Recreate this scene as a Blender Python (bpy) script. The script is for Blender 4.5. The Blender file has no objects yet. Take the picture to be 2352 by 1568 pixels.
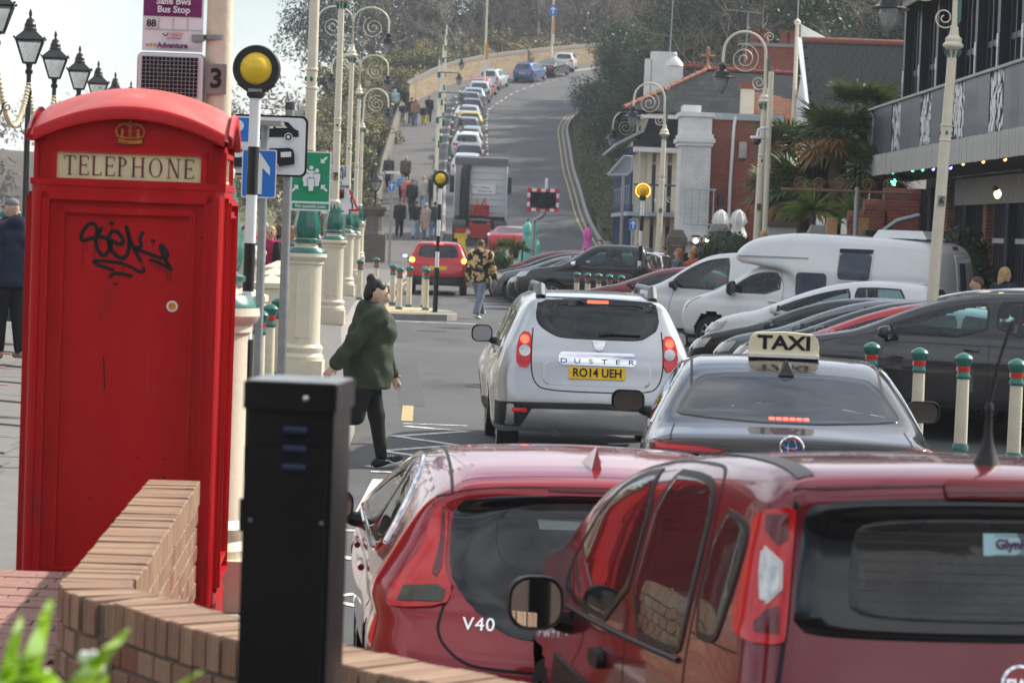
# Seafront street with telephone box, queueing cars and hill road. Order: camera, sky, sun; ground; vehicles; street furniture; buildings; plants; people; haze.
import bpy,bmesh,math,random
import numpy as np
from mathutils import Vector,Matrix
R=math.radians
random.seed(7); np.random.seed(7)
SC=bpy.context.scene
COL=SC.collection
F_PX,CX,CY,CAM_H=6029.0,1176.0,784.0,2.15
cam_d=bpy.data.cameras.new('camera'); cam=bpy.data.objects.new('camera',cam_d); COL.objects.link(cam)
cam_d.sensor_width=36.0; cam_d.lens=F_PX/2352.0*36.0
cam_d.clip_start=0.1; cam_d.clip_end=6000
CAM_R=Matrix.Rotation(R(90-2.527),3,'X')@Matrix.Rotation(R(2.1),3,'Z')
cam.matrix_world=Matrix.Translation((0,0,CAM_H))@CAM_R.to_4x4()
cam_d.dof.use_dof=True; cam_d.dof.focus_distance=22.0; cam_d.dof.aperture_fstop=7.1
SC.camera=cam
SUN_AZ,SUN_EL=58.0,40.0
world=bpy.data.worlds.new('World'); SC.world=world; world.use_nodes=True
wn=world.node_tree.nodes; wl=world.node_tree.links
bg=wn['Background']; sky=wn.new('ShaderNodeTexSky'); sky.sky_type='NISHITA'; sky.sun_disc=False
sky.sun_elevation=R(SUN_EL); sky.sun_rotation=R(SUN_AZ); sky.altitude=5; sky.air_density=1.0; sky.dust_density=1.2; sky.ozone_density=1.0
tc=wn.new('ShaderNodeTexCoord'); mp=wn.new('ShaderNodeMapping'); mp.inputs['Scale'].default_value=(1.6,1.6,4.2)
nz=wn.new('ShaderNodeTexNoise'); nz.inputs['Scale'].default_value=1.7; nz.inputs['Detail'].default_value=6; nz.inputs['Roughness'].default_value=.58
cr=wn.new('ShaderNodeValToRGB'); cr.color_ramp.elements[0].position=.34; cr.color_ramp.elements[1].position=.60
mx=wn.new('ShaderNodeMix'); mx.data_type='RGBA'
wl.new(tc.outputs['Generated'],mp.inputs['Vector']); wl.new(mp.outputs['Vector'],nz.inputs['Vector']); wl.new(nz.outputs['Fac'],cr.inputs['Fac'])
wl.new(cr.outputs['Color'],mx.inputs['Factor']); wl.new(sky.outputs['Color'],mx.inputs['A']); mx.inputs['B'].default_value=(9.0,9.3,9.6,1)
wl.new(mx.outputs['Result'],bg.inputs['Color']); bg.inputs['Strength'].default_value=0.105
sun_d=bpy.data.lights.new('sun','SUN'); sun=bpy.data.objects.new('sun',sun_d); COL.objects.link(sun)
sun_d.energy=5.0; sun_d.angle=R(1.2); sun_d.color=(1,.93,.82)
SUN_V=Vector((math.sin(R(SUN_AZ))*math.cos(R(SUN_EL)),math.cos(R(SUN_AZ))*math.cos(R(SUN_EL)),math.sin(R(SUN_EL))))
sun.rotation_euler=SUN_V.to_track_quat('Z','Y').to_euler()
SC.view_settings.view_transform='Standard'; SC.view_settings.look='None'; SC.view_settings.exposure=0.55; SC.view_settings.gamma=1.0
SC.view_settings.use_curve_mapping=False
SC.cycles.max_bounces=7; SC.cycles.transparent_max_bounces=16; SC.cycles.volume_bounces=0
SC.cycles.caustics_reflective=False; SC.cycles.caustics_refractive=False; SC.cycles.use_denoising=True
def at(px,py,D):
 """world point on the plane Y = D seen at pixel (px, py) of a 2352 px wide frame"""
 d=CAM_R@Vector(((px-CX)/F_PX,-(py-CY)/F_PX,-1.0))
 return Vector((0,0,CAM_H))+d*(D/d.y)
MATS={}
def pm(name,col,rough=.5,metal=0.,var=.12,scale=6.,bump=0.,bscale=None,coat=0.,spec=.35,emit=0.,ecol=None,col2=None,detail=4.,alpha=1.,stretch=None,sub=0.):
 """procedural material: principled shader, noise driven colour, roughness and relief"""
 if name in MATS:return MATS[name]
 m=bpy.data.materials.new(name); m.use_nodes=True; nt=m.node_tree; n=nt.nodes; l=nt.links; b=n['Principled BSDF']
 b.inputs['Roughness'].default_value=rough; b.inputs['Metallic'].default_value=metal
 b.inputs['Specular IOR Level'].default_value=spec; b.inputs['Coat Weight'].default_value=coat; b.inputs['Coat Roughness'].default_value=.04
 c=tuple(col)+(1,)
 b.inputs['Base Color'].default_value=c
 if emit:b.inputs['Emission Color'].default_value=tuple(ecol or col)+(1,); b.inputs['Emission Strength'].default_value=emit
 if sub:b.inputs['Subsurface Weight'].default_value=sub; b.inputs['Subsurface Radius'].default_value=(.02,.008,.004)
 if var or bump:
  tcn=n.new('ShaderNodeTexCoord'); v=tcn.outputs['Object']
  if stretch:
   mpn=n.new('ShaderNodeMapping'); mpn.inputs['Scale'].default_value=stretch; l.new(v,mpn.inputs['Vector']); v=mpn.outputs['Vector']
  t=n.new('ShaderNodeTexNoise'); t.inputs['Scale'].default_value=scale; t.inputs['Detail'].default_value=detail; t.inputs['Roughness'].default_value=.62; l.new(v,t.inputs['Vector'])
  if var:
   r=n.new('ShaderNodeValToRGB'); e=r.color_ramp.elements
   e[0].position=.28; e[1].position=.72
   lo=tuple(max(0,x*(1-var))for x in col)if col2 is None else tuple(col2)
   e[0].color=lo+(1,); e[1].color=tuple(min(1,x*(1+var*.7))for x in col)+(1,)
   l.new(t.outputs['Fac'],r.inputs['Fac']); l.new(r.outputs['Color'],b.inputs['Base Color'])
   mr=n.new('ShaderNodeMapRange'); mr.inputs['To Min'].default_value=max(.02,rough*(1-.35*min(1,var*3))); mr.inputs['To Max'].default_value=min(1,rough*(1+.35*min(1,var*3)))
   l.new(t.outputs['Fac'],mr.inputs['Value']); l.new(mr.outputs['Result'],b.inputs['Roughness'])
  if bump:
   t2=n.new('ShaderNodeTexNoise'); t2.inputs['Scale'].default_value=bscale or scale*4; t2.inputs['Detail'].default_value=3; l.new(v,t2.inputs['Vector'])
   bp=n.new('ShaderNodeBump'); bp.inputs['Strength'].default_value=bump; bp.inputs['Distance'].default_value=.02
   l.new(t2.outputs['Fac'],bp.inputs['Height']); l.new(bp.outputs['Normal'],b.inputs['Normal'])
 MATS[name]=m
 return m
def glassm(name,tint,ior=1.45,dirt=.06,rough=.01):
 """thin window glass: tinted see-through with Fresnel reflection and a film of dirt"""
 if name in MATS:return MATS[name]
 m=bpy.data.materials.new(name); m.use_nodes=True; n=m.node_tree.nodes; l=m.node_tree.links
 n.remove(n['Principled BSDF']); out=n['Material Output']
 tr=n.new('ShaderNodeBsdfTransparent'); tr.inputs['Color'].default_value=tuple(tint)+(1,)
 gl=n.new('ShaderNodeBsdfGlossy'); gl.inputs['Roughness'].default_value=rough; gl.inputs['Color'].default_value=(.95,.97,1,1)
 fr=n.new('ShaderNodeFresnel'); fr.inputs['IOR'].default_value=ior
 df=n.new('ShaderNodeBsdfDiffuse'); df.inputs['Color'].default_value=(.45,.46,.46,1)
 a=n.new('ShaderNodeMixShader'); b=n.new('ShaderNodeMixShader')
 t=n.new('ShaderNodeTexNoise'); t.inputs['Scale'].default_value=3; t.inputs['Detail'].default_value=5
 tcn=n.new('ShaderNodeTexCoord'); l.new(tcn.outputs['Object'],t.inputs['Vector'])
 mr=n.new('ShaderNodeMapRange'); mr.inputs['To Max'].default_value=dirt*1.6; l.new(t.outputs['Fac'],mr.inputs['Value'])
 l.new(mr.outputs['Result'],a.inputs['Fac']); l.new(tr.outputs['BSDF'],a.inputs[1]); l.new(df.outputs['BSDF'],a.inputs[2])
 l.new(fr.outputs['Fac'],b.inputs['Fac']); l.new(a.outputs['Shader'],b.inputs[1]); l.new(gl.outputs['BSDF'],b.inputs[2]); l.new(b.outputs['Shader'],out.inputs['Surface'])
 MATS[name]=m
 return m
def M(n):return MATS[n]
pm('cream_paint',(.66,.60,.47),.42,var=.10,scale=3,bump=.12,bscale=30,coat=.15)
pm('white_paint',(.74,.74,.72),.45,var=.08,scale=4,bump=.08,bscale=25)
pm('green_paint',(.012,.125,.095),.28,var=.2,scale=6,coat=.5,bump=.06)
pm('black_paint',(.012,.012,.013),.33,var=.3,scale=8,coat=.2)
pm('black_matt',(.012,.012,.014),.6,var=.3,scale=12)
pm('black_plastic',(.02,.02,.021),.5,var=.2,scale=20)
pm('dark_grey',(.06,.06,.065),.6,var=.15,scale=10)
pm('galvanised',(.30,.31,.32),.42,metal=.6,var=.15,scale=9)
pm('chrome',(.75,.76,.78),.07,metal=1.,var=.0)
pm('mirror_glass',(.72,.75,.78),.015,metal=1.,var=0.)
pm('red_band',(.55,.02,.015),.35,var=.1)
pm('rubber',(.018,.018,.019),.8,var=.3,scale=14)
pm('alloy',(.42,.43,.45),.3,metal=.8,var=.1)
pm('plate_yellow',(.80,.50,.02),.4,var=.08,scale=10)
pm('ink',(.008,.008,.009),.5,var=0)
pm('interior',(.075,.075,.08),.8,var=.25,scale=10)
pm('seat_cloth',(.03,.031,.034),.85,var=.3,scale=30)
pm('frit',(.004,.005,.007),.08,var=0,spec=.6)
pm('lamp_red',(.62,.010,.012),.10,var=.15,scale=20,coat=.6)
pm('lamp_dark_red',(.13,.004,.006),.12,var=.1,coat=.6)
pm('lamp_lit',(.9,.03,.02),.2,var=0,emit=3.0,ecol=(1,.06,.03))
pm('lamp_amber_lit',(1,.45,.05),.2,var=0,emit=5.0,ecol=(1,.40,.03))
pm('lamp_clear',(.55,.55,.55),.12,metal=.4,var=.3,scale=40,coat=.6)
pm('dark_glass',(.012,.018,.022),.03,var=0,spec=.8)
glassm('car_glass',(.80,.88,.87)); glassm('car_glass_teal',(.55,.74,.74)); glassm('car_glass_dark',(.10,.11,.12),1.55,.05)
glassm('lamp_glass',(.88,.89,.88),1.4,.5,.05)
def stain(name,col,scale=3.,lo=.62,hi=.72,stretch=None,amt=.8):
 """scattered marks of another colour with a shape of their own: rust, scuffs, oil, moss"""
 m=M(name); n=m.node_tree.nodes; l=m.node_tree.links; b=n['Principled BSDF']; s=b.inputs['Base Color']; tcn=n.new('ShaderNodeTexCoord'); v=tcn.outputs['Object']
 if stretch:q=n.new('ShaderNodeMapping'); q.inputs['Scale'].default_value=stretch; l.new(v,q.inputs['Vector']); v=q.outputs['Vector']
 t=n.new('ShaderNodeTexNoise'); t.inputs['Scale'].default_value=scale; t.inputs['Detail'].default_value=7; t.inputs['Roughness'].default_value=.65; l.new(v,t.inputs['Vector'])
 r=n.new('ShaderNodeMapRange'); r.inputs['From Min'].default_value=lo; r.inputs['From Max'].default_value=hi; r.inputs['To Max'].default_value=amt; l.new(t.outputs['Fac'],r.inputs['Value'])
 x=n.new('ShaderNodeMix'); x.data_type='RGBA'; x.inputs['B'].default_value=tuple(col)+(1,); l.new(r.outputs['Result'],x.inputs['Factor'])
 if s.links:l.new(s.links[0].from_socket,x.inputs['A'])
 else:x.inputs['A'].default_value=s.default_value
 l.new(x.outputs['Result'],s)
stain('cream_paint',(.33,.16,.05),2.6,.66,.74,(1,1,.45)); stain('cream_paint',(.40,.36,.28),1.2,.55,.75,None,.5); stain('green_paint',(.05,.07,.05),5,.62,.72)
def frame_from(d):
 d=Vector(d).normalized(); u=d.orthogonal().normalized(); return u,d.cross(u).normalized()
class MB:
 def __init__(s):s.v=[]; s.f=[]
 def add(s,vs,fs):
  o=len(s.v); s.v+=[tuple(p)for p in vs]; s.f+=[tuple(i+o for i in f)for f in fs]; return s
 def box(s,c,d,rot=None,taper=1.):
  c=Vector(c); hx,hy,hz=d[0]/2,d[1]/2,d[2]/2
  vs=[]
  for z in(-hz,hz):
   k=taper if z>0 else 1.
   for x,y in((-hx,-hy),(hx,-hy),(hx,hy),(-hx,hy)):
    p=Vector((x*k,y*k,z)); vs.append(c+(rot@p if rot is not None else p))
  return s.add(vs,[(3,2,1,0),(4,5,6,7),(0,1,5,4),(1,2,6,5),(2,3,7,6),(3,0,4,7)])
 def cyl(s,a,b,r0,r1=None,n=12,cap=True):
  a=Vector(a); b=Vector(b); r1=r0 if r1 is None else r1; u,w=frame_from(b-a)
  vs=[p+(u*math.cos(2*math.pi*i/n)+w*math.sin(2*math.pi*i/n))*r for p,r in((a,r0),(b,r1))for i in range(n)]
  fs=[(i,(i+1)%n,n+(i+1)%n,n+i)for i in range(n)]
  if cap:fs+=[tuple(range(n-1,-1,-1)),tuple(range(n,2*n))]
  return s.add(vs,fs)
 def lathe(s,prof,c=(0,0,0),n=20,flute=0.,fl=(0,0),rot=None):
  """profile of (radius, z) turned about z; flute cuts shallow grooves between heights fl"""
  c=Vector(c); vs=[]; m=len(prof)
  for r,z in prof:
   for i in range(n):
    a=2*math.pi*i/n; rr=r
    if flute and fl[0]<=z<=fl[1]and i%2:rr=r-flute
    p=Vector((rr*math.cos(a),rr*math.sin(a),z)); vs.append(c+(rot@p if rot is not None else p))
  fs=[(j*n+i,j*n+(i+1)%n,(j+1)*n+(i+1)%n,(j+1)*n+i)for j in range(m-1)for i in range(n)]
  fs+=[tuple(range(n-1,-1,-1)),tuple(range((m-1)*n,m*n))]
  return s.add(vs,fs)
 def tube(s,pts,r,n=8,cap=True,closed=False):
  pts=[Vector(p)for p in pts]; m=len(pts); vs=[]; rs=r if isinstance(r,(list,tuple))else[r]*m
  u=None
  for i,p in enumerate(pts):
   t=(pts[(i+1)%m]-pts[i-1])if closed else(pts[min(i+1,m-1)]-pts[max(i-1,0)])
   t=t.normalized()if t.length>1e-9 else Vector((0,0,1))
   if u is None:u=t.orthogonal().normalized()
   else:
    u=(u-t*u.dot(t)); u=u.normalized()if u.length>1e-6 else t.orthogonal().normalized()
   w=t.cross(u)
   vs+=[p+(u*math.cos(2*math.pi*k/n)+w*math.sin(2*math.pi*k/n))*rs[i]for k in range(n)]
  fs=[(j*n+k,j*n+(k+1)%n,((j+1)%m)*n+(k+1)%n,((j+1)%m)*n+k)for j in range(m if closed else m-1)for k in range(n)]
  if cap and not closed:fs+=[tuple(range(n-1,-1,-1)),tuple(range((m-1)*n,m*n))]
  return s.add(vs,fs)
 def ball(s,c,r,n=10,m=7,sc=(1,1,1),jit=0.):
  c=Vector(c); vs=[]
  for j in range(1,m):
   a=math.pi*j/m
   for i in range(n):
    b=2*math.pi*i/n; k=r*(1+random.uniform(-jit,jit))
    vs.append(c+Vector((k*sc[0]*math.sin(a)*math.cos(b),k*sc[1]*math.sin(a)*math.sin(b),k*sc[2]*math.cos(a))))
  vs+=[c+Vector((0,0,r*sc[2])),c-Vector((0,0,r*sc[2]))]
  t=len(vs)-2
  fs=[(j*n+i,(j+1)*n+i,(j+1)*n+(i+1)%n,j*n+(i+1)%n)for j in range(m-2)for i in range(n)]
  fs+=[(t,i,(i+1)%n)for i in range(n)]+[(t+1,(m-2)*n+(i+1)%n,(m-2)*n+i)for i in range(n)]
  return s.add(vs,fs)
 def prism(s,poly,o,u,w,depth,both=True):
  """polygon in the plane (u, w) at o, extruded by depth along u x w"""
  o=Vector(o); u=Vector(u); w=Vector(w); d=u.cross(w).normalized()*depth; n=len(poly)
  a=[o+u*x+w*y for x,y in poly]
  fs=[tuple(range(n,2*n)),tuple(range(n-1,-1,-1))]+[(i,(i+1)%n,n+(i+1)%n,n+i)for i in range(n)]
  return s.add(a+[p+d for p in a],fs)
 def strip(s,pts,w,up=(0,0,1),th=0.):
  """flat ribbon of width w along pts, lying square to `up`"""
  pts=[Vector(p)for p in pts]; up=Vector(up); vs=[]; m=len(pts)
  for i,p in enumerate(pts):
   t=(pts[min(i+1,m-1)]-pts[max(i-1,0)]).normalized(); sd=t.cross(up).normalized()*(w/2)
   vs+=[p-sd,p+sd]
  return s.add(vs,[(2*i,2*i+1,2*i+3,2*i+2)for i in range(m-1)])
 def quad(s,a,b,c,d):return s.add([a,b,c,d],[(0,1,2,3)])
 def mesh(s,name='mesh',smooth=None):
  me=bpy.data.meshes.new(name); me.from_pydata(s.v,[],s.f); me.update()
  if smooth is not None:
   bm=bmesh.new(); bm.from_mesh(me); bmesh.ops.recalc_face_normals(bm,faces=bm.faces); bm.to_mesh(me); bm.free()
   if smooth>0:shade(me,smooth)
  return me
 def build(s,name,mat,parent=None,smooth=35,loc=None):
  return mobj(name,s.mesh(name,smooth),mat,parent,loc)
def shade(me,angle=35):
 me.polygons.foreach_set('use_smooth',[True]*len(me.polygons))
 try:me.set_sharp_from_angle(angle=R(angle))
 except Exception:pass
def mobj(name,me,mat=None,parent=None,loc=None):
 o=bpy.data.objects.new(name,me); COL.objects.link(o)
 if mat is not None and not me.materials:
  me.materials.append(MATS[mat]if isinstance(mat,str)else mat)
 if parent is not None:o.parent=parent
 if loc is not None:o.location=loc
 return o
def tag(o,label=None,cat=None,group=None,kind=None):
 for k,v in(('label',label),('category',cat),('group',group),('kind',kind)):
  if v:o[k]=v
 return o
def thing(name,label,cat,loc=(0,0,0),rz=0.,group=None):
 o=bpy.data.objects.new(name,None); COL.objects.link(o); o.location=loc; o.rotation_euler=(0,0,rz); o.empty_display_size=.2
 return tag(o,label,cat,group)
def dup(root,loc,rz=None,label=None,group=None,scale=None):
 r=root.copy(); COL.objects.link(r); r.location=loc
 if rz is not None:r.rotation_euler=(root.rotation_euler[0],root.rotation_euler[1],rz)
 if scale is not None:r.scale=(scale,)*3 if not isinstance(scale,(tuple,list))else scale
 tag(r,label,None,group)
 def kids(a,b):
  for ch in list(a.children):
   c=ch.copy(); COL.objects.link(c); c.parent=b; kids(ch,c)
 kids(root,r)
 return r
_FONT={}
def text(s,size,mat,parent,loc,rot,name='lettering',align='CENTER',ext=.001,space=1.,xs=1.,bold=0.):
 """lettering as a thin mesh; rot is a 3x3 matrix whose columns are text-right, text-up, text-out"""
 c=bpy.data.curves.new(name,'FONT'); c.body=s; c.size=size; c.align_x=align; c.align_y='CENTER'; c.extrude=ext; c.space_character=space; c.offset=bold; c.resolution_u=3
 t=bpy.data.objects.new(name,c); COL.objects.link(t)
 me=t.to_mesh().copy(); t.to_mesh_clear()
 bpy.data.objects.remove(t); bpy.data.curves.remove(c)
 o=mobj(name,me,mat,parent)
 mw=Matrix.Translation(loc)@(rot.to_4x4()if rot is not None else Matrix.Identity(4))@Matrix.Diagonal((xs,1,1,1))
 o.matrix_local=mw
 return o
def axes(right,up):
 r=Vector(right).normalized(); u=Vector(up).normalized(); n=r.cross(u).normalized(); u=n.cross(r)
 return Matrix((r,u,n)).transposed()
FACE=axes((1,0,0),(0,0,1))
def smooth_line(pts,it=2,closed=False):
 p=[tuple(q)for q in pts]
 for _ in range(it):
  q=[]if closed else[p[0]]
  m=len(p)
  for i in range(m if closed else m-1):
   a,b=p[i],p[(i+1)%m]
   q.append(tuple(.75*x+.25*y for x,y in zip(a,b))); q.append(tuple(.25*x+.75*y for x,y in zip(a,b)))
  if not closed:q.append(p[-1])
  p=q
 return p
def rrect(w,h,r,n=4,cx=0,cy=0):
 out=[]
 for sx,sy,a0 in((1,-1,-90),(1,1,0),(-1,1,90),(-1,-1,180)):
  for i in range(n+1):
   a=R(a0+90*i/n); out.append((cx+sx*(w/2-r)+r*math.cos(a),cy+sy*(h/2-r)+r*math.sin(a)))
 return out
def circ(r,n=24,cx=0,cy=0,a0=0.,a1=360.):
 return[(cx+r*math.cos(R(a0+(a1-a0)*i/n)),cy+r*math.sin(R(a0+(a1-a0)*i/n)))for i in range(n if a1-a0>=360 else n+1)]
ZR=[(-30,-.08),(8,-.10),(10.5,-.20),(14,-.15),(23,-.05),(40,0),(80,0),(100,.3),(115,.8),(125,1.5),(134,2.8),(143,4.4),(160,6.75),(175,8.75),(192,10.9),(205,13.0),(220,15.0),(235,16.8),(300,23)]
KL=[(-30,-1.2),(13,-1.3),(27,-1.55),(48,-3.0),(65,-3.7),(85,-3.9),(110,-3.5),(125,-3.35),(143,-3.9),(170,-4.5),(188,-4.7),(200,-3.0),(212,.2),(225,5.5),(240,12),(300,45)]
KR=[(-30,8.5),(20,7.0),(39,6.0),(58,5.1),(79,4.15),(97,4.05),(110,4.0),(122,4.1),(133,3.5),(150,3.05),(175,3.0),(186,3.8),(196,6.5),(206,10.5),(216,15.5),(240,28),(300,60)]
lin=lambda t,x:float(np.interp(x,[a for a,_ in t],[b for _,b in t]))
def sm(t,y):return(lin(t,y-3)+lin(t,y)*2+lin(t,y+3))/4
zr=lambda y:sm(ZR,y); kl=lambda y:sm(KL,y); kr=lambda y:sm(KR,y)
def zp(x,y):return max(.06-.05*x if y<75 else-9,zr(y)+.13)
pm('asphalt',(.082,.083,.086),.86,var=.30,scale=.35,bump=.25,bscale=60,detail=8)
pm('path_asphalt',(.105,.10,.098),.9,var=.18,scale=.5,bump=.2,bscale=50,detail=8)
pm('kerb_stone',(.26,.25,.235),.8,var=.2,scale=4,bump=.2)
pm('slab_stone',(.155,.148,.138),.8,var=.16,scale=5,bump=.15); pm('pink_paver',(.27,.16,.135),.8,var=.2,scale=9,bump=.2)
pm('road_white',(.62,.62,.60),.7,var=.22,scale=9,bump=.15); pm('road_yellow',(.42,.32,.15),.7,var=.3,scale=8); pm('tactile',(.52,.41,.24),.8,var=.18,scale=12,bump=.3)
pm('earth',(.10,.085,.06),.95,var=.3,scale=.4,bump=.3); pm('grass_bank',(.085,.095,.035),.95,var=.45,scale=.5,bump=.4,col2=(.06,.05,.025)); pm('wood_floor',(.075,.06,.042),.95,var=.4,scale=.25,bump=.4)
pm('sandstone',(.30,.245,.165),.85,var=.25,scale=3,bump=.3); pm('dark_stone',(.13,.115,.095),.9,var=.3,scale=4,bump=.35)
stain('asphalt',(.045,.045,.047),.55,.56,.64,(1,.35,1),.75); stain('asphalt',(.12,.118,.112),1.7,.62,.75,None,.5); stain('slab_stone',(.09,.085,.08),1.5,.55,.7,None,.6); stain('road_white',(.16,.16,.16),5,.52,.60,None,.8); stain('path_asphalt',(.06,.058,.056),.5,.55,.65)
pm('tar',(.066,.066,.068),.8,var=.3,scale=3,bump=.3); pm('cast_iron',(.05,.048,.046),.6,metal=.4,var=.3,scale=12,bump=.4)
YS=[-30,-10]+list(range(0,124,3))+list(range(124,262,2))
def ribbon(name,fa,fb,fz,mat,ys=YS,nx=6,kind='structure',smooth=0):
 b=MB(); vs=[]
 for y in ys:
  a,c=fa(y),fb(y)
  for i in range(nx+1):x=a+(c-a)*i/nx; vs.append((x,y,fz(x,y)))
 n=nx+1; b.add(vs,[(j*n+i,j*n+i+1,(j+1)*n+i+1,(j+1)*n+i)for j in range(len(ys)-1)for i in range(nx)])
 return tag(b.build(name,mat,None,smooth or 80),kind=kind)
g=MB(); g.quad((-3000,-200,-.9),(3000,-200,-.9),(3000,5000,-.9),(-3000,5000,-.9)); tag(g.build('ground','earth',None,None),kind='structure')
road=ribbon('road',lambda y:kl(y)-.05,lambda y:kr(y)+.05,lambda x,y:zr(y),'asphalt')
prom=ribbon('promenade_pavement',lambda y:-60,lambda y:kl(y)-.14,zp,'slab_stone',[y for y in YS if y<=96],14)
ribbon('hill_path',lambda y:kl(y)-3.4,lambda y:kl(y)-.14,lambda x,y:zr(y)+.13,'path_asphalt',[y for y in YS if y>=94])
ribbon('shore_pavement',lambda y:kr(y)+.14,lambda y:kr(y)+30,lambda x,y:zr(y)+.13,'slab_stone',[y for y in YS if y<=124])
def kerb(name,fx,sg):
 b=MB(); vs=[]
 for y in YS:
  x=fx(y); z=zr(y); top=max(z+.13,zp(x-.14,y))if sg<0 else z+.13
  vs+=[(x,y,z-.1),(x,y,top-.015),(x+sg*.02,y,top+.003),(x+sg*.15,y,top+.003)]
 b.add(vs,[(j*4+i,j*4+i+1,j*4+i+5,j*4+i+4)for j in range(len(YS)-1)for i in range(3)])
 return tag(b.build(name,'kerb_stone',None,80),kind='structure')
kerb('kerb',kl,-1); kerb('kerb',kr,1)
sl=MB(); sl.box((0,0,0),(.592,.592,.03)); sme=sl.mesh('paving_slab',0); sme.materials.append(M('slab_stone'))
pv=MB(); pv.box((0,0,0),(.193,.097,.03)); pme=pv.mesh('paver',0); pme.materials.append(M('pink_paver'))
tilt=math.atan(.05)
def lay(me,name,x,y,rz=0,dz=0.,par=prom):
 o=bpy.data.objects.new(name,me); COL.objects.link(o); o.parent=par; o.location=(x,y,zp(x,y)+.002+dz); o.rotation_euler=(0,tilt,rz)
random.seed(5); n=0
for j in range(34):
 y=13.2+j*.6
 if j%4==3:
  for k in range(5):
   for i in range(3):lay(pme,'paver',-3.4-k*.4-i*.12-(y-13)*.13,y+(i-1)*.1-.1,0,random.uniform(-.002,.002))
  continue
 for i in range(5):lay(sme,'paving_slab',-3.2-i*.6-(y-13)*.13,y,0,random.uniform(-.002,.002))
def mark(pts,w,mat='road_white',name='road_marking',dz=.005,par=road):
 p=[]
 for a,b in zip(pts,pts[1:]):
  k=max(1,int(math.hypot(b[0]-a[0],b[1]-a[1])/2)); p+=[(a[0]+(b[0]-a[0])*i/k,a[1]+(b[1]-a[1])*i/k)for i in range(k)]
 p.append(pts[-1])
 return MB().strip([(x,y,zr(y)+dz)for x,y in p],w).build(name,mat,par,None)
for k in range(3):
 x0=-1.15+k*1.2
 MB().add([(x0,19.6,zr(19.6)+.005),(x0+.62,19.6,zr(19.6)+.005),(x0+.62,22.4,zr(22.4)+.005),(x0,22.4,zr(22.4)+.005)],[(0,1,2,3)]).build('zebra_stripe','road_white',road,None)
mark([(-1.2,23.0),(-.3,23.0)],.10); mark([(-1.2,18.9),(.8,18.9)],.10)
mark([(-1.25,23.4),(-.55,24.3),(-1.2,25.0),(-.5,25.9),(-1.15,26.7),(-.45,27.6),(-1.1,28.0)],.15,name='zigzag_marking'); mark([(-1.15,28.35),(-.45,28.35)],.09)
mark([(-1.15,17.6),(-.3,16.6),(-1.1,15.7),(-.2,14.8),(-1.1,13.6),(-.3,12.6)],.10,name='zigzag_marking')
mark([(-1.12,28.7),(-1.2,31.0)],.13,'road_yellow','kerb_line')
for d in(.22,.50):
 mark([(kr(y)-d,y)for y in range(104,200,4)],.075,'road_yellow','double_yellow_line')
 mark([(kl(y)+d,y)for y in range(62,100,3)],.10,'road_yellow','double_yellow_line')
for y in np.arange(128,214,2.2):mark([(kl(y)+2.35,y),(kl(y+1)+2.35,y+1)],.10,name='bay_marking')
for x,y in((.7,171),(.9,130),(1.0,119)):mark([(x-.1,y),(x+1.1,y)],.12)
for x,y,w in((-3.0,56.5,2.2),(-.3,57.2,1.4),(.9,62.5,1.1),(.2,71,1.5)):mark([(x,y),(x+w,y)],.22,name='give_way_marking')
for x,y,w,l in((-1.15,31,.3,9),(-1.9,47,.35,7),(.6,33,.35,14),(-2.3,92,1.2,8),(1.0,140,.6,12)):
 mark([(x,y),(x-l*.05,y+l)],w,'tar','trench_repair',.003)
for x,y in((-.3,35),(-1.6,52),(.2,66)):MB().lathe([(.30,0),(.30,.006)],(x,y,zr(y)),24).build('manhole_cover','cast_iron',road)
isl=tag(MB().prism(smooth_line([(-4.1,57.2),(-1.55,57.4),(-1.15,58.6),(-1.6,61.2),(-4.3,63.0)],1,True),(0,0,zr(60)-.05),(1,0,0),(0,1,0),.19).build('refuge_island','kerb_stone',None,30),kind='structure')
for i in range(5):
 for j in range(6):MB().box((-3.85+i*.45,58.2+j*.55,.147),(.43,.53,.02)).build('tactile_slab','tactile',isl,0)
for i in range(4):
 for j in range(3):MB().box((-5.1+i*.45,49.5+j*.6,zp(-4.5,50)+.012),(.43,.58,.02)).build('tactile_slab','tactile',prom,0)
def grid(name,x0,x1,nx,y0,y1,ny,fz,mat,kind='structure'):
 xs=np.linspace(x0,x1,nx+1); ys=np.linspace(y0,y1,ny+1); vs=[(x,y,fz(x,y))for y in ys for x in xs]; n=nx+1
 return tag(MB().add(vs,[(j*n+i,j*n+i+1,(j+1)*n+i+1,(j+1)*n+i)for j in range(ny)for i in range(nx)]).build(name,mat,None,80),kind=kind)
def ss(a,b,x):t=min(1,max(0,(x-a)/(b-a))); return t*t*(3-2*t)
def bump2(x,y):return .5*math.sin(x*.7+y*.31)+.4*math.sin(x*.23-y*.53)+.25*math.sin(x*1.7+y*1.1)
def z_right(x,y):
 k=kr(y)+.35; d=x-k
 base=zr(y)+.1
 lim=14.5 if y<106 else 14.5+(-13.2)*ss(106,116,y)
 return base+12*ss(lim+.5,lim+13,d)+4*ss(lim+10,lim+60,d)+bump2(x,y)*.35*ss(.4,3,d-lim+1)
grid('wooded_hill',4,110,60,84,300,72,lambda x,y:z_right(x,y)if x>kr(y)+.2 else zr(y)-.6,'wood_floor')
def z_left(x,y):
 d=kl(y)-3.7-x
 if d<0:return zr(y)-.5
 top=zr(y)-.1+2.0*ss(.2,4,d)+bump2(x,y)*.3*ss(.5,3,d)
 return top+(-2.5-top)*ss(4.0,10.5,d)
grid('gorse_bank',-60,40,50,100,262,54,lambda x,y:z_left(x,y),'grass_bank')
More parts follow.
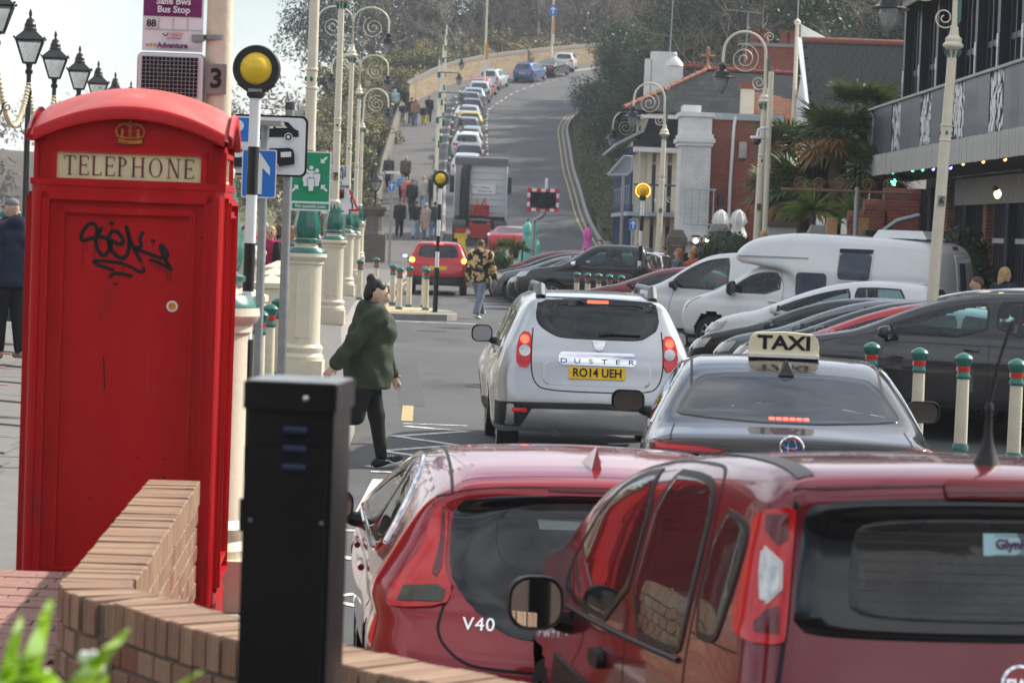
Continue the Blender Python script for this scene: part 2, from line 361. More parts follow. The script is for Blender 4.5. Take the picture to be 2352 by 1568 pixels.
def z_far(x,y):return-3+ss(255,318,y)*(12+4*ss(-60,-30,x)+15*ss(-32,-6,x)-6*ss(-110,-230,x))+bump2(x*.2,y*.2)*1.0
grid('far_headland',-320,140,60,250,560,30,z_far,'wood_floor')
def cinterp(tab,x):
 """smooth interpolation through a table of (x, value)"""
 t=np.array(tab,float); xs=t[:,0]; ys=t[:,1]
 x=np.clip(x,xs[0],xs[-1]); i=np.clip(np.searchsorted(xs,x)-1,0,len(xs)-2)
 d=np.gradient(ys,xs)if len(xs)>2 else np.full(len(xs),(ys[-1]-ys[0])/(xs[-1]-xs[0]))
 h=xs[i+1]-xs[i]; u=(x-xs[i])/h
 return(2*u**3-3*u**2+1)*ys[i]+(u**3-2*u**2+u)*h*d[i]+(-2*u**3+3*u**2)*ys[i+1]+(u**3-u**2)*h*d[i+1]
def inpoly(px,py,poly):
 r=np.zeros(px.shape,bool); n=len(poly)
 for i in range(n):
  x0,y0=poly[i]; x1,y1=poly[(i+1)%n]
  if y0==y1:continue
  r^=((y0>py)!=(y1>py))&(px<(x1-x0)*(py-y0)/(y1-y0)+x0)
 return r
def dense(poly,step,closed=True):
 out=[]; n=len(poly)
 for i in range(n if closed else n-1):
  a=poly[i]; b=poly[(i+1)%n]; k=max(1,int(math.hypot(b[0]-a[0],b[1]-a[1])/step+.5))
  out+=[(a[0]+(b[0]-a[0])*j/k,a[1]+(b[1]-a[1])*j/k)for j in range(k)]
 if not closed:out.append(poly[-1])
 return out
def inset(poly,d):
 n=len(poly); ar=sum(poly[i][0]*poly[(i+1)%n][1]-poly[(i+1)%n][0]*poly[i][1]for i in range(n)); sg=1 if ar>0 else-1
 out=[]
 for i in range(n):
  a,b,c=poly[i-1],poly[i],poly[(i+1)%n]
  e1=(b[0]-a[0],b[1]-a[1]); e2=(c[0]-b[0],c[1]-b[1])
  l1=math.hypot(*e1)or 1; l2=math.hypot(*e2)or 1
  nx=-(e1[1]/l1+e2[1]/l2); ny=e1[0]/l1+e2[0]/l2; l=math.hypot(nx,ny)or 1
  out.append((b[0]+sg*nx/l*d,b[1]+sg*ny/l*d))
 return out
def mirx(poly):return[(-x,z)for x,z in reversed(poly)]
class Car:
 """body = rounded intersection of a side profile with a width law; panels are laid on that surface"""
 def __init__(s,prof,wp,wr,zb,ds,k=.09,crown=.05,bow=(.10,.12),wheels=((.75,.33),(3.3,.33)),smooth=2):
  s.L=max(p[0]for p in prof); s.H=max(p[1]for p in prof); s.k=k; s.crown=crown; s.bow=bow; s.zb=zb
  s.wp,s.wr,s.ds,s.wheels=wp,wr,ds,wheels
  p=smooth_line(prof,smooth); s.prof=p
  s.y0,s.z0,s.g=-.5,-.2,.02
  ny,nz=int((s.L+1)/s.g),int((s.H+.7)/s.g)
  Y,Z=np.meshgrid(s.y0+s.g*np.arange(ny),s.z0+s.g*np.arange(nz),indexing='ij')
  dmin=np.full(Y.shape,9.); n=len(p)
  for i in range(n):
   a,b=p[i],p[(i+1)%n]; ex,ey=b[0]-a[0],b[1]-a[1]; ll=ex*ex+ey*ey
   if ll<1e-12:continue
   t=np.clip(((Y-a[0])*ex+(Z-a[1])*ey)/ll,0,1)
   dmin=np.minimum(dmin,np.hypot(Y-a[0]-t*ex,Z-a[1]-t*ey))
  s.sdf=np.where(inpoly(Y,Z,p),-dmin,dmin)
  s.bumps=[]
  s.ty=np.linspace(-.3,s.L+.3,500); s.tz=np.linspace(0,2.6,400)
  s.twp=cinterp(wp,s.ty); s.twr=cinterp(wr,s.ty); s.tds=cinterp(ds,np.minimum(s.tz,zb)); s.dzb=float(cinterp(ds,np.array([zb]))[0])
  top=[q for q in p]; s.top=top
 def ztop(s,y):
  best=-1; p=s.prof
  for i in range(len(p)-1):
   a,b=p[i],p[i+1]
   if(a[0]-y)*(b[0]-y)<=0 and a[0]!=b[0]:
    best=max(best,a[1]+(b[1]-a[1])*(y-a[0])/(b[0]-a[0]))
  return best
 def half(s,y,z):
  w=np.interp(y,s.ty,s.twp); lo=w+np.interp(z,s.tz,s.tds)
  t=np.clip((z-s.zb)/(s.H-s.zb),0,1.3); wr=np.interp(y,s.ty,s.twr); wb=w+s.dzb
  up=wb+(wr-wb)*(t*.86+.14*t*t)
  W=np.where(z<s.zb,lo,up)
  for fn in s.bumps:W=W+fn(y,z)
  return W
 def f(s,x,y,z):
  ax=np.abs(x); u=np.clip(y/s.L,0,1); b=s.bow[0]*(1-u)**2-s.bow[1]*u**2
  yy=y-b*ax*ax; zz=z+s.crown*ax*ax*np.clip((z-s.zb+.1)/.3,0,1)
  gi=np.clip((yy-s.y0)/s.g,0,s.sdf.shape[0]-1.001); gj=np.clip((zz-s.z0)/s.g,0,s.sdf.shape[1]-1.001)
  i=gi.astype(int); j=gj.astype(int); a=gi-i; c=gj-j
  d1=(s.sdf[i,j]*(1-a)+s.sdf[i+1,j]*a)*(1-c)+(s.sdf[i,j+1]*(1-a)+s.sdf[i+1,j+1]*a)*c
  d2=(ax-s.half(y,z))*.97
  h=np.maximum(s.k-np.abs(d1-d2),0)/s.k
  return np.maximum(d1,d2)+h*h*s.k*.25
 def normal(s,P):
  e=.006; E=np.eye(3)*e; Q=np.concatenate([P+E[0],P-E[0],P+E[1],P-E[1],P+E[2],P-E[2]]); v=s.f(Q[:,0],Q[:,1],Q[:,2]).reshape(6,-1)
  g=np.stack([v[0]-v[1],v[2]-v[3],v[4]-v[5]],1)
  return g/np.maximum(np.linalg.norm(g,axis=1,keepdims=True),1e-9)
 def march(s,O,D,far,n=48):
  """first entry into the body along O + t D"""
  O=np.asarray(O,float); D=np.asarray(D,float); N=len(O)
  T=np.linspace(0,far,n); Q=O[:,None,:]+D[:,None,:]*T[None,:,None]; Q=Q.reshape(-1,3)
  ins=(s.f(Q[:,0],Q[:,1],Q[:,2])<0).reshape(N,n); found=ins.any(1); k=np.maximum(ins.argmax(1),1)
  hi=np.where(found,T[k],far); lo=np.where(found,T[k-1],0.)
  for _ in range(9):
   m=(lo+hi)/2; Q=O+D*m[:,None]; q=s.f(Q[:,0],Q[:,1],Q[:,2])<0
   hi=np.where(q,m,hi); lo=np.where(q,lo,m)
  hi=np.where(found,hi,np.nan)
  P=O+D*hi[:,None]
  if not found.all():
   good=np.where(found)[0]
   for k in np.where(~found)[0]:
    if len(good):P[k]=P[good[np.argmin(np.abs(good-k))]]
    else:P[k]=O[k]
  return P
 def project(s,pts,view):
  p=np.array(pts,float); n=len(p); O=np.zeros((n,3))
  if view=='rear':O[:,0]=p[:,0]; O[:,1]=-.4; O[:,2]=p[:,1]; d=(0,1,0); far=2.4
  elif view=='front':O[:,0]=p[:,0]; O[:,1]=s.L+.4; O[:,2]=p[:,1]; d=(0,-1,0); far=2.8
  elif view=='top':O[:,0]=p[:,0]; O[:,1]=p[:,1]; O[:,2]=s.H+.4; d=(0,0,-1); far=1.6
  else:
   sg=-1 if view=='left' else 1
   O[:,0]=sg*1.5; O[:,1]=p[:,0]; O[:,2]=p[:,1]; d=(-sg,0,0); far=1.45
  return s.march(O,np.tile(d,(n,1)),far)
 def body(s,root,paint,q=.05,cuts=(),lining=True,zlow=.2,arches=True,core=None,name='body',lin='interior'):
  L,H=s.L,s.H; wm=max(w for _,w in s.wp)+.12
  nx,ny,nz=[max(6,int(d/q))for d in(2*wm,L,H-zlow)]
  y0c,y1c,zc=min(.9,L*.25),L-min(.9,L*.25),.62
  if core:y0c,y1c,zc=core
  V,Fc=[],[]
  def face(fn,a,b):
   o=sum(len(v)for v in V); g=np.array([[fn(i/a,j/b)for j in range(b+1)]for i in range(a+1)]).reshape(-1,3); V.append(g)
   i,j=np.meshgrid(np.arange(a),np.arange(b),indexing='ij'); k=(i*(b+1)+j).ravel()+o
   Fc.append(np.stack([k,k+1,k+b+2,k+b+1],1))
  x=lambda u:-wm+2*wm*u
  Ht=H+.1; y=lambda u:-.1+(L+.2)*u; z=lambda v:zlow+(Ht-zlow)*v
  face(lambda u,v:(x(u),-.1,z(v)),nx,nz); face(lambda u,v:(x(1-u),L+.1,z(v)),nx,nz)
  face(lambda u,v:(wm,y(u),z(v)),ny,nz); face(lambda u,v:(-wm,y(1-u),z(v)),ny,nz)
  face(lambda u,v:(x(u),y(v),Ht),nx,ny)
  V=np.concatenate(V); Fc=np.concatenate(Fc)
  key=np.round(V*5000).astype(int); _,idx,inv=np.unique(key,axis=0,return_index=True,return_inverse=True); inv=inv.ravel()
  V=V[idx]; Fc=inv[Fc]
  C=np.stack([np.zeros(len(V)),np.clip(V[:,1],y0c,y1c),np.full(len(V),zc)],1)
  C[:,2]=np.minimum(zc,np.maximum(V[:,2],zlow+.12))
  D=V-C; lo=np.zeros(len(V)); hi=np.full(len(V),1.15)
  for _ in range(14):
   m=(lo+hi)/2; Q=C+D*m[:,None]; ins=s.f(Q[:,0],Q[:,1],Q[:,2])<0
   lo=np.where(ins,m,lo); hi=np.where(ins,hi,m)
  P=C+D*lo[:,None]
  cen=P[Fc].mean(1); N=s.normal(P); nf=N[Fc].mean(1); keep=np.ones(len(Fc),bool)
  for view,poly in cuts:
   if view=='rear':keep&=~(inpoly(cen[:,0],cen[:,2],poly)&(nf[:,1]<-.12)&(cen[:,1]<L*.45))
   elif view=='front':keep&=~(inpoly(cen[:,0],cen[:,2],poly)&(nf[:,1]>.12)&(cen[:,1]>L*.45))
   else:keep&=~(inpoly(cen[:,1],cen[:,2],poly)&(nf[:,0]*(-1 if view=='left' else 1)>.35))
  if arches:
   for wy,wr_ in s.wheels:keep&=~((np.hypot(cen[:,1]-wy,cen[:,2]-wr_)<wr_+.065)&(np.abs(cen[:,0])>.45))
  me=bpy.data.meshes.new(name); me.from_pydata(P.tolist(),[],Fc[keep].tolist()); me.update(); shade(me,60)
  o=mobj(name,me,paint,root)
  if lining:
   Pi=P-N*.03; me2=bpy.data.meshes.new('interior_lining'); me2.from_pydata(Pi.tolist(),[],Fc[keep][:,::-1].tolist()); me2.update(); shade(me2,60)
   mobj('interior_lining',me2,lin,root)
  return o
 def panel(s,name,poly,view,mat,parent,off=.006,inner=None,edge=.0,step=.05,rings=(1,.93,.75,.5,.25),center=None,smooth=True):
  p=dense(poly,step); n=len(p)
  if inner is not None:
   q=dense(inner,step*.8)
   def resamp(pl,m):
    a=np.array(pl+[pl[0]]); d=np.r_[0,np.cumsum(np.hypot(*np.diff(a,axis=0).T))]; t=np.linspace(0,d[-1],m,endpoint=False)
    return list(zip(np.interp(t,d,a[:,0]),np.interp(t,d,a[:,1])))
   m=max(n,len(q)); p=resamp(list(p),m); q=resamp(list(q),m); n=m
   layers=[[(a[0]+(b[0]-a[0])*t,a[1]+(b[1]-a[1])*t)for a,b in zip(p,q)]for t in(0,.12,.5,1)]
   offs=[edge,off,off,off]
  else:
   c=center or(sum(a[0]for a in p)/n,sum(a[1]for a in p)/n)
   layers=[[(c[0]+(a[0]-c[0])*t,c[1]+(a[1]-c[1])*t)for a in p]for t in rings]+[[c]]
   layers.insert(1,[(c[0]+(a[0]-c[0])*.985,c[1]+(a[1]-c[1])*.985)for a in p])
   offs=[edge]+[off]*(len(layers)-1)
  flat=[a for ly in layers for a in ly]; P=s.project(flat,view); N=s.normal(P)
  o_=np.concatenate([np.full(len(ly),v)for ly,v in zip(layers,offs)]); P=P+N*o_[:,None]
  F=[]; k=0
  for a,b in zip(layers,layers[1:]):
   if len(b)==n:F+=[(k+i,k+(i+1)%n,k+n+(i+1)%n,k+n+i)for i in range(n)]
   else:F+=[(k+i,k+(i+1)%n,k+n)for i in range(n)]
   k+=n
  me=bpy.data.meshes.new(name); me.from_pydata(P.tolist(),[],F); me.update()
  if smooth:shade(me,50)
  nn=me.polygons[0].normal
  mid=N.mean(0)
  if sum(pp.normal.dot(Vector(mid))for pp in me.polygons)<0:me.flip_normals()
  return mobj(name,me,mat,parent)
 def seam(s,pts,view,parent,w=.008,mat='ink',name='panel_gap',off=.0015,closed=False,sm=1):
  pl=dense(smooth_line(pts,sm,closed),.04,closed); P=s.project(pl,view); N=s.normal(P)
  if closed:P=np.vstack([P,P[:1]]); N=np.vstack([N,N[:1]])
  T=np.gradient(P,axis=0); S=np.cross(T,N); S/=np.maximum(np.linalg.norm(S,axis=1,keepdims=True),1e-9)
  A=P+N*off-S*w/2; B=P+N*off+S*w/2; m=len(P)
  me=bpy.data.meshes.new(name); me.from_pydata(np.vstack([A,B]).tolist(),[],[(i,i+1,m+i+1,m+i)for i in range(m-1)]); me.update()
  return mobj(name,me,mat,parent)
 def bead(s,pts,view,parent,r=.012,mat='black_plastic',name='trim_strip',off=.0,closed=False,sm=1):
  pl=dense(smooth_line(pts,sm,closed),.05,closed); P=s.project(pl,view); N=s.normal(P); P=P+N*off
  return MB().tube(P.tolist(),r,6,closed=closed).build(name,mat,parent)
 def window(s,name,poly,view,root,glass='car_glass',border=.045,see=True,sm=2,frame_mat='frit',inner=None):
  """pane with its dark border; returns the outline to cut from the shell"""
  p=smooth_line(poly,sm,True)if sm else poly
  if not see:
   s.panel(name,p,view,'dark_glass',root,off=.004); return None
  q=inset(dense(p,.04),border)if inner is None else smooth_line(inner,2,True)
  w=s.panel(name,q,view,glass,root,off=.005,edge=.004)
  s.panel('window_border',p,view,frame_mat,w,inner=q,off=.005)
  return(view,inset(q,-min(.012,border*.4)))
 def wheel(s,root,mat='alloy',spokes=9):
  for wy,r in s.wheels:
   for sg in(-1,1):
    w=float(cinterp(s.wp,np.array([wy]))[0])-.02; e=bpy.data.objects.new('wheel',None); COL.objects.link(e); e.parent=root; e.location=(sg*w,wy,r)
    key=('wheel',round(r,3),sg,mat)
    if key not in WM:
     rot=Matrix.Rotation(R(90*sg),3,'Y'); b=MB(); b.lathe([(r*.62,-.20),(r*.92,-.20),(r,-.16),(r,-.04),(r*.93,0),(r*.68,0),(r*.64,-.02)],n=28,rot=rot)
     c=MB(); c.lathe([(.06,-.02),(.07,-.005),(r*.2,-.012),(r*.2,-.05)],n=18,rot=rot)
     for i in range(spokes):
      a=2*math.pi*i/spokes; d=rot@Vector((math.cos(a),math.sin(a),0)); c.tube([d*r*.12-rot@Vector((0,0,.03)),d*r*.66-rot@Vector((0,0,.025))],r*.07,6)
     c.lathe([(r*.62,-.10),(r*.67,-.012),(r*.64,-.012),(r*.58,-.10)],n=28,rot=rot)
     WM[key]=(b.mesh('tyre',40),c.mesh('rim',40))
    mobj('tyre',WM[key][0],'rubber',e); mobj('rim',WM[key][1],mat,e)
 def mirror(s,root,y,z,shell,sides=(-1,1),sz=(.20,.15),w=None):
  for sg in sides:
   x0=float(s.half(np.array([y]),np.array([z]))[0])-.01; cx=sg*(x0+.05+sz[0]/2)
   b=MB(); ring=rrect(sz[0],sz[1],min(sz)*.38,4); n=len(ring); vs=[]
   for k,(t,dy)in enumerate(((1,0),(1.02,.02),(.96,.07),(.75,.115),(.35,.135))):
    vs+=[(cx+a*t,y+dy,z+.06+c*t)for a,c in ring]
   b.add(vs,[(k*n+i,k*n+(i+1)%n,(k+1)*n+(i+1)%n,(k+1)*n+i)for k in range(4)for i in range(n)]+[tuple(range(4*n,5*n))])
   m=b.build('door_mirror',shell,root,50)
   g=MB(); g.add([(cx+a*.9,y+.014+sg*a*.10+c*.09,z+.06+c*.88)for a,c in ring],[tuple(range(n))]); g.build('mirror_pane','mirror_glass',m,None)
   h=MB(); h.add([(cx+a,y,z+.06+c)for a,c in ring]+[(cx+a*.9,y+.008,z+.06+c*.88)for a,c in ring],[(i,(i+1)%n,n+(i+1)%n,n+i)for i in range(n)]); h.build('mirror_rim','black_plastic',m,None)
   MB().tube([(sg*(x0-.04),y+.06,z-.02),(sg*(x0+.05),y+.06,z-.01),(cx-sg*sz[0]*.25,y+.06,z+.02)],[.045,.035,.03],8).build('mirror_arm','black_plastic',m)
 def seats(s,root,y_front,y_rear,zs=.55,wx=.36,back=.62,mat='seat_cloth',rear_rests=(-.36,.36),dash=True):
  def seat(x,y,w=.48,hb=back,rest=True):
   b=MB(); b.box((x,y+.22,zs-.06),(w,.5,.16)); rot=Matrix.Rotation(R(14),3,'X')
   pts=rrect(w,hb,.12,4,x,0); n=len(pts); vs=[]
   for dy,t in((-.06,.93),(-.04,1),(.05,1),(.08,.9)):vs+=[Vector((x+(a-x)*t,y+dy,zs+hb/2))+rot@Vector((0,0,c*t))for a,c in pts]
   b.add(vs,[(k*n+i,k*n+(i+1)%n,(k+1)*n+(i+1)%n,(k+1)*n+i)for k in range(3)for i in range(n)]+[tuple(range(n-1,-1,-1)),tuple(range(3*n,4*n))])
   o=b.build('seat',mat,root,50)
   if rest:
    h=MB(); pts=rrect(.27,.19,.08,4); n=len(pts); vs=[]; yo=y-.02-(hb/2+.14)*.24
    for dy,t in((-.05,.8),(-.035,1),(.035,1),(.05,.8)):vs+=[(x+a*t,yo+dy,zs+hb+.14+c*t)for a,c in pts]
    h.add(vs,[(k*n+i,k*n+(i+1)%n,(k+1)*n+(i+1)%n,(k+1)*n+i)for k in range(3)for i in range(n)]+[tuple(range(n-1,-1,-1)),tuple(range(3*n,4*n))])
    for dx in(-.06,.06):h.cyl((x+dx,yo,zs+hb-.03),(x+dx,yo,zs+hb+.08),.008,n=6)
    h.build('headrest',mat,o,50)
  for x in(-wx,wx):seat(x,y_front)
  if y_rear is not None:
   b=MB(); b.box((0,y_rear+.2,zs-.06),(1.2,.45,.16)); b.box((0,y_rear-.02,zs+.22),(1.22,.14,.55),Matrix.Rotation(R(14),3,'X')); o=b.build('rear_seat',mat,root)
   for x in rear_rests:
    h=MB(); pts=rrect(.25,.15,.06,4); n=len(pts); vs=[]
    for dy,t in((-.05,.8),(-.035,1),(.035,1),(.05,.8)):vs+=[(x+a*t,y_rear-.13+dy,zs+.60+c*t)for a,c in pts]
    h.add(vs,[(k*n+i,k*n+(i+1)%n,(k+1)*n+(i+1)%n,(k+1)*n+i)for k in range(3)for i in range(n)]+[tuple(range(n-1,-1,-1)),tuple(range(3*n,4*n))]); h.build('headrest',mat,o,50)
  if dash:
   d=MB(); d.box((0,y_front+1.05,.84),(1.3,.5,.12)); d.box((0,y_front+.5,.6),(.24,.9,.2)); d.build('dashboard','interior',root)
   t=MB(); t.tube([(.36+.18*math.cos(a),y_front+.62+.05*math.sin(a),.93+.17*math.sin(a))for a in np.linspace(0,2*math.pi,20,endpoint=False)],.014,6,closed=True); t.build('steering_wheel','black_plastic',root)
   r=MB(); r.box((0,y_front+.66,s.H-.17),(.22,.03,.06)); r.build('rear_view_mirror','black_plastic',root)
  fl=MB(); fl.box((0,s.L*.5,.36),(1.35,s.L*.72,.06)); fl.build('cabin_floor','interior',root)
 def plate(s,root,z,txt,y_off=.012,w=.52,h=.111,mat='plate_yellow',x=0.,front=False):
  P=s.project([(x,z)],'front' if front else 'rear')[0]; N=s.normal(P[None])[0]; p=Vector(P); up=Vector((0,0,1)); n=Vector(N); n.z*=.4; n.normalize(); rt=up.cross(n).normalized(); up=n.cross(rt)
  c=p+n*(y_off+.01); rot=Matrix((rt,up,n)).transposed()
  b=MB(); b.prism(rrect(w,h,.008,2),c,rt,up,.006); o=b.build('number_plate',mat,root)
  if txt:
   text(txt,h*.98,'ink',o,c+n*.007,rot,'plate_lettering',xs=w*.86/max(.1,len(txt)*h*.56)if len(txt)>3 else 1.,bold=.0025)
  return o
WM={}
def paint(name,col,metal=.35,rough=.28,coat=1.):
 return pm('paint_'+name,col,rough,metal=metal,var=.05,scale=2.5,coat=coat,spec=.15,detail=6)
paint('claret',(.30,.010,.018)); paint('dark_claret',(.17,.012,.022)); paint('silver',(.46,.47,.49),.75,.32); paint('black',(.006,.006,.007),.1); paint('taxi',(.016,.013,.012),.2)
paint('gunmetal',(.030,.029,.033),.3); paint('white',(.70,.71,.72),0.,.3); paint('red',(.45,.012,.018)); paint('grey',(.13,.14,.155),.5); paint('charcoal',(.013,.0135,.016),.2)
paint('blue',(.03,.11,.30),.5); paint('light_blue',(.30,.42,.60),.5); paint('yellow',(.60,.48,.10),.2); paint('dark_red',(.17,.02,.03)); paint('pale_grey',(.52,.54,.56),.4)
def emblem_disc(root,P,N,r,ring='chrome',face='ink',name='emblem',up=(0,0,1)):
 n=Vector(N).normalized(); u=Vector(up); rt=u.cross(n).normalized(); u=n.cross(rt); rot=Matrix((rt,u,n)).transposed(); c=Vector(P)
 b=MB(); b.lathe([(r,0),(r,.008),(r*.86,.012),(r*.84,.006)],c,28,rot=rot); o=b.build(name,ring,root)
 d=MB(); d.lathe([(r*.85,.0),(r*.85,.007)],c,24,rot=rot); d.build('emblem_face',face,o)
 return o,rot,c+n*.008
def volvo_hatch():
 c=Car([(.16,.2),(.05,.34),(0,.52),(.02,.64),(.06,.74),(.11,.86),(.24,1.04),(.40,1.22),(.36,1.31),(.44,1.355),(.8,1.395),(1.4,1.405),(2.0,1.365),(2.5,1.27),(3.2,.98),(3.5,.93),(3.95,.82),(4.28,.62),(4.36,.46),(4.28,.2)],[(0,.80),(.12,.87),(.35,.905),(.8,.91),(1.8,.90),(3.3,.90),(3.9,.86),(4.2,.76),(4.37,.62)],[(0,.50),(.5,.56),(1.2,.60),(2.2,.62),(2.9,.60),(4.37,.6)],.93,[(.15,-.10),(.3,-.04),(.5,0),(.68,.012),(.80,-.012),(.88,.0),(.93,-.015)],k=.13,crown=.075,bow=(.16,.14),wheels=((.80,.32),(3.42,.32)))
 root=thing('car','glossy bright red hatchback with shark-fin aerial and V40 badge on its tailgate','car',(.42,10.1,-.21),R(5))
 win=[(-.60,1.20),(-.55,1.275),(0,1.295),(.55,1.275),(.60,1.20),(.615,1.02),(.60,.95),(.52,.85),(.40,.765),(.30,.745),(0,.74),(-.30,.745),(-.40,.765),(-.52,.85),(-.60,.95),(-.615,1.02)]
 inn=[(-.42,1.245),(0,1.265),(.42,1.245),(.43,1.06),(.38,1.005),(0,.995),(-.38,1.005),(-.43,1.06)]
 cuts=[c.window('rear_window',win,'rear',root,'car_glass',inner=inn,sm=1)]
 for vw in('left','right'):
  cuts.append(c.window('rear_door_window',[(.98,1.03),(1.03,1.10),(1.16,1.20),(1.32,1.26),(1.62,1.295),(1.66,.97),(1.2,.97)],vw,root,'car_glass',.03))
  cuts.append(c.window('front_door_window',[(1.70,.965),(1.68,1.295),(2.0,1.285),(2.3,1.23),(2.62,1.08),(2.83,.975),(2.4,.955)],vw,root,'car_glass',.03))
  c.bead([(.93,1.02),(.99,1.12),(1.14,1.225),(1.32,1.28),(1.66,1.315),(2.02,1.305),(2.35,1.245),(2.70,1.075),(2.9,.97)],vw,root,.011,'chrome','window_chrome',.002,sm=2)
  c.bead([(.93,1.02),(1.1,.955),(1.6,.945),(2.3,.94),(2.9,.96)],vw,root,.010,'chrome','window_chrome',.002,sm=2)
  c.seam([(1.22,.93),(1.28,.6),(1.22,.38),(1.3,.28)],vw,root); c.seam([(2.0,.94),(1.98,.5),(1.98,.28)],vw,root); c.seam([(.80,.93),(.84,.80),(1.14,.7),(1.2,.45)],vw,root)
  c.seam([(.12,.66),(.3,.645),(.5,.64)],vw,root)
  for y in(1.42,2.2):c.bead([(y-.10,.86),(y,.868),(y+.11,.862)],vw,root,.016,'paint_claret','door_handle',.022)
 cuts.append(c.window('windscreen',[(-.60,1.02),(-.52,1.28),(0,1.305),(.52,1.28),(.60,1.02),(0,.985)],'front',root,'car_glass',.05))
 c.body(root,'paint_claret',.032,[k for k in cuts if k])
 lens=[(-.655,1.235),(-.612,1.235),(-.615,1.12),(-.63,1.02),(-.618,.96),(-.60,.915),(-.63,.86),(-.84,.845),(-.855,.865),(-.83,.93),(-.77,1.0),(-.715,1.07)]
 for sg in(0,1):
  t=(lambda p:mirx(p)if sg else p)
  l=c.panel('tail_light',t(smooth_line(lens,1,True)),'rear','lamp_red',root,.014,edge=.0,step=.035,center=(.68 if sg else-.68,.955))
  c.panel('reversing_lens',t([(-.815,.87),(-.64,.875),(-.625,.915),(-.66,.935),(-.79,.925)]),'rear',pm('smoky_lens',(.05,.045,.025),.15,coat=.6,var=.2),l,.018,edge=.012,step=.03)
  c.panel('light_guide',t([(-.632,1.225),(-.622,1.225),(-.627,1.1),(-.64,1.0),(-.66,.96),(-.68,.975),(-.66,1.03),(-.645,1.1)]),'rear','lamp_dark_red',l,.018,edge=.014,step=.03)
 c.seam([(-.66,1.26),(-.50,1.312),(0,1.325),(.50,1.312),(.66,1.26)],'rear',root,sm=2)
 c.seam([(-.60,.94),(-.645,.85),(-.665,.76),(-.60,.68),(-.50,.635),(0,.625),(.50,.635),(.60,.68),(.665,.76),(.645,.85),(.60,.94)],'rear',root,.012,sm=2)
 c.panel('brake_light_strip',[(-.22,1.303),(.22,1.303),(.22,1.318),(-.22,1.318)],'rear','lamp_dark_red',root,.006)
 for sg in(-1,1):c.seam([(sg*.60,.45),(sg*.585,.8),(sg*.57,1.35),(sg*.55,2.3)],'top',root,.014)
 c.seam([(-.56,.52),(0,.475),(.56,.52)],'top',root,.006,sm=2)
 f=MB(); f.add([(-.022,.62,1.37),(.022,.62,1.37),(-.045,.80,1.385),(.045,.80,1.385),(0,.64,1.465),(0,.72,1.455),(0,.86,1.39)],[(0,1,4),(1,3,5,4),(0,4,5,2),(3,6,5),(2,5,6)]); f.build('roof_aerial','paint_claret',root,60)
 P=c.project([(-.50,.80)],'rear')[0]; N=Vector(c.normal(P[None])[0]); rt=Vector((0,0,1)).cross(N).normalized(); rot=Matrix((rt,N.cross(rt),N)).transposed()
 text('V40',.075,'chrome',root,Vector(P)+N*.006,rot,'badge_lettering',ext=.003,space=1.1)
 for i,ch in enumerate('VOLVO'):
  P=c.project([((i-2)*.115,.905)],'rear')[0]; N=Vector(c.normal(P[None])[0]); rt=Vector((0,0,1)).cross(N).normalized(); rot=Matrix((rt,N.cross(rt),N)).transposed()
  text(ch,.07,'chrome',root,Vector(P)+N*.01,rot,'badge_lettering',ext=.003)
 c.plate(root,.50,None); c.mirror(root,2.56,.93,'black_plastic'); c.wheel(root); c.seats(root,1.75,.95,zs=.50)
 a=MB(); a.tube([(.0,2.38,1.25),(0,2.38,1.19)],.002,4)
 for z,w in((1.185,.012),(1.165,.034),(1.15,.014),(1.14,.044),(1.12,.018),(1.11,.050),(1.085,.02),(1.075,.014),(1.05,.036)):a.box((0,2.38,z),(w*1.4,.006,.022))
 a.build('air_freshener','ink',root)
 return root
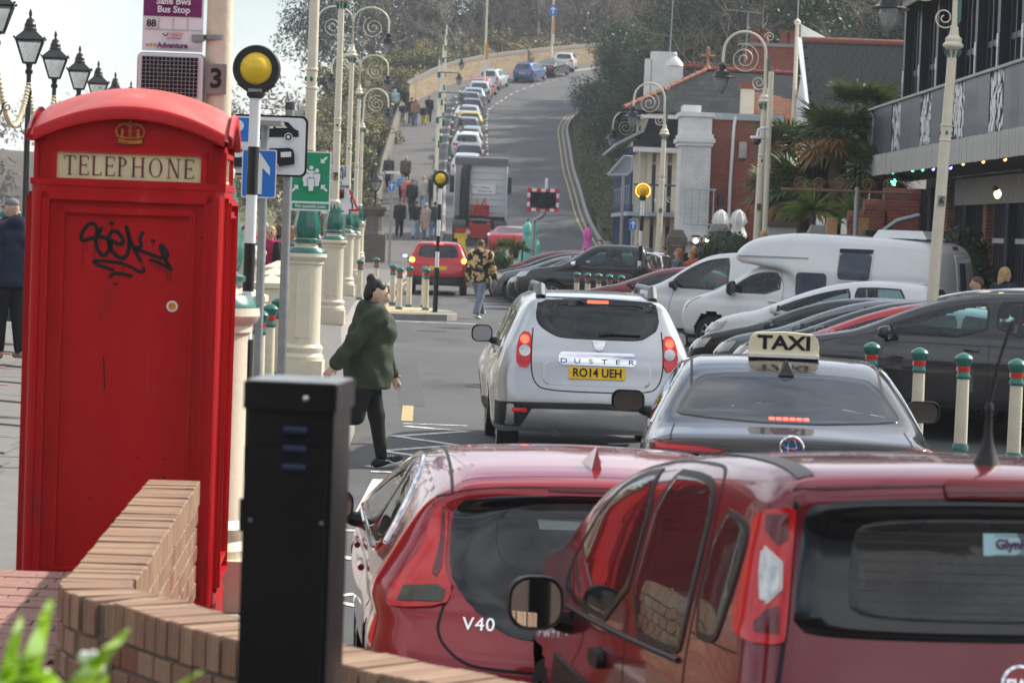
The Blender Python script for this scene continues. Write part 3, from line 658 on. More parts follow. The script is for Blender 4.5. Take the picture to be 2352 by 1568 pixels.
def panda():
 c=Car([(.10,.26),(.03,.42),(0,.58),(.04,.72),(.07,.90),(.11,1.06),(.20,1.42),(.19,1.52),(.28,1.56),(.55,1.57),(1.1,1.54),(1.65,1.475),(2.05,1.40),(2.34,1.31),(2.78,1.06),(3.1,.99),(3.36,.86),(3.45,.60),(3.42,.26)],[(0,.68),(.12,.745),(.3,.775),(.7,.79),(2.6,.79),(3.1,.76),(3.34,.66),(3.45,.54)],[(0,.62),(.4,.645),(1.2,.66),(2.2,.655),(2.7,.62),(3.45,.6)],1.06,[(.15,-.08),(.35,-.02),(.55,.012),(.75,.0),(.95,-.01),(1.06,-.025)],k=.12,crown=.06,bow=(.10,.14),wheels=((.66,.30),(2.90,.30)))
 root=thing('car','dark claret small hatchback with tall upright tail lights and round tailgate badge','car',(1.42,6.95,-.035),R(10))
 g0=root
 win=[(-.585,1.41),(-.57,1.475),(0,1.49),(.57,1.475),(.585,1.41),(.62,1.16),(.605,1.115),(.3,1.105),(-.3,1.105),(-.605,1.115),(-.62,1.16)]
 inn=[(-.45,1.375),(-.43,1.425),(0,1.435),(.43,1.425),(.45,1.375),(.475,1.21),(.45,1.165),(.2,1.155),(-.2,1.155),(-.45,1.165),(-.475,1.21)]
 cuts=[c.window('rear_window',win,'rear',root,'car_glass',inner=inn,sm=1)]
 for vw in('left','right'):
  cuts.append(c.window('quarter_window',[(.41,1.07),(.36,1.33),(.40,1.40),(.67,1.41),(.68,1.03),(.45,1.04)],vw,root,'car_glass',.020,sm=1,frame_mat='black_plastic'))
  cuts.append(c.window('rear_door_window',[(.74,.99),(.74,1.36),(.78,1.45),(.92,1.475),(1.37,1.45),(1.40,.925),(.78,.95)],vw,root,'car_glass',.022,sm=1,frame_mat='black_plastic'))
  cuts.append(c.window('front_door_window',[(1.45,.92),(1.42,1.445),(1.70,1.405),(1.92,1.33),(2.16,1.19),(2.42,.98),(2.40,.885)],vw,root,'car_glass',.022,sm=1,frame_mat='black_plastic'))
  c.seam([(.70,.40),(.70,1.05),(.70,1.40),(.78,1.50),(1.0,1.50),(1.5,1.46),(1.95,1.38)],vw,root,.012,sm=2); c.seam([(1.40,.35),(1.40,1.0)],vw,root); c.seam([(.26,1.05),(.7,1.04)],vw,root,.006)
  c.bead([(.76,.945),(1.4,.91),(2.36,.865)],vw,root,.010,'black_plastic','waist_strip',.002)
  for y in(1.02,1.72):c.panel('door_handle',rrect(.15,.055,.025,3,y,.79),vw,'black_plastic',root,.03,edge=.004,step=.02)
  c.panel('side_rubbing_strip',[(.5,.56),(2.5,.56),(2.5,.68),(.5,.68)],vw,'black_plastic',root,.012)
 cuts.append(c.window('windscreen',[(-.62,1.10),(-.57,1.32),(0,1.36),(.57,1.32),(.62,1.10),(0,1.07)],'front',root,'car_glass',.05))
 c.body(root,'paint_dark_claret',.030,[k for k in cuts if k],lin=pm('pale_lining',(.26,.26,.25),.8,var=.1)and 'pale_lining')
 lens=[(-.655,1.445),(-.60,1.455),(-.602,1.40),(-.635,1.12),(-.645,1.085),(-.735,1.085),(-.742,1.12),(-.715,1.25),(-.69,1.36),(-.68,1.42)]
 for sg in(0,1):
  t=(lambda p:mirx(p)if sg else p)
  l=c.panel('tail_light',t(smooth_line(lens,1,True)),'rear','lamp_red',root,.016,step=.03,center=(.667 if sg else-.667,1.25))
  b=c.panel('reversing_lens',t([(-.668,1.335),(-.640,1.30),(-.645,1.235),(-.675,1.195),(-.688,1.20),(-.684,1.27),(-.676,1.325)]),'rear','lamp_clear',l,.021,edge=.014,step=.02)
  c.bead(t([(-.668,1.338),(-.637,1.30),(-.642,1.232),(-.676,1.19)]),'rear',b,.004,'white_paint','lens_rim',.02,sm=0)
  c.panel('light_guide',t([(-.66,1.425),(-.615,1.435),(-.62,1.36),(-.645,1.345),(-.665,1.38)]),'rear','lamp_dark_red',l,.020,edge=.014,step=.02)
  c.panel('light_guide',t([(-.68,1.175),(-.648,1.19),(-.652,1.115),(-.705,1.115),(-.705,1.14)]),'rear','lamp_dark_red',l,.020,edge=.014,step=.02)
 c.seam([(-.60,1.50),(0,1.535),(.60,1.50)],'rear',root,.007,sm=2); c.seam([(-.60,1.50),(-.625,1.2),(-.66,1.0),(-.70,.78),(-.68,.60)],'rear',root,.014); c.seam([(.60,1.50),(.625,1.2),(.66,1.0),(.70,.78),(.68,.60)],'rear',root,.014)
 c.panel('brake_light_strip',rrect(.40,.042,.015,3,0,1.508),'rear','lamp_dark_red',root,.014,step=.04)
 for sg in(-1,1):
  c.seam([(sg*.56,.30),(sg*.555,.9),(sg*.54,1.6),(sg*.53,2.1)],'top',root,.05,'dark_grey','roof_gutter',.002)
 P=c.project([(0,.995)],'rear')[0]; N=c.normal(P[None])[0]
 e,rot,p=emblem_disc(root,P,N,.056,'chrome','paint_claret'); text('FIAT',.042,'chrome',e,p+Vector(N)*.002,rot,'badge_lettering',ext=.002,bold=.0015)
 a=MB(); y0=.42; zr=float(c.project([(0,y0)],'top')[0][2]); a.lathe([(.045,-.01),(.03,.02),(.016,.06),(.011,.09),(.010,.14),(.012,.15),(.012,.16),(.008,.17),(.006,.18)],(0,y0,zr),12); a.tube([(0,y0,zr+.17),(.01,y0-.04,zr+.30),(.028,y0-.08,zr+.41)],[.006,.0045,.004],6); a.build('roof_aerial','black_plastic',root)
 c.plate(root,.72,None); c.wheel(root); c.mirror(root,2.20,.835,'black_plastic',sz=(.19,.185)); c.seats(root,1.20,.62,zs=.62,back=.64,rear_rests=(),mat=pm('grey_cloth',(.12,.125,.13),.85,var=.3,scale=30)and 'grey_cloth')
 for k in range(9):c.seam([(-.44,1.185+k*.026),(0,1.18+k*.026),(.44,1.185+k*.026)],'rear',g0,.0022,pm('heater_brown',(.10,.05,.03),.6,var=0),'heater_line',.007)
 q=c.project([(-.09,1.395),(.33,1.395),(.33,1.335),(-.09,1.335)],'rear'); N=c.normal(q); q=q+N*.008; s_=MB(); s_.quad(*[tuple(v)for v in q]); st=s_.build('window_sticker',pm('sticker',(.42,.66,.68),.4,var=.05),root,None)
 cc=Vector(q.mean(0)); n=Vector(N.mean(0)).normalized(); rt=(Vector(q[1])-Vector(q[0])).normalized(); rot=Matrix((rt,n.cross(rt),n)).transposed()
 text('GlynHopkin.com',.038,pm('plum_ink',(.10,.02,.10),.5,var=0),st,cc+n*.002-rt*.045,rot,bold=.001)
 d=MB(); d.lathe([(.024,0),(.024,.002)],cc+n*.001+rt*.165,18,rot=rot); d.build('sticker_roundel','paint_blue',st)
 co=MB(); random.seed(3)
 for k in range(9):co.ball((-.35+.09*k,.55+random.uniform(-.05,.08),1.08+.04*math.sin(k*.9)),.12,10,7,(1.1,.8,.7),.10)
 co.build('folded_coat','dark_grey',root,60)
 return root
def duster():
 c=Car([(.14,.30),(.04,.40),(0,.56),(.02,.70),(.05,.84),(.07,1.0),(.12,1.14),(.30,1.48),(.28,1.545),(.36,1.58),(.9,1.61),(1.6,1.615),(2.2,1.58),(2.5,1.5),(3.05,1.12),(3.35,1.06),(3.9,.98),(4.22,.84),(4.30,.6),(4.24,.3)],[(0,.76),(.12,.84),(.32,.88),(.6,.895),(1.6,.865),(2.8,.875),(3.6,.90),(4.0,.84),(4.2,.72),(4.3,.6)],[(0,.545),(.4,.58),(1.2,.62),(2.4,.63),(4.3,.6)],1.10,[(.15,-.08),(.35,-.0),(.55,.02),(.72,.03),(.9,.02),(1.0,-.01),(1.10,-.04)],k=.12,crown=.05,bow=(.12,.12),wheels=((.82,.35),(3.48,.35)))
 for wy in(.82,3.48):c.bumps.append(lambda y,z,wy=wy:.045*np.exp(-((np.hypot(y-wy,z-.35)-.42)/.13)**2))
 root=thing('car','silver five-door SUV with grey roof rails and DUSTER chrome bar on its tailgate','car',(.79,23.9,-.06),R(2.5))
 K=lambda pts:[((x-1371)/252,2.15+.06-(y-525)/252)for x,y in pts]
 win=K([(1233,690),(1240,686),(1371,686),(1502,692),(1509,697),(1518,752),(1484,776),(1467,783),(1371,782),(1291,781),(1267,775),(1225,748)])
 inn=K([(1262,710),(1280,702),(1371,702),(1462,704),(1482,712),(1488,745),(1465,768),(1371,769),(1280,766),(1255,745)])
 cuts=[c.window('rear_window',win,'rear',root,'car_glass',inner=inn,sm=1)]
 for vw in('left','right'):
  cuts.append(c.window('quarter_window',[(.62,1.18),(.72,1.40),(.98,1.44),(.98,1.14)],vw,root,'car_glass',.03))
  cuts.append(c.window('rear_door_window',[(1.06,1.13),(1.05,1.45),(1.85,1.48),(1.85,1.11)],vw,root,'car_glass',.03))
  cuts.append(c.window('front_door_window',[(1.92,1.11),(1.92,1.48),(2.3,1.44),(2.78,1.12)],vw,root,'car_glass',.03))
  c.seam([(1.02,.45),(1.02,1.45)],vw,root); c.seam([(1.88,.4),(1.88,1.1)],vw,root)
  c.panel('sill_cladding',[(1.2,.30),(3.05,.30),(3.05,.46),(1.2,.46)],vw,'black_plastic',root,.012)
  for y in(1.22,2.1):c.bead([(y-.08,1.0),(y+.08,1.0)],vw,root,.018,'paint_silver','door_handle',.03,sm=0)
 cuts.append(c.window('windscreen',[(-.64,1.16),(-.56,1.47),(0,1.5),(.56,1.47),(.64,1.16),(0,1.13)],'front',root,'car_glass',.05))
 c.body(root,'paint_silver',.034,[k for k in cuts if k],zlow=.3)
 lens=K([(1195,770),(1219,770),(1219,800),(1217,852),(1186,849),(1184,812)])
 for sg in(0,1):
  t=(lambda p:mirx(p)if sg else p); l=c.panel('tail_light',t(smooth_line(lens,1,True)),'rear','lamp_red',root,.02,step=.03)
  cx,cz=K([(1204,813)])[0]; cx=-cx if sg else cx
  c.panel('brake_bulb',circ(.04,14,cx,cz+.10),'rear','lamp_lit',l,.023,edge=.019,step=.02)
  c.panel('reversing_lens',circ(.052,16,cx,cz),'rear','lamp_clear',l,.026,edge=.018,step=.02)
  c.panel('fog_reflector',t(K([(1180,942),(1213,942),(1213,951),(1180,951)])),'rear','lamp_red',root,.03)
  rail=[(sg*1.04-.52,y)for y in(.42,.55)]
  P=c.project([(sg*1.04-.52,y)for y in(.42,.62,1.3,2.0,2.2)],'top').tolist(); zz=max(p[2]for p in P)+.055
  b=MB(); b.tube([P[0],(P[0][0],P[0][1]+.06,zz),(P[1][0],P[1][1],zz+.01),(P[2][0],P[2][1],zz+.01),(P[3][0],P[3][1],zz),P[4]],[.05,.045,.025,.025,.03,.04],8); b.build('roof_rail',pm('rail_grey',(.16,.165,.17),.4,metal=.3),root)
 c.panel('bumper_cladding',K([(1140,930),(1371,926),(1602,930),(1602,985),(1140,985)]),'rear','black_plastic',root,.014,step=.06)
 c.panel('skid_plate',K([(1222,943),(1371,940),(1520,943),(1545,985),(1520,984),(1371,983),(1222,984),(1197,985)]),'rear','alloy',root,.03,step=.06)
 c.seam(K([(1222,760),(1219,800),(1219,855),(1228,885),(1250,900),(1371,902),(1492,900),(1514,885),(1524,855),(1524,800),(1520,760)]),'rear',root,.012,sm=2)
 c.panel('chrome_bar',rrect(.72,.115,.045,4,0,K([(1371,827)])[0][1]),'rear','chrome',root,.03,step=.05)
 zc=K([(1371,830)])[0][1]-.012
 for i,ch in enumerate('DUSTER'):
  P=c.project([((i-2.5)*.123,zc)],'rear')[0]; N=Vector(c.normal(P[None])[0]); rt=Vector((0,0,1)).cross(N).normalized(); rot=Matrix((rt,N.cross(rt),N)).transposed(); text(ch,.062,'ink',root,Vector(P)+N*.034,rot,'badge_lettering',xs=1.5)
 c.panel('plate_recess',rrect(1.0,.22,.06,4,0,K([(1371,860)])[0][1]),'rear','paint_silver',root,.004,step=.06)
 c.panel('shield_emblem',K([(1358,785),(1390,786),(1384,806),(1375,809),(1366,806)]),'rear','chrome',root,.02,step=.02)
 c.plate(root,K([(1371,858)])[0][1],'RO14 UEH',.012)
 c.panel('brake_light_strip',rrect(.20,.022,.01,3,0,K([(1371,696)])[0][1]),'rear','lamp_lit',root,.010,step=.02)
 c.bead(K([(1375,772),(1400,768),(1470,770)]),'rear',root,.016,'black_plastic','wiper',.02)
 MB().lathe([(.03,0),(.035,.03),(.033,.08)],(-.38,.06,.34),12,rot=Matrix.Rotation(R(90),3,'X')).build('exhaust_pipe','dark_grey',root)
 c.wheel(root); c.mirror(root,2.5,1.06,'black_plastic',sz=(.21,.17)); c.seats(root,1.7,.75,zs=.72,rear_rests=(-.36,0,.36))
 return root
def taxi():
 c=Car([(.18,.25),(.05,.4),(0,.6),(.02,.85),(.03,1.0),(.10,1.045),(.20,1.06),(.52,1.10),(.95,1.27),(1.35,1.405),(1.75,1.455),(2.2,1.455),(2.7,1.37),(3.45,.98),(3.8,.93),(4.35,.80),(4.60,.6),(4.62,.45),(4.5,.25)],[(0,.82),(.15,.87),(.5,.90),(1.2,.91),(3.2,.905),(3.9,.88),(4.4,.76),(4.63,.6)],[(0,.58),(.6,.60),(1.2,.615),(2.2,.63),(3.2,.62),(4.63,.6)],.97,[(.15,-.10),(.4,-.03),(.6,.0),(.75,.01),(.88,-.012),(.97,-.03)],k=.11,crown=.07,bow=(.14,.14),wheels=((.95,.32),(3.65,.32)))
 root=thing('car','dark brown saloon taxi with cream TAXI roof sign and red brake strip','taxi',(1.68,15.5,-.10),R(-3.5))
 win=[(-.50,1.365),(0,1.385),(.50,1.365),(.58,1.32),(.70,1.14),(.68,1.115),(0,1.095),(-.68,1.115),(-.70,1.14),(-.58,1.32)]
 cuts=[c.window('rear_window',win,'rear',root,'car_glass_dark',.02,sm=1)]
 for vw in('left','right'):
  cuts.append(c.window('rear_door_window',[(1.05,1.06),(1.25,1.22),(1.6,1.345),(2.0,1.36),(2.0,1.02)],vw,root,'car_glass_dark',.025))
  cuts.append(c.window('front_door_window',[(2.06,1.02),(2.06,1.36),(2.45,1.32),(3.1,1.01)],vw,root,'car_glass_teal',.025))
  c.bead([(.98,1.04),(1.22,1.24),(1.6,1.375),(2.2,1.385),(2.6,1.32),(3.2,.99)],vw,root,.009,'chrome','window_chrome',.002,sm=2)
 cuts.append(c.window('windscreen',[(-.62,1.04),(-.53,1.35),(0,1.38),(.53,1.35),(.62,1.04),(0,1.0)],'front',root,'car_glass',.05))
 c.body(root,'paint_taxi',.034,[k for k in cuts if k])
 for sg in(0,1):
  t=(lambda p:mirx(p)if sg else p)
  l=c.panel('tail_light',t([(-.86,.985),(-.80,1.0),(-.55,.985),(-.40,.965),(-.36,.95),(-.42,.935),(-.6,.93),(-.84,.94)]),'rear','lamp_dark_red',root,.014,step=.04)
  c.panel('light_bar',t([(-.80,.978),(-.55,.972),(-.41,.957),(-.42,.948),(-.6,.95),(-.80,.955)]),'rear','lamp_red',l,.018,edge=.012,step=.03)
  c.seam([((-1 if not sg else 1)*.60,y)for y in(.95,1.3,1.8,2.4,2.7)],'top',root,.018); c.seam([((-1 if not sg else 1)*.72,.02),((-1 if not sg else 1)*.715,.30),((-1 if not sg else 1)*.70,.52)],'top',root,.01,sm=0)
 c.seam([(-.72,1.04),(-.725,.98),(-.73,.85)],'rear',root); c.seam([(.72,1.04),(.725,.98),(.73,.85)],'rear',root)
 c.panel('boot_trim',[(-.55,.925),(.55,.925),(.55,.94),(-.55,.94)],'rear','chrome',root,.014)
 P=c.project([(0,.995)],'rear')[0]; N=c.normal(P[None])[0]; N[2]*=.3; N/=np.linalg.norm(N)
 e,rot,p=emblem_disc(root,P,N,.075,'chrome','paint_blue'); e.scale=(1,1,1)
 for w,h,dz in((.058,.026,.018),(.024,.05,0),(.066,.058,0)):
  MB().tube([p+rot@Vector((w*math.cos(a),dz+h*math.sin(a),.003))for a in np.linspace(0,2*math.pi,28,endpoint=False)],.006,6,closed=True).build('emblem_oval','chrome',e)
 for i in range(6):
  c.panel('brake_lamp',rrect(.035,.014,.005,2,(i-2.5)*.042,1.122),'rear','lamp_lit',root,.008,step=.02)
 f=MB(); f.add([(-.05,1.18,1.36),(.05,1.18,1.36),(-.05,1.38,1.42),(.05,1.38,1.42),(0,1.24,1.455),(0,1.30,1.455),(0,1.42,1.43)],[(0,1,4),(1,3,5,4),(0,4,5,2),(3,6,5),(2,5,6)]); f.build('roof_aerial','paint_taxi',root,60)
 sg_=MB(); prof=[(-.245,0),(-.25,.06),(-.235,.115),(-.20,.14),(0,.15),(.20,.14),(.235,.115),(.25,.06),(.245,0)]
 prof=[(x*.92,z)for x,z in prof]
 sg_.prism(prof,(0,1.66,1.468),(1,0,0),(0,0,1),-.11); so=sg_.build('taxi_sign',pm('sign_cream',(.80,.74,.52),.35,var=.05,sub=.1),root,50)
 MB().box((0,1.715,1.462),(.46,.16,.02)).build('sign_base','white_paint',so)
 text('TAXI',.125,'ink',so,(0,1.657,1.545),FACE,xs=1.25,bold=.004)
 c.plate(root,.70,None); c.wheel(root); c.mirror(root,2.75,1.0,'black_plastic',sz=(.23,.15)); c.seats(root,2.0,1.15,zs=.50,rear_rests=(-.36,.36))
 return root
pm('phone_red',(.44,.009,.012),.36,var=.14,scale=2.2,spec=.2,coat=.06,bump=.05,bscale=18,stretch=(3,3,.6)); pm('sunlit_roof_red',(.52,.10,.09),.5,var=.16,scale=3,bump=.06)  # roof red is paled towards pink to paint the sunlight on top
pm('opal_panel',(.66,.58,.36),.4,var=.18,scale=5,stretch=(2,1,1)); pm('maroon_ink',(.14,.03,.04),.5,var=.1); pm('tarnished_gilt',(.42,.24,.06),.5,metal=.2,var=.5,scale=40,col2=(.30,.02,.02))
pm('spray_black',(.006,.006,.007),.45,var=0)
stain('phone_red',(.16,.03,.03),3.2,.60,.70,(1,1,.4),.55); stain('phone_red',(.10,.05,.04),16,.70,.74,None,.9); stain('phone_red',(.52,.16,.15),2.0,.60,.78,(2.5,2.5,.35),.45); stain('sunlit_roof_red',(.66,.30,.27),2.5,.55,.7,None,.5); stain('sunlit_roof_red',(.20,.10,.06),9,.68,.73)
def phone_box():
 t=thing('telephone_box','red telephone box with black graffiti tag and cream TELEPHONE panel','telephone box',(-1.83,12.62,.17),R(3.5))
 h=.445
 def shell(w,z0,z1,ch=.03):
  p=[(-w,-w+ch),(-w+ch,-w),(w-ch,-w),(w,-w+ch),(w,w-ch),(w-ch,w),(-w+ch,w),(-w,w-ch)]
  return MB().prism(p,(0,0,z0),(1,0,0),(0,1,0),z1-z0)
 shell(h+.012,0,.14).build('plinth','phone_red',t,20); b=shell(h,.14,2.09,.04).build('body','phone_red',t,20); shell(h-.028,2.09,2.30,.03).build('upper_body','phone_red',t,20)
 def frame(x,z0,z1,w,d,name,depth=.0):
  for face in range(4):
   m=MB(); rot=Matrix.Rotation(R(90*face),3,'Z')
   for a,c in(((-x,z0),(-x,z1)),((x,z0),(x,z1)),((-x,z1),(x,z1)),((-x,z0),(x,z0))):
    vert=a[0]==c[0]; ln=abs(c[1]-a[1])if vert else abs(c[0]-a[0])
    cen=Vector(((a[0]+c[0])/2,-h-d/2+.004+depth,(a[1]+c[1])/2)); m.box(rot@cen,(w,d,ln+w)if vert else(ln+w,d,w),rot)
   m.build(name,'phone_red',t,20)
 frame(.378,.22,2.045,.024,.022,'outer_moulding'); frame(.362,.235,2.03,.010,.034,'outer_moulding'); frame(.306,.30,1.985,.020,.018,'inner_moulding'); frame(.291,.315,1.97,.010,.028,'inner_moulding')
 for sx in(-1,1):MB().tube([(sx*(h-.035),-h+.004,.15),(sx*(h-.035),-h+.004,2.06)],.028,10).build('corner_reed','phone_red',t)
 MB().box((0,0,2.105),(.90,.90,.03)).build('cornice','phone_red',t,0)
 arch=[(-.445,2.29)]+[(x,2.29+.155*(1-(x/.445)**2)*1.0)for x in np.linspace(-.445,.445,21)]+[(.445,2.29)]
 for face in range(4):
  rot=Matrix.Rotation(R(90*face),3,'Z'); m=MB(); pts=[(x,2.29+.115*(1-(x/.44)**2))for x in np.linspace(-.44,.44,25)]
  vs=[rot@Vector((x,-h-.03,z))for x,z in pts]+[rot@Vector((x,-h+.06,z))for x,z in pts]+[rot@Vector((x,-h-.03,z+.045))for x,z in pts]+[rot@Vector((x,-h-.012,z+.06))for x,z in pts]
  n=len(pts); m.add(vs,[(i,i+1,n+i+1,n+i)for i in range(n-1)]+[(2*n+i,2*n+i+1,i+1,i)for i in range(n-1)]+[(3*n+i,3*n+i+1,2*n+i+1,2*n+i)for i in range(n-1)]); m.build('pediment_moulding','phone_red',t,60)
  f=MB(); f.add([rot@Vector((x,-h+.03,z))for x,z in pts]+[rot@Vector((x,-h+.03,2.10))for x,z in pts],[(n+i,n+i+1,i+1,i)for i in range(n-1)]); f.build('pediment','phone_red',t,60)
 r=MB(); N=22; vs=[]
 for j in range(N+1):
  for i in range(N+1):
   x=-.456+.912*i/N; y=-.456+.912*j/N; ax,ay=abs(x)/.456,abs(y)/.456
   z=2.335+.115*(1-min(ax,ay)**2*1.0)*1.0+.12*(1-ax**2)*(1-ay**2)
   e=max(ax,ay); vs.append((x,y,z-.02*max(0,e-.93)/.07))
 r.add(vs,[(j*(N+1)+i,j*(N+1)+i+1,(j+1)*(N+1)+i+1,(j+1)*(N+1)+i)for j in range(N)for i in range(N)]); r.build('roof','sunlit_roof_red',t,80)
 for face in range(2):
  rot=Matrix.Rotation(R(90*face),3,'Z'); fr=MB()
  for dx,dz,w,q in((0,.072,.72,.022),(0,-.072,.72,.022),(-.345,0,.026,.16),(.345,0,.026,.16)):fr.box(rot@Vector((dx,-h+.012,2.185+dz)),(w,.025,q),rot)
  fr.build('sign_frame','phone_red',t,0)
  s=MB(); s.box(rot@Vector((0,-h+.022,2.185)),(.665,.01,.124),rot); sg=s.build('opal_sign','opal_panel',t,0)
  if face==0:serif('TELEPHONE',sg,Vector((-.300,-h+.0155,2.140)),.600,.090)
  else:serif('TELEPHONE',sg,Vector((h-.0155,-.300,2.140)),.600,.090,Vector((0,1,0)))
 c=MB(); o=Vector((0,-h+.02,2.325))
 W=lambda x,z:o+Vector((x,0,z))
 c.tube([W(-.056,-.02),W(-.02,-.026),W(.02,-.026),W(.056,-.02)],.011,6); c.tube([W(-.060,.0),W(-.02,-.007),W(.02,-.007),W(.060,.0)],.006,6)
 for s_ in(-1,1):
  c.tube([W(s_*.058,.0),W(s_*.066,.028),W(s_*.050,.052),W(s_*.022,.060),W(0,.050)],.0055,6)
  c.tube([W(s_*.038,.0),W(s_*.036,.024)],.006,6); c.ball(W(s_*.036,.03),.008,8,6)
 c.tube([W(0,0),W(0,.075)],.006,6); c.ball(W(0,.022),.010,8,6); c.ball(W(0,.066),.009,8,6); c.box(W(0,.082),(.022,.01,.006)); c.build('crown_emblem','tarnished_gilt',t)
 def S(px,py):return((px-306)/497.,2.15-.17-(py-487)/497.)
 yf=-h-.0015
 def stroke(pts,w,nm='graffiti_stroke',it=2):
  p=[(x,yf,z)for x,z in[S(*q)for q in smooth_line(pts,it)]]; q=MB(); q.strip(p,w,(0,-1,0))
  q.ball(p[0],w/2,8,4,(1,.05,1)); q.ball(p[-1],w/2,8,4,(1,.05,1)); q.build(nm,'spray_black',t,None)
 G=lambda pts:[(a*.478,650/1.742+b*.478*.894/.894*1.0)for a,b in pts]
 def Q(pts):return[(a/2.091/1.742,(650+b/2.091)/1.742)for a,b in pts]
 for pts,w in(([(860,640),(870,560),(820,515),(760,570),(730,650),(750,675),(810,655),(900,630),(975,660),(985,730),(930,805),(880,760),(850,660),(905,565)],.019),([(960,650),(980,590),(1030,580),(1090,650),(1085,700),(1020,680),(965,650),(975,730),(1030,790),(1090,820),(1135,760),(1140,650),(1110,545)],.020),([(1110,545),(1150,680),(1240,830)],.018),([(1245,590),(1220,650),(1250,710),(1160,720),(1280,755),(1440,810),(1470,770),(1420,690),(1390,690),(1430,790),(1495,890)],.018),([(1315,815),(1370,825),(1440,860),(1495,890)],.016),([(1010,910),(840,860),(850,835),(950,840),(1100,850),(1260,935),(1265,885)],.017),([(985,970),(1030,930),(1160,955)],.018)):
  stroke(Q(pts),w)
 for a,b,c_ in((755,680,885),(785,670,755),(848,690,815),(895,640,700),(1035,690,740),(1092,850,915),(1335,660,710),(1330,820,860),(1355,825,875),(1375,830,885),(1395,840,905),(1415,850,890),(1440,860,930),(1465,870,990),(1492,890,995),(1245,830,880),(988,520,580),(1000,690,730)):
  stroke(Q([(a,b),(a,c_)]),.004,'paint_drip',0)
 for a,b,w in((988,520,.020),(1335,655,.016),(1245,590,.015),(1033,1027,.012)):stroke(Q([(a-8,b),(a+8,b)]),w,'graffiti_dot',0)
 stroke([(261,826),(264,858),(266,898)],.006,'paint_scar'); stroke([(252,728),(252,742)],.004,'paint_scar',0)
 for px,py in((346,1054),(409,1056),(344,1095),(409,1098),(128,1130),(238,1151),(297,1201),(478,542),(486,553),(496,553)):
  x,z=S(px,py); MB().lathe([(.006,0),(.006,.002)],(x,yf,z),8,rot=Matrix.Rotation(R(90),3,'X')).build('screw_hole','ink',t,None)
 x,z=S(415,702); st=MB().lathe([(.026,0),(.026,.0015)],(x,yf,z),24,rot=Matrix.Rotation(R(90),3,'X')).build('round_sticker','white_paint',t,None)
 MB().lathe([(.018,0),(.018,.001)],(x,yf-.0015,z),20,rot=Matrix.Rotation(R(90),3,'X')).build('sticker_print',pm('orange_print',(.62,.25,.05),.5,var=.6,scale=90),st,None)
 return t
def serif(s,par,o,width,hgt,rt=None):
 """roman capitals with serifs, thick and thin strokes"""
 rt=rt or Vector((1,0,0)); up=Vector((0,0,1)); out=rt.cross(up)
 G={'T':(.62,[('v',.31,0,1),('h',.02,.60,.96),('s',.02,.86),('s',.60,.86),('b',.31)]),'E':(.56,[('v',.12,0,1),('h',.05,.52,.97),('h',.12,.42,.52),('h',.05,.54,.03),('s',.52,.88),('s',.54,.12),('s',.42,.52)]),'L':(.54,[('v',.12,0,1),('h',.05,.52,.03),('s',.52,.12),('t',.12)]),'P':(.58,[('v',.12,0,1),('o',.12,.74,.36,.25),('b',.12),('t',.12)]),'H':(.74,[('v',.13,0,1),('v',.61,0,1),('h',.13,.61,.52),('b',.13),('b',.61),('t',.13),('t',.61)]),'O':(.84,[('O',.42,.5,.36,.49)]),'N':(.78,[('n',.14,0,1),('n',.64,0,1),('d',.12,1,.64,.02),('b',.14),('t',.10),('t',.64)])}
 tot=sum(G[c][0]for c in s)+.14*(len(s)-1); k=width/tot; x=0; h=hgt
 for ch in s:
  w,parts=G[ch]; m=MB(); P=lambda a,b:(x+a*k,b*h)
  def rect(x0,z0,x1,z1):m.prism([(x0,z0),(x1,z0),(x1,z1),(x0,z1)],o,rt,up,.0015)
  th,tn,y0=.085*h*1.25,.045*h,0
  for p in parts:
   if p[0]in 'vn':a,b=P(p[1],0); q=th if p[0]=='v' else tn; rect(a-q/2,0,a+q/2,h)
   elif p[0]=='h':rect(P(p[1],0)[0],p[3]*h-tn/2,P(p[2],0)[0],p[3]*h+tn/2)
   elif p[0]=='s':a=P(p[1],0)[0]; rect(a-tn*.45,p[2]*h-.09*h,a+tn*.45,p[2]*h+.09*h)
   elif p[0]in 'bt':a=P(p[1],0)[0]; z=0 if p[0]=='b' else h-tn*.7; rect(a-.12*h,z,a+.12*h,z+tn*.7)
   elif p[0]=='d':
    a,b=P(p[1],p[2]); c,d=P(p[3],p[4]); m.prism([(a-th*.2,b),(a+th*.9,b),(c+th*.3,d),(c-th*.6,d)],o,rt,up,.0015)
   else:
    cx,cz=P(p[1],p[2]); rx,rz_=p[3]*k*1.0,p[4]*h; n=28; half=p[0]=='o'; vs=[]
    for i in range(n+1):
     a=(math.pi*(i/n)-math.pi/2)if half else 2*math.pi*i/n
     t_=tn+(th-tn)*abs(math.cos(a)); vs+=[o+rt*(cx+rx*math.cos(a))+up*(cz+rz_*math.sin(a))+out*.0015,o+rt*(cx+(rx-t_)*math.cos(a))+up*(cz+(rz_-tn*.9)*math.sin(a))+out*.0015]
    m.add(vs,[(2*i,2*i+2,2*i+3,2*i+1)for i in range(n)])
  m.build('sign_letter','maroon_ink',par,None); x+=(w+.14)*k
phone_box()
def spiral(c,r0,r1,turns,a0,u,w,n=40,sg=1):
 return[Vector(c)+(Vector(u)*math.cos(a0+sg*turns*2*math.pi*i/n)+Vector(w)*math.sin(a0+sg*turns*2*math.pi*i/n))*(r0+(r1-r0)*i/n)for i in range(n+1)]
LANTERN={}
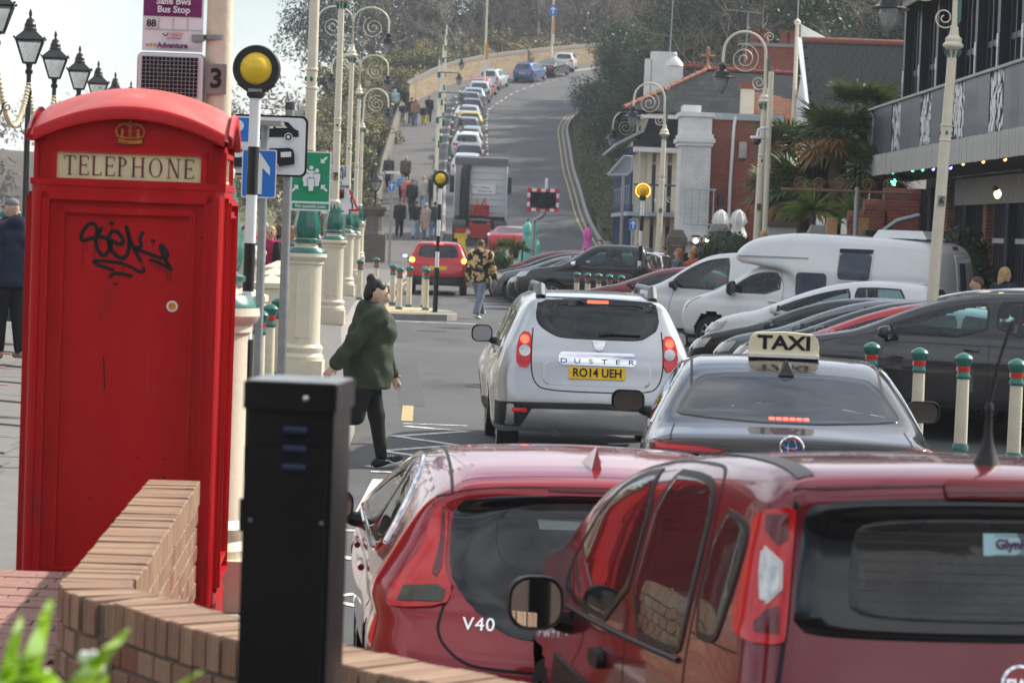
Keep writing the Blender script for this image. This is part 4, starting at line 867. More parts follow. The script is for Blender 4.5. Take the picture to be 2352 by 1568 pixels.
def hang_lamp(par,p,k=1.):
 """cap stack, disc shade and pointed glass bowl hanging from p"""
 e=bpy.data.objects.new('hanging_lamp',None); COL.objects.link(e); e.parent=par; e.location=p; e.scale=(k,k,k)
 if not LANTERN:
  LANTERN['a']=MB().lathe([(.02,.02),(.03,0),(.10,-.02),(.115,-.06),(.085,-.075),(.085,-.15),(.10,-.165),(.17,-.19),(.185,-.28),(.30,-.315),(.30,-.33),(.16,-.325)],n=24).mesh('lamp_hood',35)
  LANTERN['b']=MB().lathe([(.165,-.33),(.165,-.40),(.145,-.50),(.10,-.60),(.05,-.67),(.012,-.70)],n=20).mesh('lamp_bowl',60)
 mobj('lamp_hood',LANTERN['a'],'black_paint',e); mobj('lamp_bowl',LANTERN['b'],'lamp_glass',e)
 return e
def column(label,x,y,num=None,arms='double',hz=5.9,k=1.,group=None,lean=0.,zb=None,tall=True,acc='green_paint'):
 z=zb if zb is not None else zp(x,y)if x<0 else zr(y)+.13
 t=thing('lamp_column',label,'lamp post',(x,y,z),0,group); t.rotation_euler=(0,R(lean),0); s=k
 L=lambda p:[(a*s,b)for a,b in p]
 if tall:
  MB().box((0,0,.13),(.50*s,.50*s,.26)).build('base_block','cream_paint',t,0)
  MB().lathe(L([(.245,.26),(.25,.30),(.225,.345),(.235,.37),(.24,.41),(.205,.45),(.20,.50),(.195,1.36),(.20,1.40),(.215,1.415),(.215,1.45),(.24,1.47),(.255,1.50),(.25,1.54)]),n=40,flute=.014,fl=(.51,1.35)).build('fluted_pedestal','cream_paint',t,28)
  MB().box((0,-.198*s,.93),(.17*s,.012,.80)).build('access_door','cream_paint',t,0)
  g=MB(); g.lathe(L([(.250,1.54),(.245,1.56),(.205,1.605),(.15,1.61)]),n=36,flute=.006,fl=(1.53,1.6)); g.lathe(L([(.13,1.66),(.175,1.675),(.175,1.70),(.13,1.715)]),n=30,flute=.01,fl=(1.67,1.71)); g.build('green_collar',acc,t,30)
  MB().lathe(L([(.15,1.60),(.135,1.64),(.13,1.72),(.10,1.73),(.09,2.24)]),n=20).build('neck','cream_paint',t)
  lf=MB(); n=8
  for i in range(n):
   a0=2*math.pi*i/n; vs=[]
   for j,(r,zz,w)in enumerate(((.125,1.725,.16),(.150,1.80,.20),(.148,1.88,.19),(.125,1.98,.15),(.105,2.09,.09),(.092,2.19,.02))):
    for q in(-1,-.5,0,.5,1):
     a=a0+q*w/r*.42*(1+.12*((j+int(2*q))%2)); rr=(r+.012*(1-abs(q)))*s; vs.append((rr*math.cos(a),rr*math.sin(a),zz))
   lf.add(vs,[(j*5+i_,j*5+i_+1,(j+1)*5+i_+1,(j+1)*5+i_)for j in range(5)for i_ in range(4)])
  lf.build('acanthus_leaf_collar',acc,t,25)
  z0=2.2
 else:z0=0.
 MB().lathe(L([(.10,z0),(.105,z0+.04),(.075,z0+.08),(.073,z0+.4),(.067,3.0),(.067,3.5),(.075,3.51),(.075,3.53),(.066,3.54),(.066,3.72),(.075,3.73),(.075,3.75),(.063,3.76),(.056,hz-.15)]),n=18).build('shaft','cream_paint',t)
 g=MB()
 for i in range(4):
  a=math.pi/2*i+math.pi/4*0; c_=Vector((.068*s*math.cos(a-math.pi/2),.068*s*math.sin(a-math.pi/2),3.63)); g.ball(c_,.022,8,6,(1,1,1.5))
 g.build('band_studs',acc,t)
 MB().lathe(L([(.056,hz-.15),(.062,hz-.12),(.062,hz-.06),(.085,hz-.03),(.12,hz),(.125,hz+.03),(.095,hz+.07),(.10,hz+.12),(.06,hz+.17),(.045,hz+.30)]),n=20).build('capital','cream_paint',t)
 lf=MB()
 for i in range(8):
  a=2*math.pi*i/8; d=Vector((math.cos(a),math.sin(a),0)); lf.tube([d*.062*s+Vector((0,0,hz-.16)),d*.085*s+Vector((0,0,hz-.09)),d*.10*s+Vector((0,0,hz-.035))],[.008,.02,.012],6)
 lf.build('capital_leaves',acc,t)
 if arms:
  zt=hz+.30; ar=MB(); sc=MB()
  if arms=='double':
   for sg in(-1,1):
    u=Vector((sg,0,0)); w=Vector((0,0,1)); pts=[(0,0,zt),(0,0,zt+.25)]+[u*(.44-.44*math.cos(a))+Vector((0,0,zt+.55+.36*math.sin(a)))for a in np.linspace(.0,math.pi,14)]+[(sg*.88,0,zt+.30)]
    ar.tube(pts,.024,8); hang_lamp(t,(sg*.88,0,zt+.30),.78)
    sc.tube(spiral((sg*.50,0,zt+.42),.27,.03,2.2,math.pi*.6,u,w),.009,5); sc.tube(spiral((sg*.26,0,zt+.02),.10,.02,1.5,0,u,w),.008,5)
   sc.tube([(0,0,zt+.25),(0,0,zt+.95)],.008,5); sc.ball((0,0,zt+.98),.025,8,6)
  else:
   sg=-1 if arms=='left' else 1; u=Vector((sg,0,0)); w=Vector((0,0,1)); H1=1.05
   pts=[(0,0,zt-.1),(sg*.03,0,zt+.55)]+[u*(.50-.46*math.cos(a))+Vector((0,0,zt+.75+.46*math.sin(a)))for a in np.linspace(.1,math.pi,16)]+[(sg*.97,0,zt+.52)]
   ar.tube(pts,[.045,.035]+[.03]*17,8); hang_lamp(t,(sg*.97,0,zt+.50),.95)
   sc.tube(spiral((sg*.50,0,zt+.62),.34,.04,2.4,math.pi*.35,u,w,56),.011,5); sc.tube(spiral((sg*.16,0,zt+.12),.16,.03,1.6,math.pi*1.2,u,w),.010,5); sc.tube(spiral((-sg*.02,0,zt+1.12),.11,.02,1.5,0,u,w),.010,5)
   v=MB(); v.add([(-sg*.03,-.012,zt),(-sg*.085,-.012,zt+.1),(-sg*.055,-.012,zt+.75),(-sg*.0,-.012,zt+.62),(-sg*.03,.012,zt),(-sg*.085,.012,zt+.1),(-sg*.055,.012,zt+.75),(-sg*.0,.012,zt+.62)],[(0,1,2,3),(7,6,5,4),(0,4,5,1),(1,5,6,2),(2,6,7,3)]); v.build('bracket_leaf',acc,t,0)
  ar.build('lamp_arm','cream_paint',t); sc.build('scrollwork','cream_paint',t)
 if num:
  zn=2.70 if tall else 2.62; pl=MB().box((0,-.080*s,zn),(.105,.006,.155)).build('number_plate','kerb_stone',t,0); text(num,.135,'ink',pl,(0,-.0845*s,zn),FACE,'plate_numeral',bold=.004)
 return t
GC='ornamental lamp columns along the promenade'
P=at(478,900,13.5); column('fat cream lamp column numbered 3 close behind the red telephone box',P.x,13.5,'3','double',group=GC,k=1.0)
P=at(706,500,31.6); column('cream lamp column numbered 5 carrying the green assembly point sign',P.x,31.6,'5','double',group=GC)
P=at(768,500,48); column('cream lamp column numbered 7 beside the white lifeboat sign',P.x,48,'7','double',group=GC)
P=at(797,480,65); column('double-armed lamp column next beyond column number 7',P.x,65,None,'double',group=GC)
P=at(816,480,82); column('double-armed lamp column second beyond column number 7',P.x,82,None,'double',group=GC)
P=at(826,480,101); column('single-armed lamp column last of the promenade row, its lamp over the hill path',P.x,101,None,'right',5.2,group=GC)
GR='swan-neck lamp columns along the shops'
column('swan-neck lamp column numbered 6 in front of the balcony bar',at(2140,560,39).x,39,'6','left',4.9,1.25,GR,2.2,tall=False)
column('swan-neck lamp column numbered 8 in front of the red brick house',at(1735,550,57.5).x,57.5,'8','left',4.9,1.25,GR,1.0,tall=False)
column('swan-neck lamp column numbered 10 beside the white painted brick pier',at(1511,550,79).x,79,'10','left',4.9,1.25,GR,.8,tall=False)
column('swan-neck lamp column farthest down the shops beside the ironwork veranda',at(1456,530,97).x,97,None,'left',4.6,1.25,GR,.5,tall=False)
GH='slim lamp columns up the hill'
for i,(px,D,w)in enumerate(((1000,128,'lowest'),(1003,139,'second'),(1000,150,'third'),(1008,161,'fourth'),(1012,172,'fifth'),(1014,184,'sixth'))):
 x=at(px,400,D).x; t=thing('hill_lamp_column',f'slim cream and green hill lamp column, {w} from the lorry going up','lamp post',(x,D,zr(D)+.13),0,GH)
 MB().lathe([(.13,0),(.13,.5),(.10,.55),(.075,.6),(.07,2.5),(.06,5.6),(.05,5.65),(.06,5.75),(.02,5.95)],n=12).build('shaft','cream_paint',t)
 g=MB()
 for z0,h in((.0,.45),(.62,.25),(2.3,.35),(4.9,.3)):g.lathe([(.10 if z0>.1 else .15,z0),(.09 if z0>.1 else .14,z0+h)],n=12)
 g.build('green_bands','green_paint',t)
 MB().tube([(0,0,5.2),(1.15,0,5.2)],.03,6).build('lamp_arm','green_paint',t); hang_lamp(t,(1.15,0,5.15),.95)
for px,py,D,l in((1113,170,193,'plain cream post beside the red and silver cars on the bend'),(1267,120,222,'plain cream post with blue arrow sign at the top of the hill')):
 p=at(px,py,D); t=thing('sign_column',l,'post',(p.x,D,zr(D)+.1)); MB().lathe([(.14,0),(.14,.6),(.09,.7),(.07,7.5)],n=12).build('shaft','cream_paint',t); MB().lathe([(.16,.3),(.16,.8),(.12,.9)],n=12).build('green_band','green_paint',t)
 MB().box((.1,-.09,3.6),(.2,.02,1.2)).build('orange_banner',pm('orange',(.75,.25,.02),.5),t,0); MB().box((.1,-.09,2.6),(.2,.02,.8)).build('white_banner','white_paint',t,0)
 if D>200:
  s_=MB().box((0,-.1,5.0),(.62,.02,.9)).build('arrow_sign',pm('sign_blue',(.02,.16,.55),.4,var=.06),t,0)
  MB().prism([(-.06,-.3),(.06,-.3),(.06,.1),(.2,.0),(.2,.1),(0,.32),(-.2,.1),(-.2,0),(-.06,.1)],(0,-.113,5.0),(1,0,0),(0,0,1),.004).build('sign_arrow','white_paint',s_,0)
pm('bollard_cream',(.62,.56,.43),.45,var=.12,scale=6,bump=.1)
bo=thing('bollard','x','bollard'); MB().lathe([(.068,.06),(.062,.74)],n=18).build('post','bollard_cream',bo)
MB().lathe([(.085,0),(.085,.05),(.07,.075)],n=18).build('foot','green_paint',bo); MB().lathe([(.060,.79),(.064,.80),(.064,.845),(.060,.85)],n=18).build('red_band','red_band',bo)
MB().lathe([(.066,.72),(.074,.735),(.074,.755),(.064,.77),(.062,.79),(.0615,.80)],n=18).build('green_ring','green_paint',bo)
MB().lathe([(.064,.845),(.068,.86),(.085,.885),(.095,.91),(.095,.93),(.075,.955),(.04,.975),(.01,.985)],n=20).build('cap','green_paint',bo); MB().box((-.066,-.0,.82),(.008,.02,.045)).build('reflector','white_paint',bo,0)
stain('bollard_cream',(.34,.17,.06),5,.66,.72,(1,1,.5))
first=True
def bollard(x,y,z,label,group):
 global first
 if first:bo.location=(x,y,z); tag(bo,label,None,group); first=False; return bo
 return dup(bo,(x,y,z),None,label,group)
for(px,D,w)in((1999,28.2,'nearest the TAXI sign, its foot hidden by the taxi'),(2109,27.2,'second from the TAXI sign, before the grey SUV door handle'),(2211,26.3,'behind the whip aerial of the claret car'),(2334,25.4,'cut by the frame edge, last before the grey SUV')):
 bollard(at(px,900,D).x,D,.06,f'green-capped cream bollard {w}','bollards before the parked grey SUV')
for(px,D,w)in((1325,66,'first'),(1350,65.3,'second'),(1375,65.3,'third'),(1400,64.4,'fourth'),(1427,63.8,'last')):
 bollard(at(px,640,D).x,D,.06,f'small green-capped bollard beside the black pickup, {w} counting from its front wheel','bollards beside the black pickup')
for(px,D,w)in((826,62.5,'near the fluted column plinths, leftmost of the seven'),(863,66,'behind the island beside the yellow lines'),(902,63.0,'at the red SUV mirror'),(918,59.6,'in front of the red SUV tail light'),(940,61.5,'before the red SUV rear wheel'),(975,61.5,'half hidden behind its neighbour'),(979,59.7,'beside the striped beacon pole')):
 bollard(at(px,650,D).x,D,.14 if px>890 else zp(-3.6,D),f'green-capped bollard by the far crossing {w}','bollards on the far crossing island')
for(px,D,w)in((621,29.5,'in front of the square pillars'),(641,32,'half hidden by the grey sign pole'),(598,27.5,'beside the striped beacon pole near the telephone box')):
 bollard(at(px,700,D).x,D,zp(-2.6,D),f'plain green-topped bollard {w}','bollards by the sign pole')
pm('beacon_yellow',(.72,.47,.015),.30,var=.12,scale=5,coat=.3); pm('white_gloss',(.72,.73,.74),.35,var=.05)
def beacon(px,D,label,zg,r=.145,lit=False,zt=3.25,base=0.):
 x=at(px,163 if D<30 else 430,D).x; t=thing('crossing_beacon',label,'beacon',(x,D,zg),0,'striped crossing beacons'); t.rotation_euler=(0,R(.4),0); H=zt-zg-.20
 n=6; hs=[0,.38*H,.52*H,.66*H,.79*H,.90*H,H]if D>30 else[0,.30*H,.44*H,.575*H,.71*H,.845*H,H]
 hs=[0,.36*H]+[.36*H+.64*H*i/5 for i in range(1,6)]
 for i,(a,b)in enumerate(zip(hs,hs[1:])):MB().cyl((0,0,a),(0,0,b),.058 if i==0 else .043,n=16).build('pole_band','black_paint' if i%2==0 else 'white_gloss',t)
 MB().lathe([(.048,H),(.07,H+.02),(.07,H+.05),(.05,H+.07)],n=18).build('collar','black_plastic',t)
 zc=H+.06+r; rt=Matrix.Rotation(R(90),3,'X')
 sh=MB(); sh.lathe([(r*.80,-.055),(r*1.20,-.06),(r*1.26,-.03),(r*1.26,.03),(r*1.20,.06),(r*.80,.055)],(0,0,zc+.02),36,rot=rt); sh.add([(-.07,-.05,H+.05),(.07,-.05,H+.05),(.15,-.05,zc-r*.7),(-.15,-.05,zc-r*.7),(-.07,.05,H+.05),(.07,.05,H+.05),(.15,.05,zc-r*.7),(-.15,.05,zc-r*.7)],[(0,1,2,3),(5,4,7,6),(1,5,6,2),(4,0,3,7)]); s_=sh.build('shroud','black_plastic',t,40)
 MB().ball((0,0,zc+.02),r*.93,24,16).build('globe','beacon_yellow',t,80)
 if D<30:text('ZEBRITE',.03,'white_gloss',s_,(0,-.068,zc-r*1.02),FACE)
 if lit:
  for i in range(30):
   a=R(-55+290*i/29); MB().ball((r*1.10*math.cos(a),-.065,zc+.02+r*1.10*math.sin(a)),.013,6,4).build('led','lamp_amber_lit',s_,60)
beacon(583,20.2,'big yellow crossing beacon on striped pole beside the blue arrow sign',zp(-2,20))
beacon(1009,59.2,'yellow crossing beacon in front of the red SUV and white lorry',.14,zt=3.12)
beacon(1475,60,'lit amber crossing beacon beside the veranda house',.14,lit=True,zt=3.02)
pm('sign_white',(.72,.73,.75),.4,var=.05,scale=4); pm('sign_purple',(.17,.02,.13),.4,var=.06); pm('sign_green',(.01,.26,.12),.4,var=.06); pm('lime',(.32,.68,.06),.45,var=.06); pm('sign_red',(.55,.02,.03),.4,var=.06)
pm('solar_cell',(.012,.014,.022),.12,var=.3,scale=30,spec=.7); pm('wire_silver',(.45,.46,.47),.35,metal=.7)
RX,UZ=Vector((1,0,0)),Vector((0,0,1))
def plate_at(name,px0,py0,px1,py1,D,mat,par,r=.02,th=.006,dy=0.):
 """upright rounded plate covering a pixel box at depth D; returns (object, centre, width, height)"""
 a=at(px0,py0,D); b=at(px1,py1,D); w,h=abs(b.x-a.x),abs(b.z-a.z); c=(a+b)/2; c.y+=dy
 return MB().prism(rrect(w,h,min(r,w/3,h/3),4),c,RX,UZ,th).build(name,mat,par,30),c,w,h
def flat(name,poly,c,mat,par,dy=-.008,sc=1.):return MB().prism([(x*sc,z*sc)for x,z in poly],c+Vector((0,dy,0)),RX,UZ,.002).build(name,mat,par,None)
t=thing('bus_stop_sign','purple and white bus stop flag clamped to column number 3','bus sign')
o,c,w,h=plate_at('sign_board',332,-75,465,121,13.44,'sign_white',t,.004)
_,c2,w2,h2=plate_at('purple_header',333.5,-74,463.5,41,13.44,'sign_purple',o,.003,.002,-.008)
text('Safle Bws',.047,'sign_white',o,at(399,4,13.42),FACE,bold=.0012); text('Bus Stop',.047,'sign_white',o,at(399,23,13.42),FACE,bold=.0012)
text('88',.05,'ink',o,at(347.5,54,13.42),FACE,bold=.0012)
for px in(365,398,431):MB().box(at(px,55,13.43),(.0012,.002,.062)).build('grid_line','dark_grey',o,0)
MB().box(at(398,69,13.43),(.295,.002,.0012)).build('grid_line','dark_grey',o,0)
text('traveline',.021,'sign_red',o,at(404,77,13.42),FACE); text('cymru',.021,'sign_red',o,at(404,82,13.42),FACE); text('0800 464 0000',.012,'ink',o,at(400,89,13.42),FACE)
MB().tube([at(380+5*math.cos(a),77-5*math.sin(a),13.42)for a in np.linspace(R(170),R(370),9)],.003,5).build('logo_mark','ink',o)
for px in(338,347,356):MB().prism(rrect(.014,.013,.003,3),at(px,103,13.432),RX,UZ,.002).build('logo_dot',pm('logo_orange',(.72,.22,.04),.5,var=0),o)
text('Adventure',.036,'sign_purple',o,at(396,105,13.42),FACE,bold=.0016); text('travel',.036,pm('pale_pink',(.66,.50,.62),.5,var=0),o,at(444,106.5,13.42),FACE)
MB().box(at(455,88,13.43),(.062,.03,.033)).build('bracket','galvanised',t,0); MB().lathe([(.078,-.012),(.078,.012)],(at(495,88,13.5).x-.0,13.5,at(495,88,13.5).z),24).build('band_clamp','galvanised',t)
t=thing('timetable_unit','solar panel timetable unit with green strip below the bus stop flag','information unit')
o,c,w,h=plate_at('case',316,119,465,300,13.40,'galvanised',t,.03,.05,.05)
plate_at('face',319,121,462,298,13.39,'sign_white',t,.025,.01); pv_,cc,pw,ph=plate_at('solar_panel',327,129,453,224,13.375,'solar_cell',t,.003)
for i in range(15):MB().box(cc+Vector((-pw/2+pw*i/14,-.008,0)),(.0022,.002,ph)).build('cell_line','wire_silver',pv_,0)
for i in range(11):MB().box(cc+Vector((0,-.008,-ph/2+ph*i/10)),(pw,.002,.0022)).build('cell_line','wire_silver',pv_,0)
plate_at('green_strip',319,226,462,262,13.37,'lime',t,.004); MB().prism(rrect(.10,.035,.008),at(400,242,13.36),RX,UZ,.002).build('bus_symbol','sign_white',t)
D=24.5; t=thing('parking_sign','white parking sign with black border showing car and coach shapes','road sign')
o,c,w,h=plate_at('board',440,258,704,408,D,'black_paint',t,.06,.006); plate_at('face',445,263,699,403,D,'sign_white',o,.05,.003,-.007)
b_,bc,bw,bh=plate_at('blue_panel',486,268,576,326,D,'sign_blue',o,.015,.003,-.011); text('P',.24,'sign_white',b_,at(543,300,D-.02),FACE,bold=.010)
Kp=lambda pts,d=D-.014:[((at(x,y,d)-at(600,330,d)).x,(at(x,y,d)-at(600,330,d)).z)for x,y in pts]
cn=at(600,330,D-.014)
LAY=[0]
def pic(name,pts,mat='ink'):LAY[0]+=1; MB().prism(Kp(pts)[::-1],cn-Vector((0,.0035*LAY[0],0)),RX,UZ,-.002).build(name,mat,o,None)
pic('car_symbol',[(575,315),(575,300),(588,297),(604,282),(648,279),(662,281),(676,296),(686,301),(686,315)]); pic('car_symbol_window',[(606,296),(613,286),(628,284),(628,295)],'sign_white'); pic('car_symbol_window',[(634,294),(634,284),(650,283),(660,294)],'sign_white')
for x,y in((594,314),(663,315)):pic('car_symbol_wheel',[(x+9.5*math.cos(a),y+9.5*math.sin(a))for a in np.linspace(0,6.28,18)],'sign_white'); pic('car_symbol_wheel',[(x+7.5*math.cos(a),y+7.5*math.sin(a))for a in np.linspace(0,6.28,18)]); pic('car_symbol_wheel',[(x+4*math.cos(a),y+4*math.sin(a))for a in np.linspace(0,6.28,14)],'sign_white')
pic('coach_symbol',[(500,384),(500,345),(665,340),(674,344),(677,356),(677,378),(640,383)])
for x in(510,540,575,612,646):pic('coach_symbol_window',[(x,362),(x,350),(x+24,349),(x+24,361)],'sign_white')
for x,y in((530,384),(632,384)):pic('coach_symbol_wheel',[(x+9.5*math.cos(a),y+9.5*math.sin(a))for a in np.linspace(0,6.28,18)],'sign_white'); pic('coach_symbol_wheel',[(x+7.5*math.cos(a),y+7.5*math.sin(a))for a in np.linspace(0,6.28,18)]); pic('coach_symbol_wheel',[(x+4*math.cos(a),y+4*math.sin(a))for a in np.linspace(0,6.28,14)],'sign_white')
p=at(665,300,D+.1); MB().cyl((p.x,D+.08,zp(p.x,D)-.05),(p.x,D+.08,at(665,240,D).z),.042,n=14).build('pole','galvanised',t); MB().cyl((p.x,D+.08,at(665,252,D).z),(p.x,D+.08,at(665,234,D).z),.046,n=14).build('pole_cap','dark_grey',t)
D=21.0; t=thing('arrow_sign','large blue sign with white bent arrow behind the striped pole','road sign')
o,c,w,h=plate_at('board',557,342,633,456,D,'sign_white',t,.015); plate_at('face',559.5,345,630.5,453,D,'sign_blue',o,.012,.003,-.006)
cn=at(595,400,D-.012); Kb=lambda pts:[((at(x,y,D-.012)-cn).x,(at(x,y,D-.012)-cn).z)for x,y in pts]
MB().prism(Kb([(591,446),(601,446),(603,386),(620,404),(620,386),(597,350),(575,380),(575,398),(593,384)])[::-1],cn,RX,UZ,.003).build('white_arrow','sign_white',o,None)
p=at(606,400,D+.06); MB().cyl((p.x,D+.06,zp(p.x,D)-.05),(p.x,D+.06,at(606,290,D).z),.034,n=12).build('pole','galvanised',t); MB().box(at(622,284,D),(.19,.30,.035)).build('sign_lamp','galvanised',t,0)
D=31.3; t=thing('assembly_point_sign','green fire assembly point sign on column number 5','sign')
o,c,w,h=plate_at('board',668,346,758,486,D,'sign_white',t,.015); plate_at('face',671,349,755,464,D,'sign_green',o,.012,.002,-.006); plate_at('caption_panel',671,466,755,482,D,'sign_green',o,.01,.002,-.006)
text('Fire assembly point',.058,'sign_white',o,at(713,474,D-.012),FACE,xs=.80,bold=.001)
def gfig(px,py,k):
 LAY[0]+=1; cn=at(px,py,D-.012)-Vector((0,.004*LAY[0],0)); s_=1/192.6
 flat('figure_symbol',[(x*s_*k,-y*s_*k)for x,y in[(8*math.cos(a),-17+8*math.sin(a))for a in np.linspace(0,6.28,16)]][::-1],cn,'sign_white',o,0)
 flat('figure_outline',[(x*s_*k,-y*s_*k)for x,y in((-14.5,-8),(14.5,-8),(14.5,24),(11,42),(-11,42),(-14.5,24))][::-1],cn,'sign_green',o,.002)
 flat('figure_symbol',[(x*s_*k,-y*s_*k)for x,y in((-12,-6),(12,-6),(12,22),(9,22),(8,40),(-8,40),(-9,22),(-12,22))][::-1],cn,'sign_white',o,0)
LAY[0]=0; gfig(715,396,.62); gfig(703,403,.62); gfig(728,403,.62); gfig(715,414,.62)
for px,py,a in((744,368,225),(678,432,45),(744,432,135)):
 cn=at(px,py,D-.012); ca,sa=math.cos(R(a)),math.sin(R(a)); flat('arrow_symbol',[((x*ca-y*sa)/193,(x*sa+y*ca)/193)for x,y in((-10,-2.5),(2,-2.5),(2,-8),(10,0),(2,8),(2,2.5),(-10,2.5))],cn,'sign_white',o,0)
D=50.5; t=thing('lifeboat_sign','white lifeboat station stop sign with red lamps behind column number 7','road sign')
o,c,w,h=plate_at('board',741,378,800,493,D,'sign_white',t,.02)
for s_,y,z in(('LIFEBOAT',387,.10),('STATION',394,.10),('STOP',406,.17),('when',419,.12),('lights show',427,.12),('to allow',484,.10)):text(s_,z,'ink',o,at(770,y,D-.02),FACE,bold=.001)
lp,_,_,_=plate_at('lamp_panel',752,434,790,456,D,'black_matt',o,.02,.02,-.02)
for px in(758,784):MB().ball(at(px,441,D-.05),.05,12,8,(1,.5,1)).build('red_lamp','lamp_dark_red',lp)
for px in(748,756):p=at(px,500,D+.05); MB().cyl((p.x,D+.05,zp(p.x,D)),(p.x,D+.05,at(px,385,D).z),.035,n=10).build('pole','galvanised',t)
D=60; t=thing('warning_sign','red-bordered triangular road narrows sign on a grey pole','road sign'); q=[at(x,y,D)for x,y in((799,424),(826,486),(773,486))]; cn=(q[0]+q[1]+q[2])/3
tri=[((p-cn).x,(p-cn).z)for p in(q[0],q[2],q[1])]; o=MB().prism(tri,cn,RX,UZ,.006).build('board','sign_red',t,None); flat('face',[(x*.72,z*.72)for x,z in tri],cn,'sign_white',o,-.008)
for sg in(-1,1):flat('narrowing_bar',[(sg*.12,-.14),(sg*.085,-.14),(sg*.085,-.03),(sg*.05,.04),(sg*.05,.13),(sg*.085,.13),(sg*.085,.05),(sg*.12,-.02)][::sg],cn,'ink',o,-.014)
p=at(790,480,D+.05); MB().cyl((p.x,D+.05,zp(p.x,D)-.05),(p.x,D+.05,at(790,385,D).z),.045,n=10).build('pole','galvanised',t)
def ahead(px,py,D,zg,label,top=None,wpx=15):
 t=thing('ahead_only_sign',label,'road sign'); p=at(px,py,D); s_=D/F_PX; W=wpx*s_
 o=MB().prism(rrect(W,W*1.5,.03),p+Vector((0,-.05,0)),RX,UZ,.006).build('board','sign_white',t); MB().prism(rrect(W*.92,W*1.42,.03),p+Vector((0,-.057,0)),RX,UZ,.002).build('face','sign_blue',o)
 flat('white_arrow',[(x*W,z*W)for x,z in((-.09,-.5),(.09,-.5),(.09,.2),(.3,0),(.3,.18),(0,.55),(-.3,.18),(-.3,0),(-.09,.2))],p,'sign_white',o,-.064)
 MB().cyl((p.x,D,zg),(p.x,D,p.z+(top or W*.6)),.05,n=10).build('pole','galvanised',t)
 if top:MB().box((p.x,D-.1,p.z+top),(.5,.35,.10)).build('sign_lamp','white_paint',t,0)
ahead(900,428,100,.4,'blue ahead-only sign with lamp at the foot of the hill path',.52,15); ahead(1454,516,76,.1,'blue ahead-only sign beside the lit crossing beacon',None,17)
D=84; t=thing('wigwag_signal','red and white edged black light board on a bent pole','traffic signal'); a,b=at(1212,432,D),at(1283,487,D); c=(a+b)/2; W,H=b.x-a.x,a.z-b.z
o=MB().box(c,(W*.82,.05,H*.72)).build('black_board','black_matt',t,0); n=7
for i in range(n):
 for j in range(5):
  if 0<i<n-1 and 0<j<4:continue
  MB().box(c+Vector((-W/2+W*(i+.5)/n,-.005,-H/2+H*(j+.5)/5)),(W/n,.04,H/5)).build('edge_block','sign_red' if(i+j)%2==0 else 'sign_white',t,0)
for dx,dz in((-.27,.1),(.27,.1),(0,-.18)):MB().lathe([(.10,0),(.115,.02),(.115,.16),(.10,.16),(.09,.03)],c+Vector((dx,-.03,dz)),16,rot=Matrix.Rotation(R(90),3,'X')).build('lamp_hood','black_plastic',o)
MB().tube([at(1250,470,D+.1),at(1250,490,D+.1),at(1240,500,D+.1),at(1226,506,D+.1),(at(1226,506,D).x,D+.1,0)],.07,10).build('bent_pole','galvanised',t); MB().box(at(1255,422,D),(.09,.08,.35)).build('antenna_box','sign_white',t,0)
pm('wall_brick',(.30,.18,.118),.85,var=.30,scale=1.6,bump=.9,bscale=2.2,col2=(.18,.115,.08),stretch=(45,1.2,1.2)); pm('wall_brick_pale',(.35,.23,.15),.85,var=.42,scale=1.6,bump=.9,bscale=2.2,stretch=(45,1.2,1.2)); pm('wall_brick_dark',(.25,.11,.075),.85,var=.42,scale=1.6,bump=.9,bscale=2.2,stretch=(45,1.2,1.2)); pm('mortar',(.16,.13,.10),.95,var=.3,scale=20,bump=.3)
wall=thing('brick_wall','low curved wall of narrow tan bricks in front of the telephone box','wall'); ZT=.97
path=[(-1.47,11.55),(-1.36,9.6),(-1.29,8.45)]+[(-1.29+.30*(1-math.cos(a))-.02,8.45-.52*math.sin(a))for a in np.linspace(.2,1.35,7)]+[(-.79,7.50),(-.46,7.12),(-.05,6.72),(.40,6.30)]
path=[Vector((x,y,0))for x,y in smooth_line(path,1)]
def along(path,step):
 out=[]; d=0.; acc=0.
 for a,b in zip(path,path[1:]):
  l=(b-a).length
  while acc+l>=d:out.append((a+(b-a)*((d-acc)/l),(b-a).normalized())); d+=step
  acc+=l
 return out
random.seed(11); BR=['wall_brick','wall_brick','wall_brick_pale','wall_brick_dark']; bm_cache={}
def brick(p,t,dims,key,par,mt,dz=0.):
 k=(key,mt)
 if k not in bm_cache:
  m=MB(); x,y,z=dims; b_=.004; m.prism(rrect(y-.0,z,b_,1),(-x/2,0,0),(0,1,0),(0,0,1),x); bm_cache[k]=m.mesh('brick',0); bm_cache[k].materials.append(M(mt))
 o=bpy.data.objects.new('brick',bm_cache[k]); COL.objects.link(o); o.parent=par; o.location=p; o.rotation_euler=(random.uniform(-.012,.012),random.uniform(-.012,.012),math.atan2(t.y,t.x)+random.uniform(-.012,.012))
for i,(p,t_)in enumerate(along(path,.0745)):brick(p+Vector((0,0,ZT-.054+random.uniform(-.003,.003))),t_,(.066,.228,.108),'cope%d'%(i%3),wall,BR[(i*7+i//3)%3])
for r in range(7):
 for i,(p,t_)in enumerate(along(path,.115)):
  sd=Vector((-t_.y,t_.x,0)); z=ZT-.108-.012-.036-r*.083
  w_=.103 if(i+r)%3 else .103
  for sg in(-1,1):brick(p+sd*sg*.056+t_*(.055*(r%2))+Vector((0,0,z)),t_,(w_,.105,.070),'c',wall,random.choice(BR))
core=MB(); vs=[];
